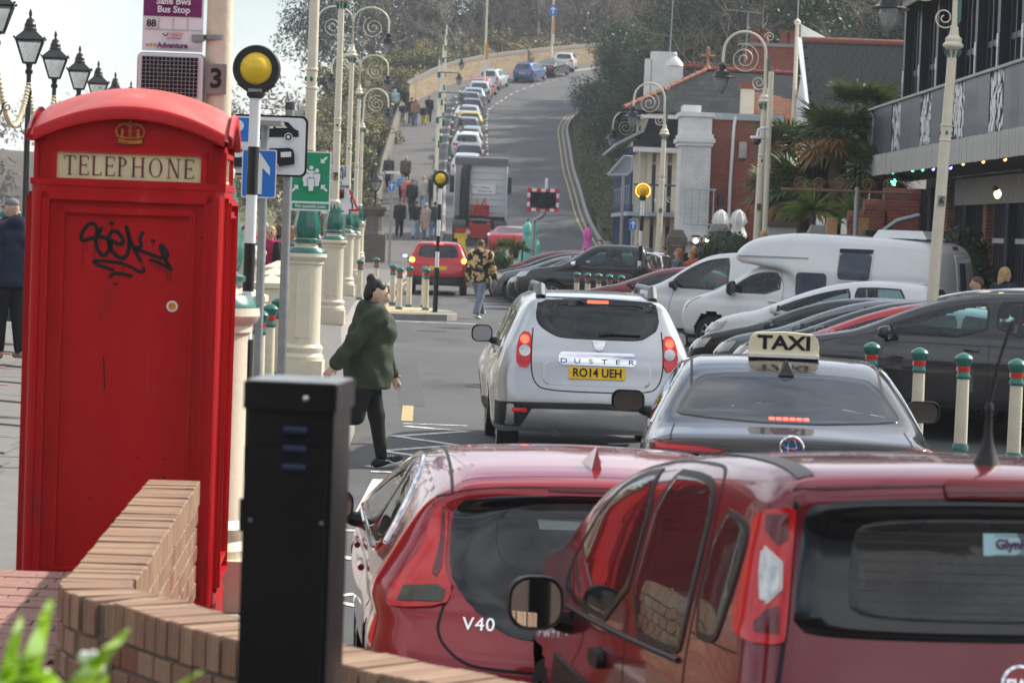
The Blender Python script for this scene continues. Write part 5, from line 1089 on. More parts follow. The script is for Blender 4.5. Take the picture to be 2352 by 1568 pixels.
for i,p in enumerate(path):
 t_=(path[min(i+1,len(path)-1)]-path[max(i-1,0)]).normalized(); sd=Vector((-t_.y,t_.x,0))*.101
 vs+=[p-sd+Vector((0,0,-.1)),p+sd+Vector((0,0,-.1)),p+sd+Vector((0,0,ZT-.012)),p-sd+Vector((0,0,ZT-.012))]
core.add(vs,[(4*i+k,4*i+(k+1)%4,4*i+4+(k+1)%4,4*i+4+k)for i in range(len(path)-1)for k in range(4)]+[(0,1,2,3),tuple(len(vs)-4+k for k in(3,2,1,0))]); core.build('mortar_core','mortar',wall,0)
pm('terrace_paver',(.30,.165,.135),.85,var=.25,scale=10,bump=.3,bscale=60); pm('bed_soil',(.045,.033,.024),.95,var=.4,scale=6,bump=.6)
ZTe=.62
for k_ in('wall_brick','wall_brick_pale','wall_brick_dark'):stain(k_,(.12,.10,.07),14,.58,.68,None,.6); stain(k_,(.50,.42,.30),22,.66,.72,None,.6)
stain('terrace_paver',(.12,.09,.08),7,.56,.66,None,.7)
tr=MB(); tr.prism([(-8,2),(-1.55,2),(-1.42,8.4),(-1.5,11.1),(-8,11.4)],(0,0,-.3),(1,0,0),(0,1,0),ZTe+.3-.035); tr=tag(tr.build('terrace','mortar',None,0),kind='structure')
pm_=MB().box((0,0,0),(.205,.098,.05)).mesh('paver',0); pm_.materials.append(M('terrace_paver')); n=0
for j in range(64):
 for i in range(6):
  x,y=-1.53-i*.213-(j%2)*.10-.012*j*0,11.0-j*.104
  if n<300 and x>-2.62:o=bpy.data.objects.new('paver',pm_); COL.objects.link(o); o.parent=tr; o.location=(x,y,ZTe-.025+random.uniform(-.003,.003)); o.rotation_euler=(0,0,R(2)); n+=1
bd=MB(); bd.prism([(-1.55,2.0),(2.2,2.0),(2.2,5.0),(.30,6.1),(-.5,6.92),(-.95,7.42),(-1.25,7.9),(-1.42,8.3)],(0,0,-.3),(1,0,0),(0,1,0),.3+.50); tag(bd.build('planting_bed','bed_soil',None,0),kind='structure')
pm('cabinet_black',(.006,.006,.007),.38,var=.3,scale=4,spec=.3)
D=5.6; a,b=at(578,880,D),at(785,880,D); w=b.x-a.x; xc=(a.x+b.x)/2; zt_=at(688,875,D).z; t=thing('service_cabinet','tall black metal service cabinet with louvre slots before the brick wall','cabinet',(xc,D+.10,.50),R(-6))
z1=zt_-.50; MB().prism(rrect(w,.21,.006,2),(0,0,0),(1,0,0),(0,1,0),z1-.05).build('case','cabinet_black',t,30); MB().prism(rrect(w+.012,.235,.008,3),(.0,0,z1-.062),(1,0,0),(0,1,0),.058).build('lid','cabinet_black',t,30); MB().prism(rrect(w+.002,.225,.008,3),(.0,0,z1-.004),(1,0,0),(0,1,0),.003).build('lid_top',pm('lid_rim_light',(.22,.23,.24),.35,metal=.3,var=.3),t,30)  # lid_top is a pale sheet painting the rim light on the lid
MB().box((-.005,-.111,z1/2-.06),(w*.93,.012,z1-.16)).build('door_panel','cabinet_black',t,0); MB().ball((.035,-.122,z1-.035),.0065,10,6,(1,.5,1)).build('lock','chrome',t)
for k in range(4):MB().ball(((-1 if k%2 else 1)*w*.40,-.119,.12+(k//2)*(z1-.42)),.004,8,5,(1,.5,1)).build('screw','galvanised',t)
for k in(.25,.75):MB().cyl((-w*.5,-.112,z1*k),(-w*.5,-.112,z1*k+.07),.007,n=8).build('hinge','cabinet_black',t)
stain('cabinet_black',(.05,.05,.05),9,.66,.70,(1,1,.3),.5)
for i in range(3):MB().lathe([(.003,-.028),(.010,-.024),(.010,.024),(.003,.028)],(.015,-.118,z1-.105-i*.040),10,rot=Matrix.Rotation(R(90),3,'Y')).build('louvre',pm('louvre_blue',(.016,.022,.05),.35),t)
pm('garland',(.62,.54,.36),.6,var=.2,scale=40)
def lantern_mesh():
 fr,gl=MB(),MB(); b,tp,h=.115,.25,.42
 for sx,sy in((-1,-1),(1,-1),(1,1),(-1,1)):fr.tube([(sx*b,sy*b,0),(sx*tp,sy*tp,h)],.017,6)
 for(r,z)in((b,0),(tp,h)):
  for i in range(4):
   c_=((-r,-r),(r,-r),(r,r),(-r,r)); fr.tube([c_[i]+(z,),c_[(i+1)%4]+(z,)],.018,6)
 fr.add([(sx*.29,sy*.29,h+.02)for sx,sy in((-1,-1),(1,-1),(1,1),(-1,1))]+[(sx*.10,sy*.10,h+.20)for sx,sy in((-1,-1),(1,-1),(1,1),(-1,1))],[(i,(i+1)%4,4+(i+1)%4,4+i)for i in range(4)]+[(3,2,1,0)])
 fr.lathe([(.125,h+.19),(.125,h+.23),(.11,h+.25),(.11,h+.31),(.085,h+.35),(.075,h+.40),(.03,h+.43),(.02,h+.46),(.035,h+.49),(.03,h+.54),(.008,h+.60)],n=16)
 for sx,sy in((-1,-1),(1,-1),(1,1),(-1,1)):fr.ball((sx*.285,sy*.285,h+.05),.022,6,5)
 gl.add([(sx*b,sy*b,.01)for sx,sy in((-1,-1),(1,-1),(1,1),(-1,1))]+[(sx*tp,sy*tp,h)for sx,sy in((-1,-1),(1,-1),(1,1),(-1,1))],[(i,(i+1)%4,4+(i+1)%4,4+i)for i in range(4)])
 po=MB(); po.lathe([(.10,-4.2),(.10,-3.6),(.065,-3.5),(.055,-1.5),(.05,-.62),(.065,-.60),(.065,-.52),(.045,-.50),(.045,-.22),(.07,-.20),(.075,-.14),(.05,-.12),(.06,-.04),(.10,0)],n=14)
 br=MB()
 for sg in(-1,1):br.tube(spiral((sg*.20,0,-1.18),.08,.02,1.2,R(90),(sg,0,0),(0,0,1),20),.010,5); br.tube([(0,0,-1.42),(sg*.10,0,-1.30),(sg*.14,0,-1.12),(sg*.20,0,-1.10)],.010,5)
 return fr.mesh('lantern_frame',30),gl.mesh('lantern_panes',0),po.mesh('post',35),br.mesh('scroll_bracket',40)
LM=lantern_mesh(); LP=[]
for i,(px,py,D,w)in enumerate(((67,145,45,'tallest in view, nearest the frame edge'),(125,180,51.3,'second of the row from the frame edge'),(181,205,55.8,'third of the row'),(224,230,62,'fourth of the row'),(263,248,67.5,'fifth of the row, foot behind the box roof'),(299,262,74,'last before the solar panel'),(-8,75,38,'cut by the frame edge'))):
 p=at(px,py,D); t=thing('street_lantern',f'black four-sided street lantern on post, {w}','street lamp',p,R(8),'black lanterns on the pier side'); LP.append(p)
 t.scale=(.90,)*3
 mobj('lantern_frame',LM[0],'black_paint',t); mobj('lantern_panes',LM[1],'lamp_glass',t); mobj('post',LM[2],'black_paint',t); mobj('scroll_bracket',LM[3],'black_paint',t)
for i,(a,b,w)in enumerate(((6,0,'at the frame edge'),(0,1,'between the first two lanterns'),(1,2,'between the second and third lanterns'))):
 g=MB(); p0,p1=LP[a]+Vector((0,0,-.35)),LP[b]+Vector((0,0,-.35)); N=46
 for j in range(N):
  u=j/(N-1); p=p0+(p1-p0)*u-Vector((0,0,.85*(1-(2*u-1)**2))); g.ball(p,.048,8,5,(1,1,.8),.06)
 tag(g.build('garland','garland',None,60),f'cream festoon garland hanging {w}','garland','garlands on the black lanterns')
t=thing('railing','cream prom railing with green ball finials behind the walking man','railing'); r0,r1=at(-60,560,47),at(240,560,60)
for k in range(12):
 p=r0+(r1-r0)*(k/11); z0=zp(p.x,p.y); MB().lathe([(.06,0),(.06,.1),(.045,.12),(.045,1.3),(.06,1.32),(.06,1.4)],(p.x,p.y,z0),10).build('post','cream_paint',t); MB().ball((p.x,p.y,z0+1.47),.085,10,8).build('finial','green_paint',t)
for z in(.35,.8,1.25):MB().tube([(r0.x,r0.y,zp(r0.x,r0.y)+z),(r1.x,r1.y,zp(r1.x,r1.y)+z)],.028,8).build('rail','cream_paint',t)
for i,(px,py,D,wd)in enumerate(((625,640,36,'nearest'),(634,622,40,'middle'),(640,606,44,'farthest'),(566,668,33,'beside the telephone box'))):
 p=at(px,py,D); z0=zp(p.x,D); h=p.z-z0; t=thing('square_pillar',f'cream square pillar with pyramid cap, {wd} of the group','pillar',(p.x,D,z0),0,'cream square pillars'); W=.46
 MB().box((0,0,h/2-.05),(W,W,h-.1)).build('shaft','cream_paint',t,0); MB().box((0,0,h-.09),(W+.06,W+.06,.07)).build('cap_slab','cream_paint',t,0); MB().box((0,0,h),(W+.05,W+.05,.11),None,.06).build('pyramid_cap','cream_paint',t,0)
D=103; p=at(861,482,D); z0=zr(D); h=p.z-z0; t=thing('stone_pier','dark stone gate pier with a lantern at the foot of the hill path','gate pier',(p.x,D,z0))
MB().box((0,0,h*.28),(.95,.95,h*.56)).build('base','dark_stone',t,0); MB().lathe([(.42,h*.56),(.36,h*.62),(.33,h*.9),(.42,h*.93),(.46,h)],n=12).build('fluted_drum','dark_stone',t,20); MB().box((0,0,h+.06),(.95,.95,.12)).build('cap','dark_stone',t,0)
e=bpy.data.objects.new('lantern',None); COL.objects.link(e); e.parent=t; e.location=(0,0,h+.75); e.scale=(.85,)*3; mobj('lantern_frame',LM[0],'black_paint',e); mobj('lantern_panes',LM[1],'lamp_glass',e); MB().lathe([(.12,-.75),(.06,-.6),(.05,-.1),(.1,0)],n=10).build('lantern_stem','black_paint',e)
def parasol(px,ytop,D,mat,label,h=2.6,r=.32):
 p=at(px,ytop,D); t=thing('closed_parasol',label,'parasol',(p.x,D,p.z-h),0,'closed parasols'); b=MB(); n=16; vs=[]
 for z,k in((h-.02,.10),(h-.12,.42),(h-.35,.62),(h-.45,.40),(h-.7,.62),(h*.55,.85),(h*.32,1.0)):
  vs+=[(r*k*(1+.22*math.cos(8*2*math.pi*i/n+z))*math.cos(2*math.pi*i/n),r*k*(1+.22*math.cos(8*2*math.pi*i/n+z))*math.sin(2*math.pi*i/n),z)for i in range(n)]
 b.add(vs,[(j*n+i,j*n+(i+1)%n,(j+1)*n+(i+1)%n,(j+1)*n+i)for j in range(6)for i in range(n)]+[tuple(range(n))]); b.build('folded_canopy',mat,t,60); MB().cyl((0,0,0),(0,0,h+.08),.03).build('pole','dark_grey',t); MB().lathe([(.3,0),(.3,.08),(.08,.1)],n=14).build('base','dark_grey',t)
pm('teal_cloth',(.16,.52,.45),.8,var=.12); pm('pink_cloth',(.72,.14,.46),.8,var=.12); pm('white_cloth',(.70,.70,.68),.8,var=.1,bump=.2)
parasol(1213,508,88,'teal_cloth','closed turquoise parasol, front one of two under the light board'); parasol(1227,508,90,'teal_cloth','closed turquoise parasol, rear one of two under the light board'); parasol(1350,520,88,'pink_cloth','closed pink parasol beside the double yellow lines',2.4,.26)
parasol(1656,480,72,'white_cloth','closed white parasol beside the brick house, first of two',2.9,.36); parasol(1697,480,71,'white_cloth','closed white parasol beside the brick house, second of two',2.9,.36)
for px,py,D,l in((1060,547,90,'yellow A-board behind the red SUV, taller one'),(1062,566,87,'yellow A-board behind the red SUV, front one with round symbols')):
 p=at(px,py,D); t=thing('a_board',l,'sign',(p.x,D,zr(D)),0,'yellow boards'); h=p.z-zr(D)
 for sg in(-1,1):MB().box((0,sg*.12,h/2),(.42,.03,h),Matrix.Rotation(R(8*sg),3,'X'),.62).build('board',pm('board_yellow',(.62,.44,.03),.5,var=.1),t,0)
 for dx in(-.09,.09):MB().lathe([(.07,0),(.07,.004)],(dx,-.19,h*.35),14,rot=Matrix.Rotation(R(82),3,'X')).build('round_symbol','sign_red',t)
D=58; a,b=at(1441,643,D),at(1526,680,D); t=thing('menu_board','navy fish and chips board with curved top and wooden posts','sign',((a.x+b.x)/2,D,.0)); W=b.x-a.x; zt_=a.z
o=MB().prism([(-W*.42,.1),(W*.42,.1),(W*.42,zt_-.08),(W*.25,zt_-.02),(0,zt_),(-W*.25,zt_-.02),(-W*.42,zt_-.08)],(0,0,0),(1,0,0),(0,0,1),.03).build('board',pm('navy',(.012,.018,.05),.5),t,0)
for sx in(-1,1):MB().box((sx*W*.46,0,zt_/2-.05),(.07,.06,zt_-.06)).build('post',pm('timber',(.42,.24,.10),.7,var=.25,scale=12),t,0)
text('FISH & CHIPS',.125,'sign_white',o,(0,-.034,zt_-.22),FACE,xs=.95,bold=.002); text('COASTER',.05,'sign_white',o,(0,-.034,zt_-.10),FACE); text('PENARTH',.05,'sign_white',o,(0,-.034,zt_-.34),FACE)
volvo_hatch(); panda(); duster(); taxi()
DS=[(.15,-.09),(.35,-.03),(.55,.0),(.75,.012),(.88,.0),(.95,-.02)]
def wplan(L,w):return[(0,w*.86),(.12,w*.94),(.4,w*.99),(1.0,w),(L-1.2,w),(L-.6,w*.96),(L-.2,w*.82),(L,w*.68)]
KINDS={'hatch':dict(prof=[(.12,.2),(.02,.4),(0,.62),(.05,.85),(.12,1.0),(.36,1.33),(.34,1.40),(.45,1.43),(1.1,1.47),(1.6,1.455),(2.0,1.39),(2.5,1.23),(2.98,1.02),(3.3,.95),(3.75,.84),(3.98,.64),(4.05,.45),(3.96,.2)],w=.87,wr=.60,zb=.95,wh=((.72,.31),(3.22,.31)),side=[(.60,.99,1.50),(1.56,.97,2.80)],rw=(.56,1.02,1.35),ws=(.60,1.02,1.36)),'low':dict(prof=[(.12,.2),(.02,.4),(0,.62),(.03,.9),(.12,1.0),(.5,1.10),(1.0,1.30),(1.5,1.38),(1.9,1.385),(2.4,1.30),(3.2,.98),(3.5,.93),(4.0,.80),(4.25,.62),(4.3,.45),(4.2,.2)],w=.89,wr=.59,zb=.93,wh=((.85,.32),(3.45,.32)),side=[(.95,.97,1.65),(1.71,.96,2.95)],rw=(.58,1.10,1.30),ws=(.60,1.0,1.31)),'suv':dict(prof=[(.14,.28),(.04,.4),(0,.6),(.04,.9),(.10,1.08),(.34,1.47),(.32,1.54),(.45,1.57),(1.2,1.61),(1.75,1.59),(2.2,1.52),(2.7,1.36),(3.2,1.13),(3.5,1.07),(4.1,.97),(4.36,.78),(4.42,.55),(4.32,.28)],w=.90,wr=.62,zb=1.05,wh=((.82,.35),(3.52,.35)),side=[(.58,1.12,1.62),(1.70,1.08,2.95)],rw=(.58,1.12,1.49),ws=(.62,1.14,1.51)),'mpv':dict(prof=[(.10,.22),(.02,.4),(0,.6),(.04,.9),(.08,1.06),(.26,1.44),(.28,1.50),(.4,1.53),(1.1,1.56),(1.5,1.53),(1.95,1.44),(2.5,1.25),(3.0,1.02),(3.3,.97),(3.7,.84),(3.9,.64),(3.94,.45),(3.86,.22)],w=.86,wr=.60,zb=.98,wh=((.68,.31),(3.14,.31)),side=[(.52,1.02,1.42),(1.48,1.0,2.78)],rw=(.56,1.06,1.44),ws=(.60,1.04,1.41)),'van':dict(prof=[(.08,.25),(0,.5),(.02,1.1),(.08,1.68),(.22,1.78),(1.5,1.83),(2.2,1.80),(2.6,1.68),(3.3,1.22),(3.55,1.12),(4.05,.96),(4.28,.7),(4.3,.5),(4.2,.25)],w=.92,wr=.70,zb=1.10,wh=((.80,.32),(3.52,.32)),side=[(1.95,1.08,3.15)],rw=(.60,1.15,1.6),ws=(.66,1.22,1.64)),'pickup':dict(prof=[(.12,.4),(0,.55),(0,1.0),(.04,1.08),(1.50,1.10),(1.60,1.18),(1.74,1.66),(1.9,1.73),(2.9,1.74),(3.2,1.66),(3.85,1.22),(4.1,1.14),(4.9,1.02),(5.14,.85),(5.2,.6),(5.1,.4)],w=.91,wr=.63,zb=1.15,wh=((1.05,.37),(4.1,.37)),side=[(1.90,1.18,2.62),(2.70,1.16,3.68)],rw=(.55,1.2,1.6),ws=(.64,1.24,1.64))}
ENG={}
def engine(kind):
 if kind not in ENG:
  k=KINDS[kind]; L=max(p[0]for p in k['prof']); ENG[kind]=Car(k['prof'],wplan(L,k['w']),[(0,k['wr']*.93),(1,k['wr']),(L,k['wr'])],k['zb'],DS+[(max(.96,k['zb']),-.03)],k=.11,crown=.05,bow=(.12,.14),wheels=k['wh'])
 return ENG[kind]
def make_car(kind,label,pnt,loc,rz,group=None,see=True,q=.05,plate=None,glass='car_glass_teal',cat='car',shell=None,front=True,rails=False,name='car'):
 c=engine(kind); k=KINDS[kind]; root=thing(name,label,cat,loc,rz,group); cuts=[]
 far=not see
 for vw in('left','right'):
  for i,(ya,zb,yb)in enumerate(k['side']):
   n=7; frontw=i==len(k['side'])-1; pts=[]
   yt1=yb if not frontw else ya+(yb-ya)*.86
   yt0=ya if(i or kind in('van',))else ya+.16
   pts=[(ya,zb)]+[(yt0+(yt1-yt0)*j/n,min(c.ztop(yt0+(yt1-yt0)*j/n),c.H)-.105)for j in range(n+1)]+[(yb,zb+(.02 if frontw else-.01))]
   if frontw:pts=[p for p in pts[:-1]if p[1]>zb+.12 or p==pts[0]]+[pts[-1]]
   cuts.append(c.window('front_door_window' if frontw else 'rear_door_window',pts,vw,root,glass,.03,see,1))
  if not far:
   for ya in[a for a,_,_ in k['side']]:c.seam([(ya-.03,k['zb']+.02),(ya-.03,.4)],vw,root)
   c.seam([(k['side'][-1][2]-.15,k['zb']),(k['side'][-1][2]-.05,.7),(k['side'][-1][2]-.1,.4)],vw,root)
   for ya,_,yb in k['side']:c.bead([(ya+.08,k['zb']-.10),(ya+.24,k['zb']-.095)],vw,root,.016,pnt,'door_handle',.024,sm=0)
   c.panel('sill_trim',[(k['wh'][0][0]+.42,.22),(k['wh'][1][0]-.42,.22),(k['wh'][1][0]-.42,.34),(k['wh'][0][0]+.42,.34)],vw,'black_plastic',root,.008)
 w,z0,z1=k['rw']
 if kind=='pickup':cuts.append(c.window('rear_window',[(-w,z0),(-w*.95,z1),(w*.95,z1),(w,z0)],'rear',root,glass,.04,see,1))
 else:cuts.append(c.window('rear_window',[(-w*1.06,z0),(-w,(z0+z1)/2),(-w*.88,z1),(0,z1+.015),(w*.88,z1),(w,(z0+z1)/2),(w*1.06,z0),(0,z0-.01)],'rear',root,'car_glass_dark' if kind!='van' else glass,.05,see and kind!='van',1))
 w,z0,z1=k['ws']; cuts.append(c.window('windscreen',[(-w*1.04,z0+.02),(-w*.86,z1),(0,z1+.02),(w*.86,z1),(w*1.04,z0+.02),(0,z0-.02)],'front',root,glass,.05,see,1))
 c.body(root,pnt,q,[x for x in cuts if x],lining=see,zlow=k['prof'][0][1])
 zl=k['zb']-.06; hw=k['w']*.93
 for sg in(0,1):
  t=(lambda p:mirx(p)if sg else p)
  if kind in('mpv','van','pickup'):l=[(-hw*.98,zl+.12),(-hw*.84,zl+.14),(-hw*.82,zl-.16),(-hw*.96,zl-.18)]
  else:l=[(-hw*.97,zl+.06),(-hw*.62,zl+.03),(-hw*.58,zl-.05),(-hw*.70,zl-.10),(-hw*.95,zl-.10)]
  c.panel('tail_light',t(l),'rear','lamp_red',root,.014,step=.05)
  if front:c.panel('headlight',t([(-hw*.95,zl-.12),(-hw*.60,zl-.18),(-hw*.55,zl-.30),(-hw*.80,zl-.30),(-hw*.93,zl-.22)]),'front','lamp_clear',root,.014,step=.05)
  if front and not far:c.panel('headlight',[(c.L-.52,zl-.09),(c.L-.26,zl-.16),(c.L-.20,zl-.28),(c.L-.40,zl-.24)],'right' if sg else 'left','lamp_clear',root,.012,step=.04)
  if rails:c.bead([((-1 if sg else 1)*.56,y)for y in(.5,.7,1.4,2.0,2.3)],'top',root,.02,'chrome','roof_rail',.03)
 c.panel('bumper_trim',[(-.62,.30),(.62,.30),(.66,.42),(-.66,.42)],'rear','black_plastic',root,.008,step=.1)
 if front:c.panel('grille',[(-.42,.36),(.42,.36),(.48,.56),(-.48,.56)],'front','black_plastic',root,.008,step=.1)
 if plate is not None:c.plate(root,zl-.18 if kind!='pickup' else .62,plate or None)
 c.mirror(root,k['side'][-1][2]-.22,k['zb']+.0,shell or pnt,sz=(.20,.14)); c.wheel(root)
 if see:c.seats(root,k['side'][-1][0]+.05,k['side'][0][0]+.22 if len(k['side'])>1 else None,zs=k['zb']-.42,rear_rests=(-.36,.36))
 return root
GP='cars parked slantwise along the shops'
def bay(kind,label,pnt,px,py,D,a=21,**kw):
 """car heading left and away, placed by its near-side mirror"""
 k=KINDS[kind]; ym=k['side'][-1][2]-.22; m=at(px,py,D); rot=Matrix.Rotation(R(90-a),3,'Z'); o=rot@Vector((-(k['w']+.12),ym,0)); kw.setdefault('group',GP)
 return make_car(kind,label,pnt,(m.x-o.x,D-o.y,min(.05,m.z-k['zb']-.05)),R(90-a),**kw)
bay('suv','dark gunmetal SUV behind the bollards, its rear cut by the frame edge','paint_gunmetal',2045,765,28.6,q=.042,shell='paint_charcoal',rails=True)
bay('low','white low car, only its windscreen pillar showing beyond the gunmetal SUV','paint_white',1985,775,30.4)
bay('hatch','bright red hatchback between parked dark cars, showing its red roof pillar and mirror','paint_red',1920,772,32.3)
bay('hatch','black hatchback parked just beyond the bright red hatchback','paint_charcoal',1895,763,34.2)
bay('hatch','mid grey hatchback parked between two black cars','paint_grey',1841,757,36.1)
bay('hatch','glossy black car in front of the white compact car, its headlight beside the silver SUV','paint_black',1774,750,38.0)
bay('mpv','white compact car with roof aerial parked before the motorhome','paint_white',1787,713,40.8)
bay('van','plain white small van parked beyond the motorhome','paint_white',1552,655,49.4,shell='black_plastic',cat='van')
bay('low','dark red car with black roof between the white van and the black pickup','paint_dark_red',1455,652,54)
pk=bay('pickup','black double-cab pickup with chrome mirrors and chrome roll bar','paint_charcoal',1323,607,66.8,12,shell='chrome',cat='pickup truck')
for sg in(-1,1):MB().tube([(sg*.66,1.25,1.08),(sg*.64,1.35,1.45),(sg*.60,1.5,1.52),(sg*.58,1.72,1.54)],.04,8).build('roll_bar','chrome',pk)
MB().tube([(-.62,1.42,1.49),(.62,1.42,1.49)],.04,8).build('roll_bar','chrome',pk)
for knd,col,px,D,l in(('mpv','paint_charcoal',1268,70.2,'dark hatchback first beyond the black pickup'),('low','paint_grey',1240,72.8,'grey saloon second beyond the black pickup'),('hatch','paint_charcoal',1222,75.4,'charcoal hatchback third beyond the black pickup'),('suv','paint_dark_red',1208,78.2,'dark red car at the far end of the parked row by the cordyline pot')):
 bay(knd,l,col,px,522+1.14*F_PX/D,D,12,q=.06)
def motorhome():
 D=46.3; xf=3.1; root=thing('motorhome','small white coachbuilt motorhome with over-cab bulge and side stripe','motorhome',(7.72,45.4,.02),R(60),None); root.scale=(1.0,.96,1.0)
 cab=Car([(2.3,.3),(2.3,1.2),(2.35,1.62),(3.4,1.66),(3.75,1.58),(4.45,1.15),(4.7,1.07),(5.15,.92),(5.3,.7),(5.32,.5),(5.2,.3)],[(2.2,.90),(3.8,.90),(4.6,.88),(5.0,.80),(5.32,.64)],[(2.2,.72),(5,.70)],1.05,DS+[(1.05,-.03)],k=.1,wheels=((1.0,.33),(4.5,.33)))
 box=Car([(.12,.35),(.02,.6),(0,1.2),(.06,1.85),(.22,2.06),(.5,2.13),(2.6,2.20),(3.2,2.18),(3.8,2.08),(4.13,1.88),(4.20,1.72),(4.05,1.61),(3.6,1.57),(3.0,1.50),(2.85,1.3),(2.82,.35)],[(0,.90),(.15,.98),(.4,1.02),(2.6,1.02),(3.4,.98),(4.0,.88),(4.4,.66)],[(0,.84),(2,.88),(4.4,.80)],1.5,[(.2,-.06),(.5,0),(1.0,.01),(1.5,0)],k=.16,crown=.03,bow=(.08,.10),wheels=())
 cuts=[]
 for vw in('left','right'):
  cuts.append(cab.window('cab_window',[(3.15,1.08),(3.15,1.47),(3.55,1.48),(3.85,1.38),(4.25,1.08)],vw,root,'car_glass_teal',.03,True,1))
  cab.seam([(3.08,.4),(3.08,1.5),(3.5,1.55)],vw,root); cab.bead([(3.18,.96),(3.36,.96)],vw,root,.018,'paint_white','door_handle',.02,sm=0)
  w=box.panel('side_window',rrect(.62,.46,.07,4,1.62,1.63),vw,pm('smoked_acrylic',(.06,.075,.10),.06,var=.1),root,.02,step=.06)
  box.panel('blind_rail',rrect(.66,.07,.02,3,1.62,1.90),vw,'black_matt',w,.022,step=.06); box.bead(rrect(.66,.56,.08,4,1.62,1.66),vw,w,.012,'pale_trim' if 'pale_trim' in MATS else 'white_paint','window_trim',.01,True,0)
  box.panel('saloon_window',rrect(.62,.44,.08,4,2.46,1.28),vw,'smoked_acrylic',root,.012,step=.06)
  box.panel('side_stripe',[(2.55,1.745),(4.02,1.735),(4.03,1.755),(2.55,1.757)],vw,pm('teal_stripe',(.05,.32,.36),.4),root,.006,step=.08); box.panel('side_stripe',[(2.55,1.725),(4.0,1.715),(4.0,1.73),(2.55,1.742)],vw,pm('peach_stripe',(.62,.36,.28),.4),root,.006,step=.08)
 cuts.append(cab.window('windscreen',[(-.68,1.17),(-.6,1.5),(.6,1.5),(.68,1.17)],'front',root,'car_glass_teal',.04,True,1))
 cab.body(root,'paint_white',.05,[x for x in cuts if x],name='cab_body',core=(3.2,4.4,.7)); box.body(root,'paint_white',.05,lining=False,arches=False,zlow=.35,core=(.8,2.4,1.8),name='coach_body')
 d=box.panel('rear_door',[(-.15,.5),(.42,.5),(.40,1.9),(-.12,1.9)],'rear','paint_white',root,.012); box.panel('door_window',rrect(.30,.72,.04,3,.14,1.40),'rear','smoked_acrylic',d,.02,step=.06)
 box.panel('brake_light_strip',rrect(.22,.04,.01,2,.1,2.0),'rear','lamp_dark_red',root,.03)
 h=MB(); pts=[(-.45,.5),(.45,.5),(.45,1.55),(-.45,1.55)]; h.add([(x,y,2.15)for x,y in pts]+[(x*.86,.62+(y-.5)*.80,2.29)for x,y in pts],[(0,1,5,4),(1,2,6,5),(2,3,7,6),(3,0,4,7),(4,5,6,7)]); h.build('roof_vent','paint_white',root,20)
 for sg in(0,1):
  t=(lambda p:mirx(p)if sg else p); cab.panel('headlight',t([(-.82,.98),(-.56,.95),(-.52,.78),(-.78,.78)]),'front','lamp_clear',root,.012); box.panel('tail_light',t([(-.95,1.0),(-.82,1.0),(-.82,.7),(-.95,.7)]),'rear','lamp_red',root,.02)
 cab.mirror(root,4.02,1.10,'black_plastic',sz=(.18,.26)); cab.wheel(root); MB().box((0,3.2,.75),(1.5,.9,.7)).build('cab_seat','seat_cloth',root)
motorhome()
ku=make_car('suv','bright red SUV with lit tail lights waiting beyond the far crossing','paint_red',(-2.27,77.6,0),R(1.5),None,True,.05,'',rails=True,shell='black_plastic',glass='car_glass')
c=engine('suv')
for sg in(-1,1):c.panel('brake_bulb',circ(.075,12,sg*.76,1.03),'rear','lamp_amber_lit',ku,.022)
c.panel('brake_light_strip',rrect(.28,.04,.01,2,0,1.525),'rear','lamp_lit',ku,.02); c.panel('lower_bumper',[(-.84,.30),(.84,.30),(.86,.62),(.60,.56),(-.60,.56),(-.86,.62)],'rear','black_plastic',ku,.012,step=.08); c.panel('skid_plate',[(-.55,.34),(.55,.34),(.62,.50),(-.62,.50)],'rear','dark_grey',ku,.02,step=.08)
rs=make_car('low','dark red saloon with yellow plate behind the potted cordylines','paint_red',(-.33,113,zr(113)),R(-4),None,False,.07,'')
GHC='cars parked nose to tail up the hill'
proto={k:make_car(k,'x','paint_white',(0,-500,0),0,GHC,False,.07,'')for k in('hatch','mpv','low','suv')}
used=set()
def hill_car(kind,col,x,D,label,rz=0.):
 sl_=math.atan((zr(D+4)-zr(D))/4)
 if kind not in used:o=proto[kind]; used.add(kind); o.location=(x,D,zr(D)+.01); tag(o,label)
 else:o=dup(proto[kind],(x,D,zr(D)+.01),rz,label,GHC)
 o.rotation_euler=(sl_,0,R(rz))
 for ch in o.children:
  nm=ch.name.split('.')[0]
  if nm in('body','door_mirror'):ch.material_slots[0].link='OBJECT'; ch.material_slots[0].material=M(col)
for i,(kind,col,w)in enumerate((('hatch','paint_white','white hatchback directly behind the lorry cab'),('hatch','paint_charcoal','dark hatchback with bright roof second up the hill from the lorry'),('suv','paint_white','white estate with tall red lights third up the hill from the lorry'),('hatch','paint_pale_grey','pale grey hatchback fourth up the hill from the lorry'),('mpv','paint_grey','grey car fifth up the hill from the lorry'),('hatch','paint_yellow','pale yellow car in the row up the hill'),('low','paint_pale_grey','silver saloon just above the pale yellow car'),('hatch','paint_charcoal','dark hatchback two above the pale yellow car'),('mpv','paint_grey','grey hatchback three above the pale yellow car'),('hatch','paint_light_blue','light blue hatchback near the top of the straight row'),('mpv','paint_pale_grey','pale car at the top end of the straight row'))):
 D=143+4.9*i; hill_car(kind,col,kl(D)+1.12+(.1 if i%2 else-.05),D,w)
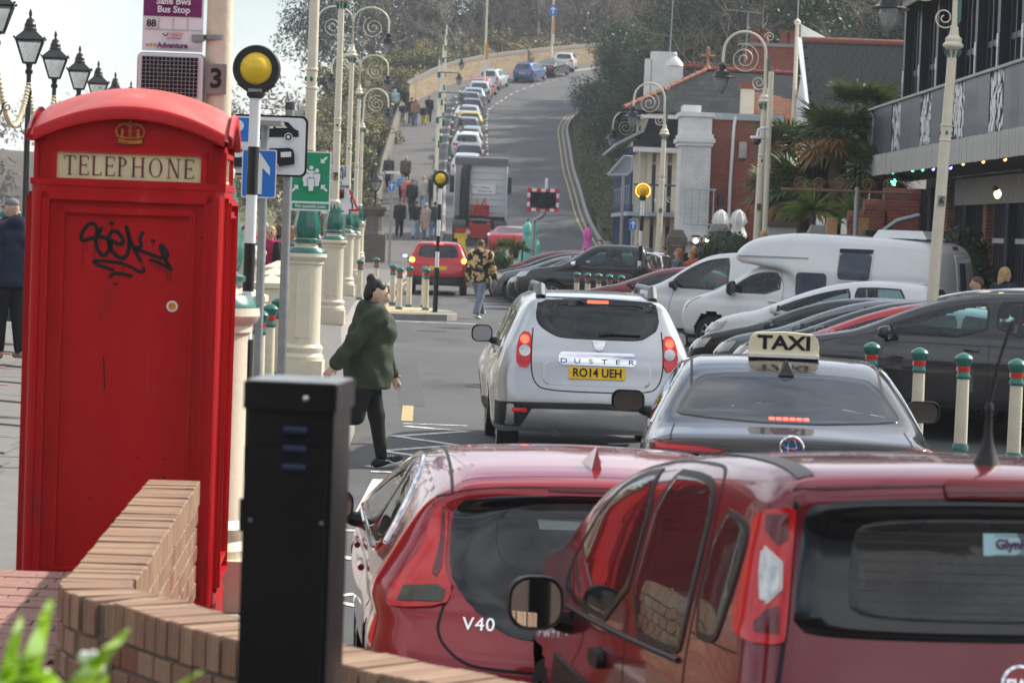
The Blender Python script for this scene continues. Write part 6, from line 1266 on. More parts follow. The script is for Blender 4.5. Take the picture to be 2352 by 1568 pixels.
for kind,col,px,D,rz,w in(('hatch','paint_red',1101,195,-8,'red hatchback at the start of the bend on the hill'),('mpv','paint_pale_grey',1120,201,-14,'silver car in front of the red hatchback on the bend'),('mpv','paint_blue',1199,208,-20,'blue car parked alone on the upper bend'),('low','paint_charcoal',1247,214,-22,'dark saloon between the blue car and white SUV on the bend'),('suv','paint_white',1292,221,-6,'white SUV topmost at the crest of the hill')):
 hill_car(kind,col,at(px,200,D).x,D,w,rz)
def lorry():
 D=120; t=thing('lorry','white lorry tractor unit seen from behind with red chassis','lorry',(at(1103,480,D).x,D,zr(D)),R(1)); t.rotation_euler=(R(4),0,R(1))
 M_=pm('lorry_white',(.55,.57,.60),.35,var=.06); rd=pm('chassis_red',(.36,.02,.02),.5,var=.2)
 cab=MB(); cab.prism([(3.3,.9),(3.3,3.55),(3.5,3.72),(5.2,3.72),(5.7,3.2),(5.9,1.6),(5.9,.5),(3.8,.5)],(1.22,0,0),(0,1,0),(0,0,1),-2.44); cab.build('cab',M_,t,20)
 MB().prism([(3.15,3.55),(3.4,3.86),(4.4,3.9),(5.2,3.75),(5.2,3.6),(3.4,3.6)],(1.25,0,0),(0,1,0),(0,0,1),-2.5).build('roof_deflector','dark_grey',t,20)
 for i in range(7):MB().box((.15,3.28,1.35+i*.31),(1.75,.03,.02)).build('cab_rib',M_,t,0)
 for sx in(-1,1):MB().prism([(2.55,1.0),(3.3,1.0),(3.3,3.5),(2.9,3.45),(2.65,3.2)],(sx*1.24,0,0),(0,1,0),(0,0,1),-.04*sx).build('side_fairing',M_,t,0)
 MB().tube([(-.72,3.12,1.0),(-.74,3.1,2.0),(-.72,3.12,3.3),(-.6,3.2,3.5)],[.22,.22,.22,.2],10).build('air_intake_stack','black_plastic',t)
 pn=MB().box((.15,3.255,2.42),(1.1,.02,.45)).build('lettered_panel','white_gloss',t,0); text('Ode Traders',.16,'dark_grey',pn,(.0,3.243,2.50),FACE); text('Phone One',.15,'dark_grey',pn,(.2,3.243,2.33),FACE)
 ch=MB()
 for sx in(-.4,.4):ch.box((sx,2.2,.85),(.12,4.4,.28))
 ch.box((0,.05,.85),(1.0,.12,.3)); ch.box((0,3.0,1.45),(.85,.2,.5)); ch.build('chassis',rd,t)
 MB().lathe([(.45,0),(.52,.05),(.5,.1),(.2,.1)],(0,1.2,1.05),20).build('fifth_wheel','dark_grey',t)
 for sx in(-1,1):
  MB().tube([(sx*.35,3.0,1.2),(sx*.3,2.7,1.7),(sx*.2,3.0,2.0),(sx*.1,3.2,1.7)],.03,6).build('air_hose',pm('hose_yellow',(.6,.4,.02),.5)if sx<0 else 'red_band',t)
  w=bpy.data.objects.new('wheel',None); COL.objects.link(w); w.parent=t; w.location=(sx*.95,1.0,.5); rot=Matrix.Rotation(R(90),3,'Y')
  MB().lathe([(.3,-.28),(.5,-.28),(.52,-.2),(.52,.2),(.5,.28),(.3,.28)],(0,0,0),26,rot=rot).build('tyre','rubber',w); MB().lathe([(.3,-.2),(.3,.2)],(0,0,0),20,rot=rot).build('rim','alloy',w)
  f=[(1.0+.62*math.cos(a),.5+.62*math.sin(a))for a in np.linspace(.1,math.pi-.1,14)]; m=MB(); m.add([(sx*.66,y,z)for y,z in f]+[(sx*1.25,y,z)for y,z in f],[(i,i+1,14+i+1,14+i)for i in range(13)]); m.build('mudguard','black_plastic',t,60)
  MB().box((sx*.85,.28,.68),(.52,.08,.16)).build('tail_light','lamp_red',t); MB().box((sx*.85,.26,.42),(.6,.03,.25)).build('mud_flap','plate_yellow' if sx<0 else 'lamp_dark_red',t)
  MB().box((sx*1.36,5.4,2.5),(.22,.12,.8)).build('door_mirror','black_plastic',t); MB().cyl((sx*1.2,5.4,2.7),(sx*1.36,5.4,2.7),.03).build('mirror_arm','black_plastic',t)
  w=bpy.data.objects.new('wheel',None); COL.objects.link(w); w.parent=t; w.location=(sx*1.05,4.7,.5); MB().lathe([(.3,-.16),(.5,-.16),(.52,-.1),(.52,.1),(.5,.16),(.3,.16)],(0,0,0),26,rot=rot).build('tyre','rubber',w)
 MB().box((0,.02,.55),(.85,.06,.35)).build('rear_crossmember',rd,t); MB().box((0,3.18,.9),(2.3,.15,.5)).build('cab_underside','black_plastic',t)
lorry()
ter=thing('terrace_houses','brown brick terrace behind the viewer, seen only as a reflection','building',(-2,-16,-2.8)); pm('terrace_brick',(.075,.05,.037),.8,var=.2)  # unseen row, added to darken surfaces facing the viewer and shape reflections
for i in range(7):
 x=-38+i*12.5; MB().box((x,-5,4.6),(12.2,9,9.2)).build('house_front','terrace_brick',ter,0)
 MB().prism([(-10,9.2),(0,9.2),(-5,12.4)],(x+6,0,0),(0,1,0),(0,0,1),-12).build('roof','dark_grey',ter,0)
 for k in range(4):
  for z in(1.6,4.6,7.4):MB().box((x-4.2+k*2.8,-.45,z),(1.1,.1,1.7)).build('window','dark_glass',ter,0)
pav=thing('pavilion','white seafront pavilion with arched windows, seen only as a reflection','building',(-13,16,.2),R(8)); pm('stucco',(.30,.27,.23),.6,var=.06)
MB().box((-4,12,3.6),(8,26,7.2)).build('wall','stucco',pav,0); MB().box((-4,12,7.35),(8.8,26.8,.35)).build('cornice','stucco',pav,0); MB().box((-4,12,4.0),(8.35,26.3,.22)).build('string_course','stucco',pav,0)
for i in range(8):
 y=.8+i*3.2
 for z0,h in((.9,2.3),(4.5,1.9)):
  w=MB().prism([(y,z0),(y+1.3,z0),(y+1.3,z0+h)]+[(y+.65+.65*math.cos(a),z0+h+.5*math.sin(a))for a in np.linspace(.3,2.84,8)]+[(y,z0+h)],(.03,0,0),(0,1,0),(0,0,1),.04).build('window','dark_glass',pav,0); MB().box((.08,y+.65,z0+h/2),(.05,.07,h)).build('glazing_bar','white_gloss',w,0)
 MB().box((.12,y+2.25,3.6),(.3,.4,7.2)).build('pilaster','stucco',pav,0)
def brickm(name,c1,c2,mortar,axis='x',size=(.225,.075),rough=.85):
 m=bpy.data.materials.new(name); m.use_nodes=True; n=m.node_tree.nodes; l=m.node_tree.links; b=n['Principled BSDF']; b.inputs['Roughness'].default_value=rough; b.inputs['Specular IOR Level'].default_value=.08
 tcn=n.new('ShaderNodeTexCoord'); sx=n.new('ShaderNodeSeparateXYZ'); cb=n.new('ShaderNodeCombineXYZ'); l.new(tcn.outputs['Object'],sx.inputs[0]); l.new(sx.outputs['X' if axis=='x' else 'Y'],cb.inputs['X']); l.new(sx.outputs['Z'],cb.inputs['Y'])
 t=n.new('ShaderNodeTexBrick'); t.inputs['Color1'].default_value=tuple(c1)+(1,); t.inputs['Color2'].default_value=tuple(c2)+(1,); t.inputs['Mortar'].default_value=tuple(mortar)+(1,); t.inputs['Scale'].default_value=1.; t.inputs['Mortar Size'].default_value=.009; t.inputs['Brick Width'].default_value=size[0]; t.inputs['Row Height'].default_value=size[1]
 nz_=n.new('ShaderNodeTexNoise'); nz_.inputs['Scale'].default_value=2.2; nz_.inputs['Detail'].default_value=6; l.new(tcn.outputs['Object'],nz_.inputs['Vector'])
 mx_=n.new('ShaderNodeMix'); mx_.data_type='RGBA'; mx_.blend_type='MULTIPLY'; mx_.inputs['Factor'].default_value=.55; l.new(cb.outputs[0],t.inputs['Vector']); l.new(t.outputs['Color'],mx_.inputs['A']); l.new(nz_.outputs['Fac'],mx_.inputs['B'])
 mr=n.new('ShaderNodeMix'); mr.data_type='RGBA'; mr.blend_type='ADD'; mr.inputs['Factor'].default_value=.25; l.new(mx_.outputs['Result'],mr.inputs['A']); l.new(t.outputs['Color'],mr.inputs['B']); l.new(mr.outputs['Result'],b.inputs['Base Color'])
 bp=n.new('ShaderNodeBump'); bp.inputs['Strength'].default_value=.5; bp.inputs['Distance'].default_value=.01; bp.invert=True; l.new(t.outputs['Fac'],bp.inputs['Height']); l.new(bp.outputs['Normal'],b.inputs['Normal']); MATS[name]=m; return m
brickm('red_brick',(.30,.075,.045),(.23,.06,.04),(.22,.15,.12)); brickm('white_brick',(.66,.66,.64),(.70,.70,.68),(.52,.52,.50)); brickm('orange_brick',(.36,.13,.07),(.42,.17,.09),(.40,.33,.27)); brickm('slate_courses',(.020,.021,.024),(.034,.035,.040),(.008,.008,.010),'x',(.30,.22),.8)
pm('slate',(.024,.025,.029),.85,spec=.05,var=.5,scale=3,bump=.15,col2=(.022,.024,.022)); pm('ridge_tile',(.19,.062,.04),.75,var=.25,scale=6); pm('panel_blue_grey',(.050,.053,.078),.45,var=.10,scale=3,coat=.1); pm('weathered_white',(.46,.45,.42),.8,var=.30,scale=2.5,bump=.25,stretch=(6,6,1),col2=(.24,.22,.20)); pm('navy_frame',(.012,.016,.026),.4,var=.2); pm('render_cream',(.62,.55,.42),.7,var=.08); pm('render_white',(.68,.68,.66),.7,var=.14,scale=2,bump=.1); pm('iron_blue',(.03,.06,.12),.45,var=.2); pm('iron_pale',(.40,.47,.52),.5,var=.2,scale=12); pm('coping_grey',(.36,.39,.42),.6,var=.1)
pm('pane_sky',(.30,.34,.38),.08,var=.2,scale=1.2,spec=.8); pm('blind_white',(.62,.63,.64),.6,var=.06)  # pane_sky has the pale sky reflection put into its colour
bar=thing('bar_building','dark bar with long balcony of blue-grey panels and decorated strips','building',(0,0,0)); Y0,Y1=41.3,64.
MB().box((12.6,(Y0+Y1)/2,5.9),(6.0,Y1-Y0,3.8)).build('upper_wall','navy_frame',bar,0); MB().box((12.9,(Y0+Y1)/2,1.8),(6.0,Y1-Y0-.4,3.6)).build('ground_wall',pm('bar_wall',(.030,.034,.045),.6,var=.3,scale=3),bar,0)
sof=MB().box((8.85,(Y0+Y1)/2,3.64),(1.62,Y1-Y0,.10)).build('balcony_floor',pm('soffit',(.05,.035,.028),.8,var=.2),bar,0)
n=int((Y1-Y0)/.27); fb=MB().box((0,0,0),(.03,.262,.46)).mesh('fascia_board',0); fb.materials.append(M('weathered_white')); random.seed(2)
for i in range(n):
 o=mobj('fascia_board',fb,None,bar,(8.0+random.uniform(-.004,.004),Y0+.135+i*.27,3.79+random.uniform(-.006,.006)))
for i in range(6):mobj('fascia_board',fb,None,bar,(8.12+i*.27,Y1+.01,3.79)).rotation_euler=(0,0,R(90))
ys=[44.6,48.45,52.3,56.4,60.6]; edges=[Y0]+ys+[Y1]
lf=MB(); random.seed(8)
for a,b in zip([Y0]+[y+.66 for y in ys],[y-.66 for y in ys]+[Y1]):
 k=max(1,round((b-a)/1.6))
 for j in range(k):MB().box((8.06,a+(b-a)*(j+.5)/k,4.55),(.03,(b-a)/k-.015,1.04)).build('balcony_panel','panel_blue_grey',bar,0)
for y in ys:
 p=MB().box((8.075,y,4.55),(.02,1.30,1.04)).build('decorated_strip','black_matt',bar,0); m=MB()
 for k in range(95):
  yy,zz=y+random.uniform(-.58,.58),random.uniform(4.08,5.02); a=random.uniform(-.45,.45); ln,w=random.uniform(.05,.15),random.uniform(.03,.08); ca,sa=math.cos(a),math.sin(a)
  pts=[(-ln,0),(-ln*.4,w),(ln*.5,w*.8),(ln,0),(ln*.4,-w),(-ln*.5,-w*.7)]; m.add([(8.0625-.0002*k,yy+u*sa+v*ca,zz+u*ca-v*sa)for u,v in pts],[tuple(range(6))])
 m.build('leaf_cutout_pattern','white_gloss',p,None)
MB().box((8.05,(Y0+Y1)/2,5.10),(.12,Y1-Y0+.05,.05)).build('balcony_rail','weathered_white',bar,0); MB().box((8.8,Y1-.02,4.55),(1.5,.03,1.0)).build('balcony_panel','panel_blue_grey',bar,0)
for i in range(9):
 yc=Y0+1.35+i*2.52
 fr=MB();
 for dy in(-.82,-.28,.28,.82):fr.box((9.52,yc+dy,5.85),(.18,.09,3.5))
 fr.box((9.52,yc,6.15),(.16,1.7,.12)); fr.box((9.54,yc,4.25),(.14,1.7,.4)); w_=fr.build('window','navy_frame',bar,0)
 for dy in(-.55,0,.55):
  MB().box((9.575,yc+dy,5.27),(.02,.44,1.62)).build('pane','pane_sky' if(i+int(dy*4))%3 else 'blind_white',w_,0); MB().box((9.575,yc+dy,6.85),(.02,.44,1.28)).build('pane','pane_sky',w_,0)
 MB().box((9.42,yc+1.26,5.9),(.30,.30,3.6)).build('pilaster','navy_frame',bar,0); MB().box((9.262,yc+1.26,6.1),(.02,.16,.28)).build('white_cap','white_gloss',bar,0); MB().box((9.262,yc+1.26,5.1),(.02,.10,1.7)).build('white_trim','white_gloss',bar,0)
MB().prism([(8.75,7.72),(9.6,7.72),(15.6,10.6),(15.6,10.9),(8.6,7.86)],(0,Y1+.3,0),(1,0,0),(0,0,1),Y1-Y0+4).build('roof','slate_courses',bar,0); MB().tube([(8.62,Y0-3,7.76),(8.62,Y1+.3,7.76)],.09,8).build('gutter','black_paint',bar); MB().box((8.78,(Y0+Y1)/2,7.6),(.05,Y1-Y0+.5,.2)).build('eaves_board','weathered_white',bar,0)
for i in range(10):
 y=Y0+.7+i*2.45; MB().box((9.78,y,1.75),(.26,.38,3.3)).build('brick_pier','orange_brick' if i%2 else 'bar_wall',bar,0)
 w_=MB().box((9.86,y+1.2,1.7),(.05,1.7,2.8)).build('shop_window','dark_glass',bar,0)
 for k in range(6):MB().box((9.80,y+.45+k*.3,1.75),(.05,.06,2.9)).build('slat','panel_blue_grey',w_,0)
 MB().box((9.80,y+1.2,2.2),(.06,1.8,.10)).build('transom','white_gloss',w_,0)
for i in range(30):MB().box((9.62,46+i*.40,3.22),(.03,.39,.56)).build('sign_board_plank','weathered_white',bar,0)
for i,(px,py,col)in enumerate(((1982,396,'g'),(2011,402,'g'),(2051,398,'g'),(2096,393,'g'),(2119,391,'g'),(2143,390,'b'),(2183,387,'b'),(2212,378,'o'),(2258,373,'o'),(2308,368,'o'),(2052,421,'G'),(2291,448,'w'))):
 D=8.35/((px-1176)/F_PX); p=at(px,py,D); mt={'g':((.1,1,.3),4),'b':((.2,.2,1),5),'o':((1,.45,.15),3),'G':((.1,1,.35),6),'w':((1,.6,.2),12)}[col]
 e=pm('spot_'+col,mt[0],.3,var=0,emit=mt[1]); lp=bpy.data.objects.new('spot_lamp',None); COL.objects.link(lp); lp.parent=bar
 MB().lathe([(.03,.12),(.05,.08),(.055,0),(.06,-.02)],p+Vector((0,.02,.05)),10,rot=Matrix.Rotation(R(-35),3,'Y')).build('spot_hood','black_plastic',lp); MB().ball(p+Vector((.0,-.01,.02)),.026 if col in 'gbo' else .05,8,6,(1.2,.6,1.6)).build('spot_lens',e,lp)
sr=thing('slate_roof_house','house with dark slate roof, red ridge tiles and white bargeboard behind the palms','house'); Ya,Yb,za,zb_,xa,xb=75.,79.2,4.9,8.0,8.36,11.7
MB().prism([(Ya+.3,0),(Ya+.3,za),(Yb,zb_-.1),(Yb+4,za),(Yb+4,0)],(xb,0,0),(0,1,0),(0,0,1),-(xb-xa)+.15).build('wall','render_white',sr,0)
slp=Vector((0,Yb-Ya,zb_-za)); nrm=Vector((0,-slp.z,slp.y)).normalized(); rws,cls=17,13; cw=(xb-xa)/cls; rot=axes((1,0,0),slp)
sm_=MB().box((0,0,0),(cw-.012,slp.length/rws*1.5,.018)).mesh('slate',0); sm_.materials.append(M('slate')); random.seed(4)
for r in range(rws):
 for c_ in range(cls):
  o=mobj('slate',sm_,None,sr); p=Vector((xa+(c_+.5+(.5 if r%2 else 0))*cw,Ya,za))+slp*((r+.6)/rws)+nrm*(.02+random.uniform(0,.006)); p.x=min(p.x,xb-cw/2)
  o.matrix_local=Matrix.Translation(p)@(rot@Matrix.Rotation(R(3+random.uniform(-.6,.6)),3,'X')@Matrix.Rotation(R(random.uniform(-.8,.8)),3,'Z')).to_4x4()
MB().add([(xa,Ya,za-.02),(xb,Ya,za-.02),(xb,Yb,zb_-.02),(xa,Yb,zb_-.02)],[(0,1,2,3)]).build('roof_deck','black_matt',sr,None)
for i in range(9):MB().lathe([(.13,-.19),(.13,.18)],(xa+.19+i*.375,Yb,zb_+.0),12,rot=Matrix.Rotation(R(90),3,'Y')).build('ridge_tile','ridge_tile',sr)
for e_ in(0,1):MB().tube([(xa-.06,Ya-.2,za-.2),(xa-.06,Yb,zb_+.05)],.12 if e_ else .09,4).build('bargeboard','white_gloss',sr)if e_==0 else None
MB().prism([(Ya-.2,za-.30),(Ya-.2,za-.05),(Yb,zb_+.10),(Yb,zb_-.22)],(xa-.10,0,0),(0,1,0),(0,0,1),.05).build('bargeboard','white_gloss',sr,0)
MB().prism([(10.0,4.2),(12.4,4.2),(12.4,7.4)],(0,74.5,0),(1,0,0),(0,0,1),.3).build('gable_wall','render_white',sr,0)
MB().tube([(10.0,74.2,4.35),(12.45,74.2,7.55)],.10,4).build('gable_bargeboard','white_gloss',sr)
rb=thing('brick_house','red brick flat-fronted house with pale coping and white downpipe','house'); x0,x1=at(1630,400,82).x,at(1790,400,82).x; zt_=at(1700,276,82).z
MB().box(((x0+x1)/2,85,zt_/2),(x1-x0,6,zt_)).build('wall','red_brick',rb,0); MB().box(((x0+x1)/2,85,zt_+.09),(x1-x0+.15,6.2,.20)).build('coping','coping_grey',rb,0)
p=at(1690,280,81.9); MB().tube([(p.x,81.95,zt_+.15),(p.x-.05,81.9,zt_-.2),(p.x-.1,81.9,3.6),(p.x-.1,81.9,.4)],.05,8).build('downpipe','white_gloss',rb)
for px,py,w,h,mt in((1655,460,.16,.35,'dark_grey'),(1706,345,.24,.5,'weathered_white'),(1760,360,.2,.4,'weathered_white')):MB().box(at(px,py,81.93),(w,.12,h)).build('wall_box',mt,rb,0)
wp=thing('white_pier','white painted brick pier with moulded cornice beside the brick house','pier'); a0,a1=at(1562,400,81.2).x,at(1631,400,81.2).x; w=a1-a0; xc=(a0+a1)/2
Z=lambda py:at(1600,py,81.2).z
MB().box((xc,82.2,Z(335)/2),(w,2,Z(335))).build('shaft','white_brick',wp,0)
for y0_,y1_,e_ in((335,327,.06),(327,318,.12),(318,308,.06),(308,268,.0),(268,258,.08)):MB().box((xc,82.2,(Z(y0_)+Z(y1_))/2),(w+2*e_,2+2*e_,Z(y1_)-Z(y0_))).build('cornice','render_white',wp,0)
MB().box((xc-w*.15,82.2,Z(250)),(w*.6,1.2,.25)).build('cap','render_white',wp,0); MB().box((xc+w*.1,81.1,Z(545)),(w*1.3,.5,.25)).build('plinth_moulding','render_white',wp,0)
bw=MB();
for k in range(5):bw.tube([(xc-.3+k*.22,80.9,Z(515)),(xc-.3+k*.22,80.9,Z(435))],.02,5)
bw.tube([(xc-.35,80.9,Z(435)),(xc+.65,80.9,Z(435))],.025,5); bw.tube([(xc-.35,80.9,Z(515)),(xc+.65,80.9,Z(515))],.025,5); bw.build('balcony_bars','iron_pale',wp)
hr=thing('hipped_house','house under a hipped slate roof with red hip tiles and a cross finial','house'); q=lambda px,py,D:at(px,py,D)
eL,eR,rL,rR=q(1432,250,93),q(1800,280,93),q(1625,162,97.5),q(1830,172,97.5); eB=Vector((eL.x,103,eL.z)); rB=Vector((rL.x,98.5,rL.z))
MB().add([eL,eR,rR,rL],[(0,1,2,3)]).build('front_slope','slate_courses',hr,None); MB().add([eL,rL,eB],[(0,1,2)]).build('side_slope','slate',hr,None); MB().add([rL,rR,Vector((eR.x,103,eR.z)),eB],[(0,1,2,3)]).build('rear_slope','slate',hr,None)
MB().box(((eL.x+eR.x)/2+.3,98,eL.z/2-.05),(eR.x-eL.x-1.2,9,eL.z-.1)).build('wall','render_cream',hr,0)
d=rL-eL; tl=MB().lathe([(.085,-.22),(.07,.22)],n=10).mesh('hip_tile',35); tl.materials.append(M('ridge_tile'))
for i in range(13):
 o=mobj('hip_tile',tl,None,hr); o.matrix_local=Matrix.Translation(eL+d*((i+.5)/13)+Vector((0,-.03,.05)))@d.to_track_quat('Z','Y').to_matrix().to_4x4()
d2=rR-rL
for i in range(8):
 o=mobj('hip_tile',tl,None,hr); o.matrix_local=Matrix.Translation(rL+d2*((i+.5)/8)+Vector((0,0,.05)))@d2.to_track_quat('Z','Y').to_matrix().to_4x4()
cr_=MB()
for i in range(22):cr_.ball(q(1572+i*10,148+i*.7,98.6)+Vector((0,0,.06)),.06,6,5)
cr_.tube([q(1565,152,98.6),q(1790,166,98.6)],.10,6); cr_.build('ridge_cresting','ridge_tile',hr)
f=rL+Vector((0,0,.05)); fi=MB(); fi.lathe([(.16,0),(.10,.1),(.05,.2),(.05,.5),(.08,.55),(.05,.62),(.07,.75),(.01,.85)],f,10); fi.tube([f+Vector((-.26,0,.48)),f+Vector((.26,0,.48))],.05,6); fi.build('finial',pm('terracotta',(.34,.16,.08),.8),hr)
ch=thing('chimney_stack','big red brick chimney stack with four clay pots and an aerial','chimney'); a,b=q(1716,103,99),q(1838,103,99); MB().box(((a.x+b.x)/2,100,(a.z+4)/2+0),(b.x-a.x,1.1,a.z-4)).build('stack','red_brick',ch,0); MB().box(((a.x+b.x)/2,100,a.z+.05),(b.x-a.x+.12,1.25,.12)).build('cap','kerb_stone',ch,0)
for px in(1735,1757,1802,1822):p=q(px,97,99.6); MB().lathe([(.20,0),(.17,.12),(.15,.45),(.18,.47),(.18,.54),(.14,.54)],(p.x,99.9,a.z+.1),12).build('chimney_pot','ridge_tile',ch)
p=q(1712,145,98.8); MB().tube([(p.x,98.9,p.z),(p.x+.05,98.9,q(1716,28,98.8).z)],.025,6).build('aerial_mast','galvanised',ch); ae=MB(); zt_=q(1716,28,98.8).z; ae.tube([(p.x-.75,98.9,zt_+.07),(p.x+.6,98.9,zt_-.03)],.02,5)
for k in range(18):ae.tube([(p.x-.7+k*.07,98.7,zt_+.06-k*.005),(p.x-.7+k*.07,99.1,zt_+.06-k*.005)],.012,4)
ae.build('aerial','galvanised',ch)
ob=thing('small_brick_gable','weathered orange brick gable with cream pilaster between roofs','building'); a,b=q(1722,205,86.5),q(1830,300,86.5); MB().prism([(a.x+.15,0),(b.x,0),(b.x,a.z-.35),(a.x+.5,a.z-.1),(a.x+.15,a.z-.1)],(0,87,0),(1,0,0),(0,0,1),.5).build('wall','orange_brick',ob,0); MB().box((a.x-.06,86.6,a.z/2),(.42,.5,a.z)).build('pilaster','render_cream',ob,0); MB().box((a.x-.06,86.6,a.z+.1),(.5,.6,.2)).build('pilaster_cap','ridge_tile',ob,0)
wc=thing('white_chimney','tall white rendered chimney behind the hipped roof','chimney'); a,b=q(1497,118,104),q(1542,240,104); MB().box(((a.x+b.x)/2,104.5,a.z/2+1.5),(b.x-a.x,1.0,a.z-3)).build('stack','render_white',wc,0); MB().box((a.x-.1,104.4,a.z/2+1.3),(.25,.8,a.z-3.2)).build('side_flue','render_white',wc,0); MB().tube([(b.x-.1,104.5,a.z),(b.x,104.5,a.z+6)],.03,5).build('aerial_mast','galvanised',wc)
wg=thing('white_gablet','small ornate white gablet with round top beside the white chimney','gable'); a,b=q(1532,150,97),q(1566,235,97); w=b.x-a.x; xc=(a.x+b.x)/2
MB().box((xc,97.3,(a.z+b.z)/2-.4),(w,.5,a.z-b.z+.8)).build('panel','render_white',wg,0); MB().lathe([(w*.55,a.z),(w*.5,a.z+.1),(w*.3,a.z+.25),(w*.12,a.z+.35),(w*.14,a.z+.45),(.02,a.z+.52)],(xc,97.3,0),14).build('round_top','render_white',wg)
fl=thing('flagpole','cream flagpole with a small white pennant behind the slate roof','flagpole'); p=q(1822,290,81); MB().lathe([(.07,0),(.06,4.2),(.10,4.22),(.10,4.32),(.02,4.4)],(p.x,81,at(1822,50,81).z-4.3),10).build('pole','cream_paint',fl); MB().tube([(p.x,81,at(1822,50,81).z),(p.x+.02,81,at(1822,50,81).z+2.5)],.012,4).build('halyard','white_gloss',fl)
z=at(1822,55,81).z; o=MB().add([(p.x+.1,81,z),(p.x+.9,81.05,z-.38),(p.x+.5,80.97,z-.5),(p.x+.14,81,z-.9)],[(0,1,2,3)]).build('pennant','white_cloth',fl,None); MB().add([(p.x+.12,80.98,z-.5),(p.x+.5,80.95,z-.46),(p.x+.48,80.95,z-.55),(p.x+.13,80.98,z-.62)],[(0,1,2,3)]).build('pennant_stripe','paint_red',o,None)
vh=thing('veranda_house','cream house with slate mansard and blue cast-iron veranda','house'); e0,e1=q(1478,345,90),q(1562,350,90)
MB().box(((e0.x+e1.x)/2+.3,94,e0.z/2),(e1.x-e0.x+.8,8,e0.z)).build('wall','render_cream',vh,0); MB().prism([(e0.x-.2,e0.z),(e1.x+.2,e0.z),(e1.x+.2,q(1560,272,90).z),(e0.x+.15,q(1480,268,90).z)],(0,90.0,0),(1,0,0),(0,0,1),.6).build('mansard','slate_courses',vh,0)
MB().box(((e0.x+e1.x)/2,89.6,e0.z),(e1.x-e0.x+.7,.9,.16)).build('cornice','render_white',vh,0); MB().box(((e0.x+e1.x)/2,89.7,q(1500,270,90).z),(e1.x-e0.x+.3,.9,.12)).build('cornice','render_white',vh,0)
for px in(1492,1512,1528,1549):p=q(px,400,89.6); MB().box((p.x,89.8,2.6),(.16,.2,4.4)).build('pilaster','render_cream',vh,0)
for px in(1502,1538):p=q(px,400,89.8); w_=MB().box((p.x,89.95,3.6),(.34,.1,1.6)).build('window','dark_glass',vh,0); MB().box((p.x,89.88,4.45),(.45,.1,.1)).build('lintel','render_white',w_,0)
for px in(1500,1538):p=q(px,540,89.8); MB().box((p.x,89.93,1.2),(.45,.1,2.2)).build('door','iron_blue',vh,0)
zf=2.7; MB().box((4.7,97,zf),(1.9,15,.14)).build('veranda_floor','iron_pale',vh,0); MB().box((5.6,89.1,zf),(2.4,1.4,.14)).build('veranda_floor','iron_pale',vh,0)
for i in range(9):
 y=90.2+i*1.75; x=3.88
 for z0,z1 in((0.1,zf),(zf,4.9)):MB().lathe([(.10,z0),(.10,z0+.2),(.065,z0+.25),(.06,z1-.3),(.11,z1-.2),(.12,z1)],(x,y,zr(y)*.6),10).build('veranda_column','iron_blue',vh)
 if i<8:
  m=MB()
  for k in range(7):m.tube([(x,y+.12+k*.25,zf+.05),(x,y+.12+k*.25,zf+.95)],.022,4); m.tube(spiral((x,y+.24+k*.25,zf+.5),.10,.02,1.3,0,(0,1,0),(0,0,1),12),.014,4)
  m.tube([(x,y,zf+.98),(x,y+1.75,zf+.98)],.035,6); m.build('railing_panel','iron_pale',vh)
  m=MB(); m.tube([(x,y,4.9),(x,y+1.75,4.9)],.05,6)
  for k in range(6):m.tube(spiral((x,y+.2+k*.28,5.02),.13,.02,1.4,R(90),(0,1,0),(0,0,1),14),.016,4)
  m.build('ironwork_frieze','white_gloss',vh)
for i in range(5):
 x=4.1+i*.42; m=MB(); m.tube([(x,88.5,zf+.05),(x,88.5,zf+.95)],.025,5); m.tube(spiral((x+.2,88.5,zf+.5),.14,.02,1.5,0,(1,0,0),(0,0,1),14),.016,4); m.build('railing_panel','iron_pale',vh)
MB().tube([(3.9,88.5,zf+.98),(6.7,88.5,zf+.98)],.035,6).build('handrail','iron_blue',vh)
MB().prism([(3.3,5.0),(4.9,5.9),(4.9,6.0),(3.3,5.1)],(0,104,0),(1,0,0),(0,0,1),13.5).build('canopy',pm('canopy_glass',(.30,.36,.40),.3,var=.2),vh,0)
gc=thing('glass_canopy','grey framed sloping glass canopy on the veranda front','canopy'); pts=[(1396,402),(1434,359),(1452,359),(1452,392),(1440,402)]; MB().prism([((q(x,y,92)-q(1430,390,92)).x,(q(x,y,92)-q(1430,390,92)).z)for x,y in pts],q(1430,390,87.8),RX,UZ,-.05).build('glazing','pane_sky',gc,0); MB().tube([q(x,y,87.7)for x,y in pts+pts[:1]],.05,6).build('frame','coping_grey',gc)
MB().tube([q(1432,402,87.7),(q(1432,402,87.7).x,87.7,.1)],.05,6).build('support','galvanised',gc)
cct=thing('camera_pole','slim cream pole with white dome camera beside column number 8','camera pole'); p=at(1766,300,55); MB().lathe([(.06,0),(.055,at(1772,165,55).z)],(p.x,55,0),10).build('pole','cream_paint',cct); c_=at(1739,318,54.9); MB().lathe([(.14,.05),(.15,0),(.12,-.02)],c_,16).build('camera_shade','white_gloss',cct); MB().ball(c_+Vector((0,0,-.05)),.09,12,8).build('camera_dome','dark_glass',cct,60); MB().tube([c_+Vector((0,0,.05)),c_+Vector((.02,0,.18)),c_+Vector((.12,0,.22)),Vector((p.x,55,c_.z+.22))],.03,8).build('camera_arm','white_gloss',cct)
sw=thing('stepped_wall','red brick wall rising in rounded steps beside the bar','wall')
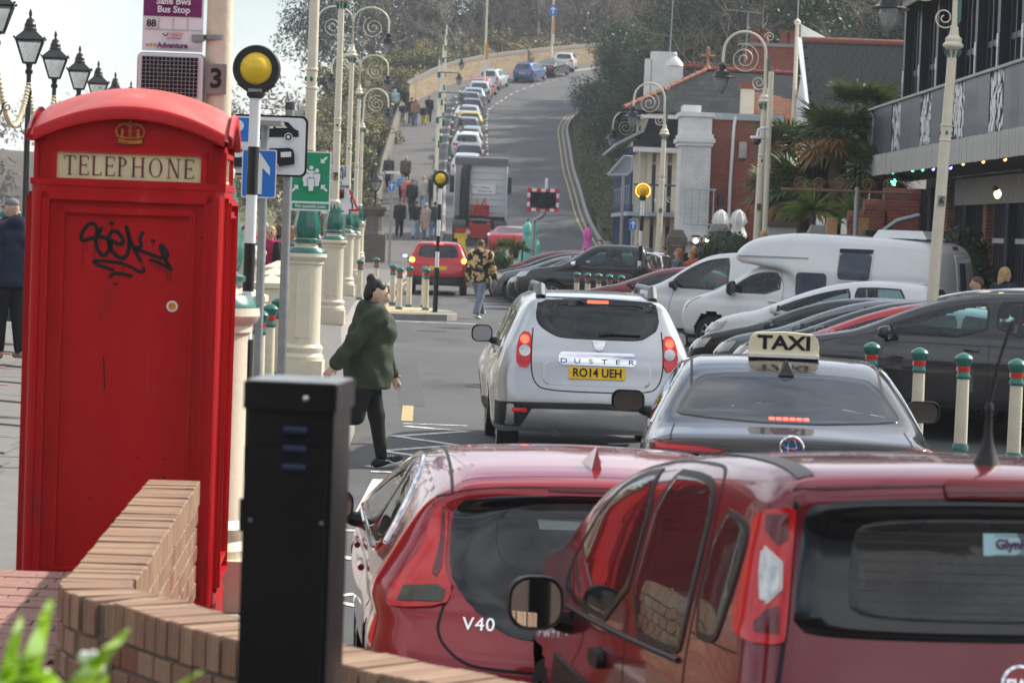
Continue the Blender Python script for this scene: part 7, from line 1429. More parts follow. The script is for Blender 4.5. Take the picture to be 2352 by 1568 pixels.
for px0,px1,py in((1953,1992,505),(1990,2040,478),(2036,2115,452)):
 a,b=at(px0,py,53),at(px1,py,53); MB().box(((a.x+b.x)/2,53.3,a.z/2),(b.x-a.x,.35,a.z)).build('wall_step','red_brick',sw,0); MB().tube([(a.x-.02,53.3,a.z),(b.x+.02,53.3,a.z)],.19,10).build('rounded_coping','ridge_tile',sw)
MB().tube([at(2022,548,52),at(2030,530,52),at(2060,508,52),at(2112,495,52)],.05,8).build('handrail','galvanised',sw)
for i,(px,py,D,w_,l)in enumerate(((1652,517,66,52,'grey stone gate pier with chamfered cap before the white parasols'),(1880,520,55,56,'grey stone gate pier with chamfered cap below the palms'),(1555,530,70,46,'rough brown stone pier with pointed top beside the coach lanterns'))):
 p=at(px,py,D); w=w_*D/F_PX; h=p.z-.1; t=thing('gate_pier',l,'gate pier',(p.x,D,.1)); MB().box((0,0,h/2-.2),(w*.86,w*.86,h-.4)).build('shaft','red_brick' if i==0 else 'dark_stone',t,0); MB().box((0,0,h-.28),(w,w,.22)).build('cap','kerb_stone' if i<2 else 'dark_stone',t,0); MB().box((0,0,h-.08),(w,w,.22),None,.55).build('cap_top','kerb_stone' if i<2 else 'dark_stone',t,0)
for px,D,l in((1911,50.5,'pale timber post behind the motorhome, between gate pier and sign bracket'),(1983,50.5,'pale timber post behind the motorhome roof vent')):
 p=at(px,500,D); tag(MB().box((p.x,D,p.z/2),(.19,.19,p.z)).build('timber_post','timber',None,0),l,'post')
sb=thing('sign_bracket','rusty scrolled iron sign bracket on a grey post','sign bracket'); p=at(1964,560,50); MB().cyl((p.x,50,.1),(p.x,50,at(1964,430,50).z),.05,n=10).build('post','galvanised',sb); m=MB(); zz=at(1964,440,50).z; m.tube([(p.x-1.45,50,zz),(p.x+1.05,50,zz)],.025,6)
for dx,r_,dz in((-1.1,.13,.12),(-.75,.12,.12),(-.35,.13,.13),(.2,.13,.13),(.6,.14,.13),(.9,.1,-.1),(.45,.12,-.25)):m.tube(spiral((p.x+dx,50,zz+dz),r_,.02,1.8,0,(1,0,0),(0,0,1),24),.014,5)
m.build('scrollwork',pm('rust',(.20,.11,.06),.8,var=.4),sb); MB().box((p.x+.45,50,zz-.95),(.55,.4,.45)).build('box_lamp','black_matt',sb,0)
cl=thing('coach_lanterns','pair of lit black coach lanterns by the stone pier','lantern')
for px in(1598,1626):
 p=at(px,553,68); MB().box(p+Vector((0,.05,.12)),(.26,.2,.05),None,.7).build('hood','black_paint',cl,0); MB().box(p+Vector((0,.05,-.12)),(.2,.2,.04)).build('tray','black_paint',cl,0); MB().ball(p,.065,8,6).build('bulb',pm('warm_bulb',(1,.7,.35),.3,var=0,emit=8),cl)
MB().cyl((at(1612,553,68).x,68.05,.1),(at(1612,553,68).x,68.05,at(1612,545,68).z),.04).build('post','black_paint',cl)
lw=thing('garden_wall','low grey stone garden wall under the palms','wall'); a,b=at(1765,518,58),at(1830,518,58); MB().box(((a.x+b.x)/2,58.2,a.z/2),(b.x-a.x,.35,a.z)).build('wall','white_brick',lw,0); MB().box(((a.x+b.x)/2,58.2,a.z+.04),(b.x-a.x+.1,.5,.09)).build('coping','dark_stone',lw,0)
def wall_run(name,pts,h,th,label,mat):
 t=thing(name,label,'wall'); m=MB(); vs=[]; n=len(pts)
 for i,p in enumerate(pts):
  p=Vector(p); d=(Vector(pts[min(i+1,n-1)])-Vector(pts[max(i-1,0)])); sd=Vector((-d.y,d.x,0)).normalized()*th/2; vs+=[p-sd-Vector((0,0,.6)),p+sd-Vector((0,0,.6)),p+sd+Vector((0,0,h)),p-sd+Vector((0,0,h))]
 m.add(vs,[(4*i+k,4*i+(k+1)%4,4*i+4+(k+1)%4,4*i+4+k)for i in range(n-1)for k in range(4)]+[(0,1,2,3),tuple(len(vs)-4+k for k in(3,2,1,0))]); m.build('wall',mat,t,0); c_=MB(); c_.tube([Vector(p)+Vector((0,0,h+.05))for p in pts],th*.6,6); c_.build('coping','dark_stone',t,30)
 return t
brickm('rubble_stone',(.34,.27,.18),(.26,.20,.13),(.19,.16,.12),'x',(.42,.20))
ws=[Vector((kl(y)-3.45,y,zr(y)+.1))for y in range(186,250,3)]; wall_run('hill_wall',ws,1.45,.4,'long honey-coloured stone wall round the bend at the hilltop','rubble_stone')
wall_run('path_wall',[Vector((kl(y)-3.5,y,zr(y)+.1))for y in range(104,190,3)],.55,.4,'low dark stone wall beside the hill path','dark_stone')
pm('bark',(.11,.085,.065),.9,var=.35,scale=6,bump=.4); pm('twig',(.17,.135,.10),.95,var=.25,scale=2); pm('twig_pale',(.26,.22,.165),.95,var=.25,scale=2)
def leafm(name,c1,c2,c3=None,rough=.5):
 """leaf colour varies from leaf to leaf, a little light passes through"""
 m=bpy.data.materials.new(name); m.use_nodes=True; n=m.node_tree.nodes; l=m.node_tree.links; b=n['Principled BSDF']; b.inputs['Roughness'].default_value=rough; out=n['Material Output']
 g_=n.new('ShaderNodeNewGeometry'); r=n.new('ShaderNodeValToRGB'); e=r.color_ramp.elements; e[0].color=tuple(c1)+(1,); e[1].color=tuple(c2)+(1,)
 if c3:q=e.new(.93); q.color=tuple(c2)+(1,); e[-1].color=tuple(c3)+(1,)
 l.new(g_.outputs['Random Per Island'],r.inputs['Fac']); l.new(r.outputs['Color'],b.inputs['Base Color']); t=n.new('ShaderNodeBsdfTranslucent'); l.new(r.outputs['Color'],t.inputs['Color']); mxs=n.new('ShaderNodeMixShader'); mxs.inputs['Fac'].default_value=.25
 l.new(b.outputs['BSDF'],mxs.inputs[1]); l.new(t.outputs['BSDF'],mxs.inputs[2]); l.new(mxs.outputs['Shader'],out.inputs['Surface']); MATS[name]=m
leafm('ivy_leaf',(.018,.035,.014),(.055,.085,.030)); leafm('gorse_leaf',(.04,.055,.022),(.10,.115,.045)); leafm('gorse_bloom',(.50,.34,.03),(.62,.45,.06)); leafm('bramble_leaf',(.07,.06,.035),(.13,.12,.055),(.20,.12,.05)); leafm('evergreen_leaf',(.015,.028,.016),(.04,.06,.028)); leafm('palm_leaf',(.045,.08,.02),(.13,.16,.05)); leafm('palm_dead',(.30,.15,.04),(.40,.22,.07)); leafm('cordyline_leaf',(.10,.17,.03),(.24,.30,.08)); leafm('strap_leaf',(.22,.42,.02),(.42,.62,.06),None,.35); leafm('box_leaf',(.015,.035,.012),(.035,.065,.02)); leafm('grass_blade',(.06,.09,.02),(.13,.15,.05))
def quads(P,N,S,asp=.55):
 """one leaf quad per point P, turned about random axes, half-size S"""
 k=len(P); A=np.random.normal(size=(k,3)); A-=(A*N).sum(1,keepdims=True)*N*.7; A/=np.linalg.norm(A,axis=1,keepdims=True); B=np.cross(N,A); B/=np.maximum(np.linalg.norm(B,axis=1,keepdims=True),1e-6)
 S=S[:,None]; V=np.stack([P-A*S,P-B*S*asp,P+A*S,P+B*S*asp],1).reshape(-1,3); F=np.arange(4*k).reshape(-1,4)
 return V,F
def qmesh(name,V,F,mat):
 me=bpy.data.meshes.new(name); me.from_pydata(V.tolist(),[],F.tolist()); me.update(); me.materials.append(M(mat)); return me
def blob_leaves(centres,radii,n,size,seed):
 np.random.seed(seed); c=np.array(centres); r=np.array(radii); pick=np.random.choice(len(c),n,p=r**2/(r**2).sum()); d=np.random.normal(size=(n,3)); d/=np.linalg.norm(d,axis=1,keepdims=True); u=np.random.uniform(.55,1.05,n)[:,None]
 P=c[pick]+d*r[pick][:,None]*u; N=d+np.random.normal(size=(n,3))*.6; N/=np.linalg.norm(N,axis=1,keepdims=True)
 return quads(P,N,size*np.random.uniform(.6,1.4,n))
def branch_mesh(seed,h=9.,spread=.5,levels=5,thin=.012,up=.35):
 rnd=random.Random(seed); tk,tw=MB(),MB(); tips=[]
 def grow(p,d,l,r,lev):
  pts,rs=[p],[r]; k=4 if lev<3 else 3
  for i in range(k):
   d=(d+Vector((rnd.gauss(0,.16),rnd.gauss(0,.16),rnd.gauss(0,.10)+up*.12))).normalized(); p=p+d*(l/k); pts.append(p); rs.append(max(thin*.6,r*(1-.55*(i+1)/k)))
  (tk if lev<2 else tw).tube(pts,rs,6 if lev<2 else 3,cap=False)
  if lev>=levels:tips.append(p); return
  n={0:6,1:5,2:5,3:5}.get(lev,4)
  for i in range(n):
   t=(i+1.2)/(n+.4); j=min(k-1,int(t*k)); q=pts[j]+(pts[j+1]-pts[j])*(t*k-j)if j<k else pts[-1]; a=rnd.uniform(0,6.28); u,w=frame_from(d); sd=(u*math.cos(a)+w*math.sin(a)); nd=(d*rnd.uniform(.5,.9)+sd*rnd.uniform(.5,.9)*(spread*2)).normalized(); grow(q,nd,l*rnd.uniform(.42,.66),max(thin,rs[min(j,len(rs)-1)]*.55),lev+1)
 grow(Vector((0,0,-.4)),Vector((0,0,1)),h*.62,h*.022,0)
 return tk.mesh('trunk',60),tw.mesh('crown',0),tips
BARE=[]
for s_ in range(4):
 tk,tw,tips=branch_mesh(20+s_,9+s_,.5,4); tk.materials.append(M('bark')); tw.materials.append(M('twig' if s_%2 else 'twig_pale')); BARE.append((tk,tw))
IVY=[]
for s_ in range(3):
 tk,tw,tips=branch_mesh(40+s_,7.5,.42,2); tk.materials.append(M('bark')); cs=[(p.x,p.y,p.z)for p in tips]+[(0,0,z)for z in(1.5,3,4.5)]; rr=[random.uniform(.7,1.15)for _ in cs]; V,F=blob_leaves(cs,rr,9500,.085,s_); IVY.append((tk,qmesh('crown',V,F,'ivy_leaf' if s_<2 else 'evergreen_leaf')))
def plant_tree(kind,v,x,y,z,sc,name,label,group):
 src=(BARE if kind=='bare' else IVY)[v]; t=thing(name,label,'tree',(x,y,z),random.uniform(0,6.28),group); t.scale=(sc,sc,sc*random.uniform(.92,1.12)); mobj('trunk',src[0],None,t); mobj('crown',src[1],None,t)
random.seed(21)
for i in range(92):
 y=random.uniform(112,236)if i<60 else random.uniform(96,128); x=kr(y)+random.uniform(4.5,34)if y>118 else random.uniform(19,44)
 if i>=74:y=random.uniform(104,122); x=random.uniform(14,40)
 plant_tree('bare',i%4,x,y,z_right(x,y)-.2,random.uniform(.75,1.25),'bare_tree','leafless tree among the many on the wooded slope','bare trees on the wooded slope')
for i in range(66):
 y=random.uniform(116,232); x=kr(y)+random.uniform(5,13)if y<150 else kr(y)+random.uniform(2.2,10); plant_tree('ivy',i%3,x,y,z_right(x,y)-.3,random.uniform(.45,.95),'ivy_tree','dark ivy-covered tree on the slope above the hill road','ivy trees above the hill road')
for i in range(14):
 x,y=random.uniform(13,34),random.uniform(104,118); plant_tree('ivy',i%3,x,y,z_right(x,y)-.3,random.uniform(.7,1.1),'ivy_tree','dark ivy-covered tree on the cliff behind the roofs','ivy trees behind the roofs')
for i in range(66):
 y=random.uniform(222,300); x=kl(min(y,262))-random.uniform(6,22)if i<40 else random.uniform(-6,46)
 if kl(y)-4.5<x<kr(y)+3:x=kr(y)+4+random.uniform(0,10)
 z=max(z_left(x,y)if y<262 else-9,z_far(x,y),zr(min(y,262))-1.0 if x>-13 else-3)-.3
 plant_tree('bare',i%4,x,y,z,random.uniform(.8,1.5),'bare_tree','leafless tree on the skyline beyond the hilltop wall','bare trees beyond the hilltop wall')
for i in range(7):x=-17+i*3.4; y=236+i*3; plant_tree('ivy',i%3,x,y,zr(min(y,250))-2,random.uniform(1.3,1.9),'ivy_tree','big dark evergreen behind the hilltop wall','evergreens behind the hilltop wall')
np.random.seed(9); V,F=[],[]; o_=0
for i in range(230):
 x,y=np.random.uniform(-300,60),np.random.uniform(262,420); z=z_far(x,y); h=np.random.uniform(6,11); n=190; d=np.random.normal(size=(n,3)); d/=np.linalg.norm(d,axis=1,keepdims=True); P=np.array([x,y,z+h*.55])+d*np.array([h*.38,h*.38,h*.5])*np.random.uniform(.4,1,(n,1)); a,b=quads(P,d,np.random.uniform(.2,.55,n),.35); V.append(a); F.append(b+o_); o_+=len(a)
tag(mobj('far_wood',qmesh('far_wood',np.concatenate(V),np.concatenate(F),'twig')),'hazy leafless wood covering the far headland','wood',kind='stuff')
def scatter(name,fn,n,size,mat,label,cat,seed,lift=.25,asp=.55):
 np.random.seed(seed); P=np.array([fn()for _ in range(n)]); N=np.random.normal(size=(n,3)); N[:,2]=np.abs(N[:,2])+.5; N/=np.linalg.norm(N,axis=1,keepdims=True); P[:,2]+=np.random.exponential(lift,n); V,F=quads(P,N,size*np.random.uniform(.5,1.5,n),asp); return tag(mobj(name,qmesh(name,V,F,mat)),label,cat,kind='stuff')
def rp():y=np.random.uniform(108,236); x=kr(y)+3.2+abs(np.random.normal(0,5)); return(x,y,z_right(x,y))
scatter('ivy_undergrowth',rp,52000,.12,'ivy_leaf','dark ivy undergrowth covering the bank above the hill road','undergrowth',1,.55)
def rg():y=np.random.uniform(110,195); x=kr(y)+.45+abs(np.random.normal(0,2.0)); return(x,y,z_right(x,y))
scatter('verge_grass',rg,30000,.12,'grass_blade','rough green grass verge along the hill road','grass',2,.08,.2)
def rb_():y=np.random.uniform(112,215); x=kr(y)+2.2+abs(np.random.normal(0,2.5)); return(x,y,z_right(x,y))
scatter('bramble',rb_,16000,.13,'bramble_leaf','brown bramble tangle on the bank above the road','bramble',3,.5)
def lb():y=np.random.uniform(106,250); x=kl(y)-4.1-abs(np.random.normal(0,2.2)); return(x,y,z_left(x,y))
scatter('bank_scrub',lb,26000,.11,'bramble_leaf','brown and green scrub on the bank beside the hill path','scrub',4,.35)
GO=[]
for s_ in range(3):
 random.seed(60+s_); cs=[(random.uniform(-.9,.9),random.uniform(-.9,.9),random.uniform(.3,1.2))for _ in range(7)]; rr=[random.uniform(.4,.7)for _ in cs]; a=qmesh('foliage',*blob_leaves(cs,rr,1900,.075,s_+70),'gorse_leaf'); b=qmesh('blossom',*blob_leaves([(x,y,z+.12)for x,y,z in cs],rr,420,.055,s_+80),'gorse_bloom'); GO.append((a,b))
random.seed(31)
for i in range(95):
 y=random.uniform(108,245); x=kl(y)-4.4-abs(random.gauss(0,1.9)); t=thing('gorse_bush','yellow-flowering gorse bush on the bank beside the hill path','gorse bush',(x,y,z_left(x,y)-.15),random.uniform(0,6),'gorse bushes on the bank'); sc=random.uniform(.6,1.25); t.scale=(sc,)*3; g_=GO[i%3]; mobj('foliage',g_[0],None,t); mobj('blossom',g_[1],None,t)
def fan(mb,p,d,L,r,n=15,droop=.25):
 d=Vector(d).normalized(); tip=p+d*L; mb.tube([p,p+d*L*.6+Vector((0,0,.02)),tip],.012,3,cap=False); u=d.cross(Vector((0,0,1))); u=u.normalized()if u.length>.01 else Vector((1,0,0)); w=u.cross(d).normalized()
 for i in range(n):
  a=R(-115+230*i/(n-1)); b=(d*math.cos(a)+u*math.sin(a)+w*random.uniform(-.12,.12)).normalized(); l=r*(1-.25*abs(a)/2)*random.uniform(.85,1.1); s=b.cross(w).normalized()*.034*r/.7; m=tip+b*l*.55-Vector((0,0,droop*l*.12)); e=tip+b*l-Vector((0,0,droop*l*random.uniform(.3,.8))); mb.add([tip,m-s,e,m+s],[(0,1,2,3)])
def palm(px,py,D,r,label,trunk=True,dead=.3):
 p=at(px,py,D); t=thing('palm_tree',label,'palm',(p.x,D,.1),0,'palms beside the bar'); h=p.z-.1; g1,g2=MB(),MB()
 for i in range(64):
  a=random.uniform(0,6.28); e=random.uniform(-.75,1.25); d=(math.cos(a),math.sin(a),math.sin(e)*1.1); c=Vector((0,0,h)); fan(g2 if e<-.75+2*dead*.9 and random.random()<.8 else g1,c,d,r*random.uniform(.4,.6),r*random.uniform(.5,.68),droop=.5 if e<.3 else .2)
 g1.build('crown','palm_leaf',t,None)
 if g2.v:g2.build('dry_fronds','palm_dead',t,None)
 if trunk:MB().lathe([(.16,0),(.15,h*.5),(.20,h*.8),(.17,h)],n=10).build('trunk',pm('palm_bark',(.12,.08,.05),.95,var=.5,scale=9,bump=.8),t)
random.seed(44)
palm(1815,335,64,1.05,'fan palm with orange dry fronds before the slate-roofed house',dead=.42); palm(1925,315,61,1.2,'fan palm touching the balcony corner, its fronds orange below',dead=.45); palm(1985,255,66,1.15,'tall fan palm rising over the balcony rail',dead=.05); palm(1845,430,62,1.2,'dark lower fan palm under the taller palms',dead=.15); palm(2020,400,60,1.1,'fan palm under the balcony floor',dead=.4); palm(1915,420,66,1.2,'shaded fan palm behind the sign bracket',dead=.3); palm(1790,440,68,1.0,'fan palm beside the camera pole',dead=.2)
def spiky(px,py,D,r,label,stem,mat='cordyline_leaf',n=90,zg=.1,grp='spiky plants'):
 p=at(px,py,D); t=thing('cordyline',label,'plant',(p.x,D,zg),0,grp); h=p.z-zg; m=MB()
 for i in range(n):
  a=random.uniform(0,6.28); e=random.uniform(-.3,1.4); d=Vector((math.cos(a)*math.cos(e),math.sin(a)*math.cos(e),math.sin(e))); l=r*random.uniform(.7,1.1); s=d.cross(Vector((0,0,1))).normalized()*r*.035; c=Vector((0,0,h)); mid=c+d*l*.55; tip=c+d*l-Vector((0,0,l*.22*math.cos(e))); m.add([c-s*.5,c+s*.5,mid+s,tip,mid-s],[(0,1,2,3,4)])
 m.build('leaves',mat,t,None); MB().lathe([(r*.11,0),(r*.08,h)],n=8).build('stem','bark',t)
 if stem:MB().lathe([(.26,0),(.32,.42),(.34,.45),(.30,.46)],n=16).build('pot','dark_grey',t)
spiky(1868,482,57,.80,'bright yellow-green spiky cordyline under the palms',False); spiky(1960,490,58,.62,'green spiky cordyline beside the sign bracket',False)
for px,py,D,w in((1156,565,78,'left one'),(1178,566,79.5,'middle one'),(1200,572,79.5,'right one')):spiky(px,py,D,.38,f'potted cordyline at the end of the parked row, {w}',True,'palm_leaf',80,zr(D),'potted cordylines')
def ball_shrub(px,py,D,r,label,zg=.1,mat='box_leaf',pot=True,n=2600,name='clipped_shrub'):
 p=at(px,py,D); t=thing(name,label,'shrub',(p.x,D,zg)); h=p.z-zg; V,F=blob_leaves([(0,0,h)]*2,[r,r*.9],n,r*.09,int(px)); mobj('foliage',qmesh('foliage',V,F,mat),None,t); MB().ball((0,0,h),r*.82,14,10).build('inner_foliage','evergreen_leaf',t,60)
 if pot:MB().cyl((0,0,0),(0,0,h),.03).build('stem','bark',t); MB().lathe([(.17,0),(.21,.4),(.23,.42),(.2,.43)],n=16).build('pot','black_matt',t)
ball_shrub(1471,631,57.5,.19,'clipped box ball beside the menu board, below the lit beacon'); ball_shrub(1551,635,57,.19,'clipped box ball beside the white van'); ball_shrub(1152,595,77.3,.36,'round grassy shrub at the foot of the potted cordylines',zr(78),'palm_leaf',False,1400)
for px,py,D,r,l in((1660,570,60,.45,'straggly hedge bush in front of the gate pier'),(1690,575,58,.42,'straggly hedge bush beside column number 8'),(1630,590,61,.38,'low hedge bush behind the red-haired couple'),(2205,590,50,.62,'dark upright bush beside the bar front, upper'),(2222,650,49,.60,'dark upright bush beside the bar front, lower')):ball_shrub(px,py,D,r,l,.1,'ivy_leaf',False,1500,'bush')
t=thing('strap_leaf_plant','bright green strap-leaved plant out of focus in the bottom corner','plant',(0,0,0)); D=3.3
for(b,m1,e,w)in(((30,1700),(70,1520),(118,1370),14),((0,1640),(20,1520),(50,1410),10),((120,1760),(180,1560),(298,1440),18),((200,1800),(90,1600),(20,1560),20),((330,1800),(370,1600),(470,1535),12),((60,1800),(40,1600),(95,1480),18),((-40,1700),(-10,1600),(40,1500),20),((150,1800),(140,1650),(105,1535),22),((250,1800),(200,1640),(245,1545),16),((-20,1750),(60,1620),(150,1565),18),((90,1800),(110,1640),(60,1490),16),((10,1800),(0,1660),(30,1560),22)):
 pts=[at(*p,D+random.uniform(-.25,.3))for p in smooth_line([b,m1,e],2)]; m=MB(); n=len(pts); vs=[]
 for i,p in enumerate(pts):u=i/(n-1); k=1.9*w/F_PX*D*(math.sin(math.pi*min(1,.25+.75*u))+.02); vs+=[p-Vector((k,0,k*.3)),p+Vector((0,-.006,0)),p+Vector((k,0,k*.3))]
 m.add(vs,[(3*i+j,3*i+j+1,3*i+4+j,3*i+3+j)for i in range(n-1)for j in range(2)]); m.build('leaf','strap_leaf',t,60)
m=MB();
for k in range(7):m.ball(at(205+random.uniform(-18,22),1525+random.uniform(-20,30),3.5),.009,7,5)
m.build('white_blossom','white_gloss',t)
def surfnet(f,lo,hi,h):
 """surface of f = 0 on a regular grid (naive surface nets)"""
 lo=np.array(lo); n=np.ceil((np.array(hi)-lo)/h).astype(int)+1; ax=[lo[i]+h*np.arange(n[i])for i in range(3)]
 X,Y,Z=np.meshgrid(*ax,indexing='ij'); v=f(np.stack([X.ravel(),Y.ravel(),Z.ravel()],1)).reshape(n); ins=v<0
 c=[ins[i:n[0]-1+i,j:n[1]-1+j,k:n[2]-1+k]for i in(0,1)for j in(0,1)for k in(0,1)]; s=sum(x.astype(int)for x in c); act=(s>0)&(s<8)
 idx=-np.ones(act.shape,int); idx[act]=np.arange(act.sum()); I=np.argwhere(act); acc=np.zeros((len(I),3)); cnt=np.zeros(len(I))
 for a in range(3):
  o1,o2=[b for b in range(3)if b!=a]
  for p in(0,1):
   for q in(0,1):
    A=I.copy(); A[:,o1]+=p; A[:,o2]+=q; B=A.copy(); B[:,a]+=1; va=v[tuple(A.T)]; vb=v[tuple(B.T)]; m=(va<0)!=(vb<0); t=np.where(m,va/np.where(m,va-vb,1),0); P=A.astype(float); P[:,a]+=t; acc+=P*m[:,None]; cnt+=m
 V=lo+h*acc/np.maximum(cnt,1)[:,None]; F=[]
 for a in range(3):
  b,c_=(a+1)%3,(a+2)%3; sl0=[slice(None)]*3; sl1=[slice(None)]*3; sl0[a]=slice(0,n[a]-1); sl1[a]=slice(1,n[a]); e0,e1=ins[tuple(sl0)],ins[tuple(sl1)]; E=np.argwhere(e0!=e1); ok=(E[:,b]>0)&(E[:,c_]>0)&(E[:,b]<n[b]-1)&(E[:,c_]<n[c_]-1); E=E[ok]; flip=e0[tuple(E.T)]
  def cell(db,dc):C=E.copy(); C[:,b]+=db; C[:,c_]+=dc; return idx[tuple(C.T)]
  Q=np.stack([cell(-1,-1),cell(0,-1),cell(0,0),cell(-1,0)],1); Q[~flip]=Q[~flip][:,::-1]; F.append(Q)
 return V,np.concatenate(F)
def cone(P,a,b,ra,rb,sq=(1,1)):
 a=np.array(a,float); b=np.array(b,float); ab=b-a; t=np.clip(((P-a)@ab)/max(1e-9,ab@ab),0,1)[:,None]; d=(P-a-t*ab)/np.array([sq[0],sq[1],1.]); return np.linalg.norm(d,axis=1)-(ra+(rb-ra)*t[:,0])
def ell(P,c,r):q=(P-np.array(c))/np.array(r); k=np.linalg.norm(q,axis=1); return(k-1)*min(r)
def smin(ds,k):
 d=ds[0]
 for e in ds[1:]:
  h=np.maximum(k-np.abs(d-e),0)/k; d=np.minimum(d,e)-h*h*k*.25
 return d
pm('skin',(.50,.30,.21),.55,var=.08,scale=20,sub=.1); pm('skin_pale',(.56,.36,.27),.55,var=.08,scale=20,sub=.1)
def joints(H=1.72,l=(18,8),r=(-16,25),al=(-20,15),ar=(18,20),lean=2.,out=7.,sh=.195,head=(0,0)):
 """walking skeleton facing +Y: hip swing / knee bend for each leg, shoulder swing / elbow bend for each arm"""
 J={}; hip=np.array([0,0,.525*H]); J['pel']=hip; tl=R(lean); up=np.array([0,math.sin(tl),math.cos(tl)]); J['chest']=hip+up*.21*H; J['neck']=hip+up*.315*H; J['head']=J['neck']+np.array([0,.012+head[1],.095*H])
 for s,(sw,kn),(asw,eb),sg in(('l',l,al,-1),('r',r,ar,1)):
  h=hip+np.array([sg*.095,0,-.02]); a=R(sw); k=h+np.array([0,math.sin(a),-math.cos(a)])*.245*H; b=R(sw-kn); an=k+np.array([0,math.sin(b),-math.cos(b)])*.235*H; J['hip'+s],J['knee'+s],J['ank'+s]=h,k,an; f=R(max(-50,min(18,(sw-kn)*1.0+4))); J['toe'+s]=an+np.array([sg*.02,.145*math.cos(f)+.02,-.035+.15*math.sin(f)]); J['heel'+s]=an+np.array([0,-.05*math.cos(f),-.045-.04*math.sin(f)])
  S=J['neck']+np.array([sg*sh,0,-.035*H]); a=R(asw); o=math.sin(R(out))*sg; e=S+np.array([o,math.sin(a),-math.cos(a)])*.172*H; b=R(asw+eb); w=e+np.array([o*.5,math.sin(b),-math.cos(b)])*.15*H; J['sho'+s],J['elb'+s],J['wri'+s]=S,e,w; J['hand'+s]=w+(w-e)/np.linalg.norm(w-e)*.09
 dz=min(J['heell'][2],J['heelr'][2],J['toel'][2],J['toer'][2])-.028
 for k in J:J[k]=J[k]-np.array([0,0,dz])
 return J
def head_parts(P,c,k=1.,jaw=1.):
 c=np.array(c); return[ell(P,c+[0,-.012,.025],(.074*k,.094*k,.088*k)),ell(P,c+[0,.012,-.045],(.056*k,.068*k,.072*k*jaw)),ell(P,c+[0,.10*k,-.012],(.013,.020,.022)),cone(P,c+[0,.084*k,.012],c+[0,.104*k,-.020],.007,.012),ell(P,c+[-.074*k,-.01,-.01],(.011,.022,.032)),ell(P,c+[.074*k,-.01,-.01],(.011,.022,.032))]
def hand_parts(P,J,s):
 w,h=J['wri'+s],J['hand'+s]; d=(h-w)/np.linalg.norm(h-w); f=np.array([0.,1.,0.]); f=f-d*(f@d); f/=np.linalg.norm(f); sd=np.cross(d,f); sg=1 if s=='r' else-1; L=[cone(P,w,h,.026,.034,(.55,1))]
 for i,(o,l)in enumerate(((-.027,.060),(-.009,.070),(.010,.066),(.027,.052))):
  b=h+f*o+d*.01; m=b+d*l*.5-sd*sg*.012; e=m+d*l*.42-sd*sg*.028; L+=[cone(P,b,m,.0095,.009),cone(P,m,e,.009,.0075)]
 t0=w+d*.03+f*.03; t1=t0+d*.035+f*.022-sd*sg*.012; L+=[cone(P,t0,t1,.012,.0105),cone(P,t1,t1+d*.03-sd*sg*.012,.0105,.008)]
 return L
PCACHE={}
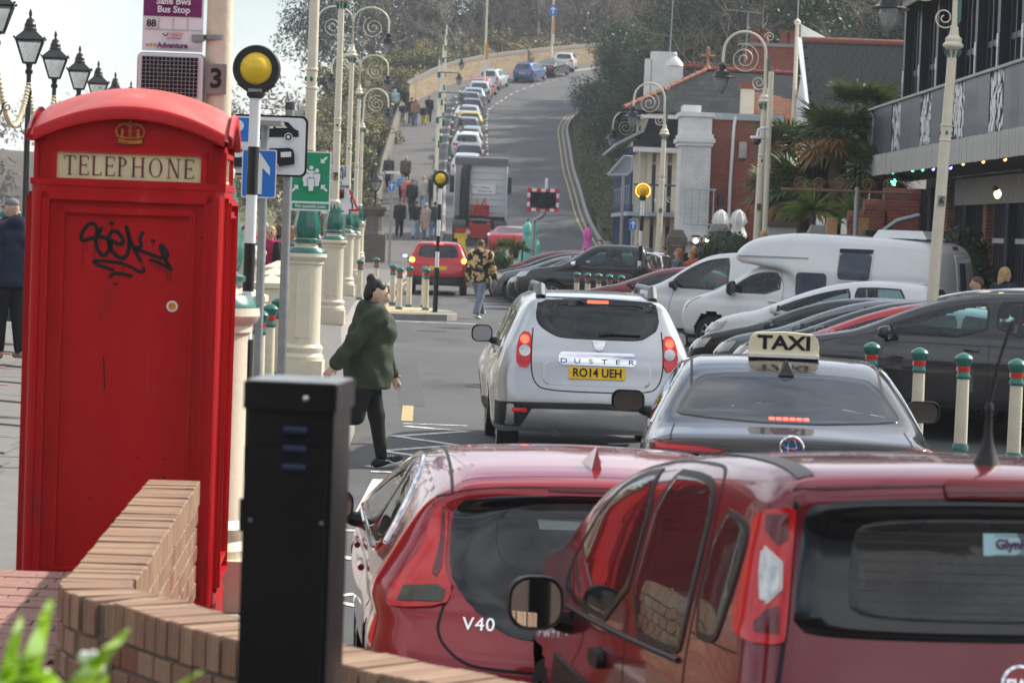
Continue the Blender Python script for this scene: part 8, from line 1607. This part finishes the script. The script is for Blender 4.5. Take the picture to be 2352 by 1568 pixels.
def person_meshes(key,H,jk,h,hair='short',legs='trouser',hood=False,bulk=1.,skirt=0.,nod=6.,deep=1.):
 if key in PCACHE:return PCACHE[key]
 J=joints(H,**jk); nr=np.array(Matrix.Rotation(R(nod),3,'X')); nodP=lambda P:(P-J['head'])@nr.T+J['head']; lo=np.min([J[k]for k in J],0)-[.28,.28,.1]; hi=np.max([J[k]for k in J],0)+[.28,.28,.26]; out={}
 def limbs(P,e,arms=True,legs_=True):
  L=[]
  for s in 'lr':
   if legs_:L+=[cone(P,J['hip'+s],J['knee'+s],.088+e,.056+e),cone(P,J['knee'+s],J['ank'+s],.056+e,.037+e)]
   if arms:L+=[cone(P,J['sho'+s],J['elb'+s],.050+e,.040+e),cone(P,J['elb'+s],J['wri'+s],.040+e,.028+e)]
  return L
 def torso(P,e):return[cone(P,J['pel'],J['chest'],.135+e,.155+e,(1.08,.76)),cone(P,J['chest'],J['neck']-[0,0,.07],.155+e,.09+e,(1.15,.72)),cone(P,J['shol'],J['shor'],.062+e,.062+e)]
 def body(P):
  L=torso(P,-.015)+limbs(P,-.010)+[cone(P,J['neck']-[0,0,.05],J['head']-[0,.0,.03],.056,.052)]+head_parts(nodP(P),J['head'])
  for s in 'lr':L+=[cone(P,J['heel'+s],J['toe'+s],.034,.026)]
  d=smin(L,.035)
  if h<.03:
   for s in 'lr':d=np.minimum(d,smin(hand_parts(P,J,s),.008))
  else:
   for s in 'lr':d=np.minimum(d,cone(P,J['wri'+s],J['hand'+s],.028,.034))
  return d
 def trousers(P):
  e=.012 if legs=='tight' else .026; L=[cone(P,J['pel']+[0,0,.05],J['pel']-[0,0,.05],.142+e,.125+e,(1.08,.80))]
  for s in 'lr':L+=[cone(P,J['hip'+s],J['knee'+s],.092+e,.060+e),cone(P,J['knee'+s],J['ank'+s]+[0,0,.03],.060+e,.040+e+(.012 if legs!='tight' else 0))]
  return smin(L,.03)
 def jacket(P):
  e=.03*bulk; hem=J['pel']-[0,0,skirt-.02]; w=np.sin(P[:,2]*38+4*np.sin(P[:,0]*9+P[:,1]*7))*.005+np.sin(P[:,2]*19+P[:,1]*26+2*np.sin(P[:,0]*13))*.006+np.sin(P[:,0]*31+P[:,2]*11)*.003
  L=[cone(P,hem,J['pel']+[0,0,.10],.16+e*1.2,.150+e,(1.06,.86*deep)),cone(P,J['pel']+[0,0,.1],J['chest'],.150+e,.160+e,(1.08,.86*deep)),cone(P,J['chest'],J['neck']-[0,0,.05],.158+e,.085+e,(1.15,.80)),cone(P,J['shol'],J['shor'],.066+e,.066+e)]
  for s in 'lr':L+=[cone(P,J['sho'+s],J['elb'+s],.058+e*.75,.046+e*.7),cone(P,J['elb'+s],J['wri'+s],.046+e*.7,.036+e*.6)]
  if hood:L+=[ell(P,J['neck']+[0,-.10,.0],(.12,.075,.10)),cone(P,J['neck']+[-.07,.02,.01],J['neck']+[.07,.02,.01],.06,.06)]
  d=smin(L,.035)+w
  return np.maximum(d,-(P[:,2]-(hem[2]-.09)))
 def shoes(P):return np.minimum.reduce([smin([cone(P,J['heel'+s]-[0,0,-.002],J['toe'+s]-[0,0,-.002],.042,.036),cone(P,J['ank'+s]-[0,0,.01],J['heel'+s]+[0,.03,.03],.042,.042)],.03)for s in 'lr'])
 def hairf(P):
  P=nodP(P); c=J['head']; L=[ell(P,c+[0,-.022,.034],(.083,.098,.090))]
  if hair=='long':L+=[cone(P,c+[0,-.06,.0],c+[0,-.085,-.20],.072,.055,(1.15,.7))]
  if hair=='bun':L+=[ell(P,c+[0,-.098,.102],(.042,.042,.040)),ell(P,c+[0,-.055,-.03],(.076,.06,.075))]
  if hair=='hood':L=[ell(P,c+[0,-.018,.01],(.098,.112,.125)),ell(P,c+[0,-.03,-.10],(.10,.09,.08))]
  if hair=='beanie':L=[ell(P,c+[0,-.012,.045],(.084,.102,.085)),ell(P,c+[0,-.02,.135],(.02,.02,.02))]
  d=smin(L,.03)+np.sin(P[:,0]*150+P[:,2]*90+P[:,1]*60)*.003
  if hair=='cap':d=np.minimum(ell(P,c+[0,-.012,.045],(.083,.100,.072)),np.maximum(ell(P,c+[0,.12,.035],(.07,.075,.012)),-10)); return np.maximum(d,-(P[:,2]-(c[2]+.022)))
  cut=P[:,1]-(c[1]+.052+(P[:,2]-c[2]-.06)*.7)
  if hair=='beanie':return np.maximum(d,-(P[:,2]-(c[2]+.03)))
  return np.maximum(d,cut)if hair!='beanie' else d
 for nm,fn in(('body',body),('trousers',trousers),('jacket',jacket),('shoes',shoes),('hair',hairf)):
  if nm=='hair' and hair=='bald':continue
  a,b=lo.copy(),hi.copy()
  if nm=='hair':a,b=J['head']-[.2,.25,.32],J['head']+[.2,.25,.26]
  if nm=='shoes':b[2]=.32
  if nm=='trousers':b[2]=J['pel'][2]+.3
  if nm=='jacket':a[2]=J['pel'][2]-skirt-.25; b[2]=J['head'][2]
  V,F=surfnet(fn,a,b,h*(.7 if nm in('hair','shoes')else 1)); me=bpy.data.meshes.new(nm); me.from_pydata(V.tolist(),[],F.tolist()); me.update(); shade(me,80); out[nm]=me
 J['nod']=nod; out['J']=J; PCACHE[key]=out
 return out
def cloth(name,c,rough=.85):return pm('cloth_'+name,c,rough,var=.22,scale=9,bump=.25,bscale=50)
for n_,c_ in(('black',(.007,.007,.008)),('navy',(.012,.017,.035)),('denim',(.10,.15,.24)),('grey_jeans',(.17,.20,.26)),('parka',(.030,.042,.022)),('cream',(.46,.42,.35)),('pink_beige',(.40,.28,.24)),('teal_pale',(.30,.50,.52)),('tan',(.32,.17,.08)),('coral',(.60,.16,.14)),('grey',(.16,.16,.17)),('charcoal',(.04,.04,.045)),('light_jeans',(.30,.38,.48)),('brown',(.12,.08,.06)),('magenta',(.33,.01,.07)),('rust',(.42,.10,.03)),('yellow',(.55,.45,.05)),('bright_blue',(.05,.30,.60)),('pink',(.55,.14,.20))):cloth(n_,c_)
pm('hair_dark',(.012,.009,.008),.5,var=.3,scale=30); pm('hair_blond',(.42,.27,.11),.55,var=.35,scale=30); pm('hair_ginger',(.36,.14,.05),.55,var=.3,scale=30); pm('hair_brown',(.09,.05,.03),.55,var=.3,scale=30); pm('hair_grey',(.25,.23,.21),.6,var=.3,scale=30); pm('shoe_black',(.012,.012,.013),.6,var=.2); pm('shoe_white',(.62,.62,.62),.6,var=.1); pm('eye_dark',(.01,.008,.008),.2,var=0); pm('lip',(.38,.14,.12),.5,var=.1)
def person(label,px,py_feet,D,rz,key,H=1.72,jk=None,mats=None,h=.04,zg=None,group=None,**kw):
 p=at(px,py_feet,D); z=zg if zg is not None else p.z; m=person_meshes(key,H,jk or{},h,**kw); t=thing('person',label,'person',(p.x,D,z),R(rz),group); mm=dict(body='skin',trousers='cloth_black',jacket='cloth_black',shoes='shoe_black',hair='hair_dark'); mm.update(mats or{}); objs={}
 for nm in('body','trousers','jacket','shoes','hair'):
  if nm in m:
   o=mobj(nm,m[nm],None,t); objs[nm]=o
   if not m[nm].materials:m[nm].materials.append(M(mm[nm]))
   o.material_slots[0].link='OBJECT'; o.material_slots[0].material=M(mm[nm])
 return t,m['J'],objs
def face(t,J,glasses=False,brow='hair_dark'):
 c=Vector((0,0,0)); e=bpy.data.objects.new('face',None); COL.objects.link(e); e.parent=t; e.location=J['head']; e.rotation_euler=(R(-J['nod']),0,0); t=e
 for sg in(-1,1):
  MB().ball(c+Vector((sg*.030,.076,.006)),.011,8,6,(1.2,.6,.7)).build('eye','eye_dark',t); MB().tube([c+Vector((sg*.014,.088,.030)),c+Vector((sg*.032,.086,.034)),c+Vector((sg*.048,.074,.028))],.005,5).build('eyebrow',brow,t)
  if glasses:MB().ball(c+Vector((sg*.030,.086,.004)),.022,10,6,(1,.35,.8)).build('sunglasses','dark_glass',t)
 MB().tube([c+Vector((-.022,.080,-.052)),c+Vector((0,.088,-.051)),c+Vector((.022,.080,-.052))],.0065,5).build('lips','lip',t)
t,J,o=person('woman in dark green parka and black leggings walking across the zebra crossing',838,1080,23.3,-84,'parka',1.66,dict(l=(13,5),r=(-14,58),al=(14,12),ar=(-42,4),lean=5,out=9,sh=.20),dict(jacket='cloth_parka',trousers='cloth_black',shoes='shoe_black',hair='hair_dark',body='skin_pale'),.0125,zr(23.3),hair='bun',legs='tight',hood=True,bulk=1.45,skirt=.10,nod=20,deep=1.22)
face(t,J)
for s in 'lr':
 a,b=Vector(J['heel'+s]),Vector(J['toe'+s]); MB().tube([a+Vector((0,-.03,-.022)),b+Vector((0,.03,-.022))],[.034,.034],10).build('shoe_sole','shoe_white',t); k=MB()
 for i in range(4):q=Vector(J['ank'+s])+(b-Vector(J['ank'+s]))*(.15+.15*i)+Vector((0,.012,.028)); k.tube([q+Vector((-.03,0,0)),q+Vector((.03,0,0))],.006,5)
 k.build('shoe_laces','shoe_white',t); q=(a+b)/2; MB().tube([q+Vector((.038,-.05,.0)),q+Vector((.041,.0,.02)),q+Vector((.039,.06,-.008))],.006,5).build('shoe_stripe','shoe_white',t); MB().tube([q+Vector((-.038,-.05,.0)),q+Vector((-.041,.0,.02)),q+Vector((-.039,.06,-.008))],.006,5).build('shoe_stripe','shoe_white',t)
pm('camo',(.36,.24,.10),.8,var=.9,scale=7.5,col2=(.012,.014,.022),detail=2); cr2=[n for n in M('camo').node_tree.nodes if n.type=='VALTORGB'][0].color_ramp; cr2.interpolation='CONSTANT'; cr2.elements[1].position=.53
t,J,o=person('bearded man in black and tan camouflage coat and grey jeans walking by the far island',1098,738,59.6,-28,'camo',1.80,dict(l=(24,4),r=(-14,10),al=(-12,10),ar=(14,12),lean=1,out=9,sh=.215),dict(jacket='camo',trousers='cloth_grey_jeans',shoes='shoe_white',hair='hair_brown'),.02,zr(59.6),hair='short',hood=True,bulk=1.7,skirt=.05); face(t,J,True)
MB().ball(Vector(J['head'])+Vector((0,.055,-.085)),.052,10,8,(1.0,.8,.75)).build('beard','hair_brown',t,60)
t,J,o=person('man in navy padded coat and grey cap walking past the telephone box',18,822,29.8,40,'navyman',1.80,dict(l=(6,2),r=(-5,6),al=(-6,10),ar=(8,12),lean=0,out=6,sh=.22),dict(jacket='cloth_navy',trousers='cloth_black',shoes=pm('shoe_tan',(.30,.22,.15),.7)and 'shoe_tan',hair='cloth_grey',body='skin_pale'),.0155,None,hair='cap',hood=True,bulk=1.6,skirt=.08); face(t,J,True)
CR='crowd behind the lamp columns'; W1=dict(l=(14,4),r=(-12,14)); W2=dict(l=(-14,18),r=(16,4),al=(16,18),ar=(-16,12)); ST=dict(l=(2,2),r=(-2,2),al=(4,14),ar=(2,18))
def crowd(label,px,ytop,D,rz,key,H=1.7,mats=None,**kw):
 zz=at(px,ytop,D).z-H; return person(label,px,600,D,rz,key,H,kw.pop('jk',W1),mats,.033,max(zz,zp(at(px,600,D).x,D))if D<75 else zz,CR,**kw)
t,J,o=crowd('blonde woman in magenta top, black jacket and sunglasses behind the square pillars',621,527,47,168,'w_mag',1.68,dict(jacket='cloth_magenta',trousers='cloth_black',hair='hair_blond',body='skin_pale'),hair='long',bulk=.6); face(t,J,True,'hair_blond')
jm=MB();
for sg in(-1,1):jm.tube([Vector(J['neck'])+Vector((sg*.14,.06,-.02)),Vector(J['chest'])+Vector((sg*.16,.12,0)),Vector(J['pel'])+Vector((sg*.17,.12,-.1))],[.06,.09,.10],8); jm.tube([Vector(J['sho'+('l' if sg<0 else 'r')]),Vector(J['elb'+('l' if sg<0 else 'r')]),Vector(J['wri'+('l' if sg<0 else 'r')])],[.10,.085,.07],8)
jm.build('open_jacket','cloth_black',t,70)
for(lb_,px,yt,D,rz,key,mt,kw)in(('person in teal cap and coral jacket behind the blonde woman',606,513,50,150,'c1',dict(jacket='cloth_coral',hair='cloth_teal_pale'),dict(hair='cap')),('person in black hooded jacket beside the striped pole',545,522,46,20,'c2',dict(jacket='cloth_navy',hair='hair_dark'),dict(hair='short')),('person with light brown hair in a pale hooded coat near the striped pole',563,525,44,10,'c3',dict(jacket='cloth_grey',hair='hair_brown'),dict(hair='long',hood=True)),('person in bright blue beanie behind the telephone box',578,512,52,0,'c4',dict(jacket='cloth_charcoal',hair='cloth_bright_blue'),dict(hair='beanie')),('woman with brown hair in black coat behind the blonde woman',640,520,54,30,'c5',dict(jacket='cloth_black',hair='hair_brown'),dict(hair='long')),('bald man in dark coat left of the green leaf collar',652,513,56,20,'c6',dict(jacket='cloth_navy'),dict(hair='bald')),('ginger-haired child in front of the green leaf collar',668,535,52,5,'c7',dict(jacket='cloth_grey',hair='hair_ginger'),dict(hair='long')),('person in black beside the green leaf collar',680,524,53,15,'c2',dict(jacket='cloth_black',hair='hair_dark'),dict(hair='short')),('person in pale grey hooded coat just behind the striped pole',566,585,38,20,'c3',dict(jacket='cloth_cream',hair='cloth_cream'),dict(hair='long',hood=True))):
 crowd(lb_,px,yt,D,rz,key,1.68,mt,**kw)
HW='walkers on the hill path'
for(lb_,px,pf,D,rz,key,H,mt,kw)in(('man in long dark coat and sunglasses coming down the path by the blue sign',890,472,139,175,'h1',1.78,dict(jacket='cloth_charcoal',hair='hair_brown'),dict(skirt=.35,jk=W1)),('bald man in brown hoodie coming down the path',929,476,139,180,'h2',1.80,dict(jacket='cloth_brown',body='skin_pale'),dict(hair='bald',jk=W2,bulk=1.5)),('small child in green and purple coat beside the bald man',922,490,136,0,'h3',1.10,dict(jacket='cloth_bright_blue',hair='cloth_parka'),dict(hair='beanie',jk=W1)),('child in coral coat beside the woman in black',931,492,135,0,'h3',1.20,dict(jacket='cloth_coral',hair='hair_blond',trousers='cloth_coral'),dict(hair='beanie',jk=W1)),('woman in black with beanie walking up the path',944,520,131,5,'h4',1.72,dict(jacket='cloth_black',hair='cloth_black'),dict(hair='beanie',jk=W2,bulk=1.4)),('woman in cream padded coat walking up the path',970,508,133,0,'h5',1.66,dict(jacket='cloth_cream',hair='hair_blond',trousers='cloth_light_jeans'),dict(hair='long',jk=W1,bulk=1.5,skirt=.2)),('man in navy jacket walking up the path next to the cream coat',991,507,133,0,'h6',1.76,dict(jacket='cloth_navy'),dict(jk=W2)),('person in black coat nearest the blue arrow sign',916,558,122,0,'h4',1.66,dict(jacket='cloth_black',hair='cloth_black'),dict(hair='beanie',jk=W2,bulk=1.4)),('person in black jacket and pale jeans at the foot of the path',953,560,121,0,'h6',1.68,dict(jacket='cloth_black',trousers='cloth_light_jeans'),dict(jk=W2)),('woman in long pink-beige padded coat at the foot of the path',977,563,121,0,'h7',1.64,dict(jacket='cloth_pink_beige',hair='cloth_teal_pale',trousers='cloth_light_jeans'),dict(hair='beanie',jk=W1,bulk=1.6,skirt=.4)),('person in dark top half hidden behind the striped beacon pole',997,560,121,0,'h6',1.66,dict(jacket='cloth_navy',trousers='cloth_denim'),dict(jk=W2)),('person in pale blue hooded top high on the path by the wall',906,252,178,-5,'h8',1.78,dict(jacket='cloth_teal_pale',hair='cloth_teal_pale'),dict(hair='hood',jk=W1)),('person in black hooded coat high on the path',930,248,180,0,'h8',1.74,dict(jacket='cloth_black',hair='cloth_black'),dict(hair='hood',jk=W1)),('girl with fair hair and navy coat high on the path',925,273,173,0,'h3',1.35,dict(jacket='cloth_navy',hair='hair_blond',trousers='cloth_pink_beige'),dict(hair='beanie',jk=W1)),('person in tan hooded coat and jeans high on the path',953,282,171,0,'h7b',1.72,dict(jacket='cloth_tan',hair='cloth_tan',trousers='cloth_denim'),dict(hair='hood',jk=W1,bulk=1.5)),('person in black behind the tan coat',944,278,172,0,'h6',1.68,dict(jacket='cloth_black'),dict(jk=W2)),('small child in blue and yellow holding hands high on the path',974,280,172,0,'h3',1.10,dict(jacket='cloth_navy',hair='hair_blond',trousers='cloth_yellow'),dict(hair='beanie',jk=W1)),('person in black high on the path beside the lamp columns',985,265,174,0,'h4',1.72,dict(jacket='cloth_black',hair='hair_dark'),dict(hair='beanie',jk=W2,bulk=1.4))):
 x=at(px,pf,D).x; person(lb_,px,pf,D,rz,key,H if key!='h3' else 1.2,kw.pop('jk'),mt,.045,zr(D)+.13,HW,**kw)
SH='people along the shops'
for(lb_,px,yt,D,rz,key,mt,kw)in(('woman with long dark hair beside the pink parasol',1378,553,82,160,'s1',dict(jacket='cloth_black',hair='hair_dark'),dict(hair='long')),('person with brown hair behind the black pickup cab',1467,562,80,0,'s1',dict(jacket='cloth_black',hair='hair_brown'),dict(hair='long')),('woman with long ginger hair in grey coat by the motorhome',1560,573,60,70,'s1',dict(jacket='cloth_grey',hair='hair_ginger'),dict(hair='long')),('person with ginger hair and orange scarf by the motorhome',1592,577,59,60,'s2',dict(jacket='cloth_rust',hair='hair_ginger'),dict(hair='short',hood=True)),('man in dark suit beside the coach lanterns',1595,562,66,170,'s3',dict(jacket='cloth_black',hair='hair_dark'),dict(hair='short')),('man in dark jacket behind the hedge',1675,575,62,120,'s3',dict(jacket='cloth_charcoal',hair='hair_brown'),dict(hair='short')),('woman with curly fair hair above the motorhome roof',1752,533,54,0,'s4',dict(jacket='cloth_charcoal',hair='hair_blond'),dict(hair='long')),('person with brown hair beside the green-based column',1527,566,76,40,'s3',dict(jacket='cloth_brown',hair='hair_brown'),dict(hair='short')),('child in pink coat and dark headband behind the grey SUV',2250,640,40,80,'s5',dict(jacket='cloth_pink',hair='hair_brown'),dict(hair='short',hood=True)),('woman with windblown fair hair in navy coat by the bar front',2308,618,41,-60,'s4',dict(jacket='cloth_navy',hair='hair_blond'),dict(hair='long'))):
 H=1.66; zz=at(px,yt,D).z-H; person(lb_,px,600,D,rz,key,H,ST,mt,.035,max(zz,-.25),SH,**kw)
mc=thing('motorcycle','dark motorcycle parked by the railing behind the man in navy','motorcycle',(at(66,740,34).x,34,zp(at(66,740,34).x,34)),R(75)); rt=Matrix.Rotation(R(90),3,'Y')
for y in(-.68,.68):MB().lathe([(.27,-.06),(.33,-.05),(.33,.05),(.27,.06)],(0,y,.33),24,rot=rt).build('tyre','rubber',mc); MB().lathe([(.03,-.07),(.24,-.02),(.24,.02),(.03,.07)],(0,y,.33),18,rot=rt).build('wheel','galvanised',mc)
MB().ball((0,.12,.84),.2,14,10,(.75,1.5,.7)).build('fuel_tank','black_paint',mc); MB().ball((0,-.42,.80),.16,12,8,(.9,2.2,.45)).build('seat','black_matt',mc); MB().box((0,.05,.5),(.3,.5,.4)).build('engine','dark_grey',mc); MB().tube([(0,.68,.33),(0,.45,.95),(0,.4,1.05)],.035,8).build('fork','chrome',mc); MB().tube([(-.35,.25,1.1),(-.1,.4,1.05),(.1,.4,1.05),(.35,.25,1.1)],.016,6).build('handlebar','black_plastic',mc); MB().tube([(.18,.2,.35),(.2,-.4,.32),(.2,-.8,.42)],.05,8).build('exhaust','chrome',mc); MB().ball((0,.58,.95),.09,12,8).build('headlamp','lamp_clear',mc)
hb=MB().box((-60,240,17.5),(700,640,45)); hz=hb.build('haze',None,None,0); hz.data.materials.clear(); hm=bpy.data.materials.new('haze'); hm.use_nodes=True; hn=hm.node_tree.nodes; hn.remove(hn['Principled BSDF'])
pv_=hn.new('ShaderNodeVolumePrincipled'); pv_.inputs['Color'].default_value=(.80,.88,1.0,1); pv_.inputs['Density'].default_value=.0004; pv_.inputs['Anisotropy'].default_value=.35; hm.node_tree.links.new(pv_.outputs['Volume'],hn['Material Output'].inputs['Volume']); hz.data.materials.append(hm); tag(hz,kind='stuff')
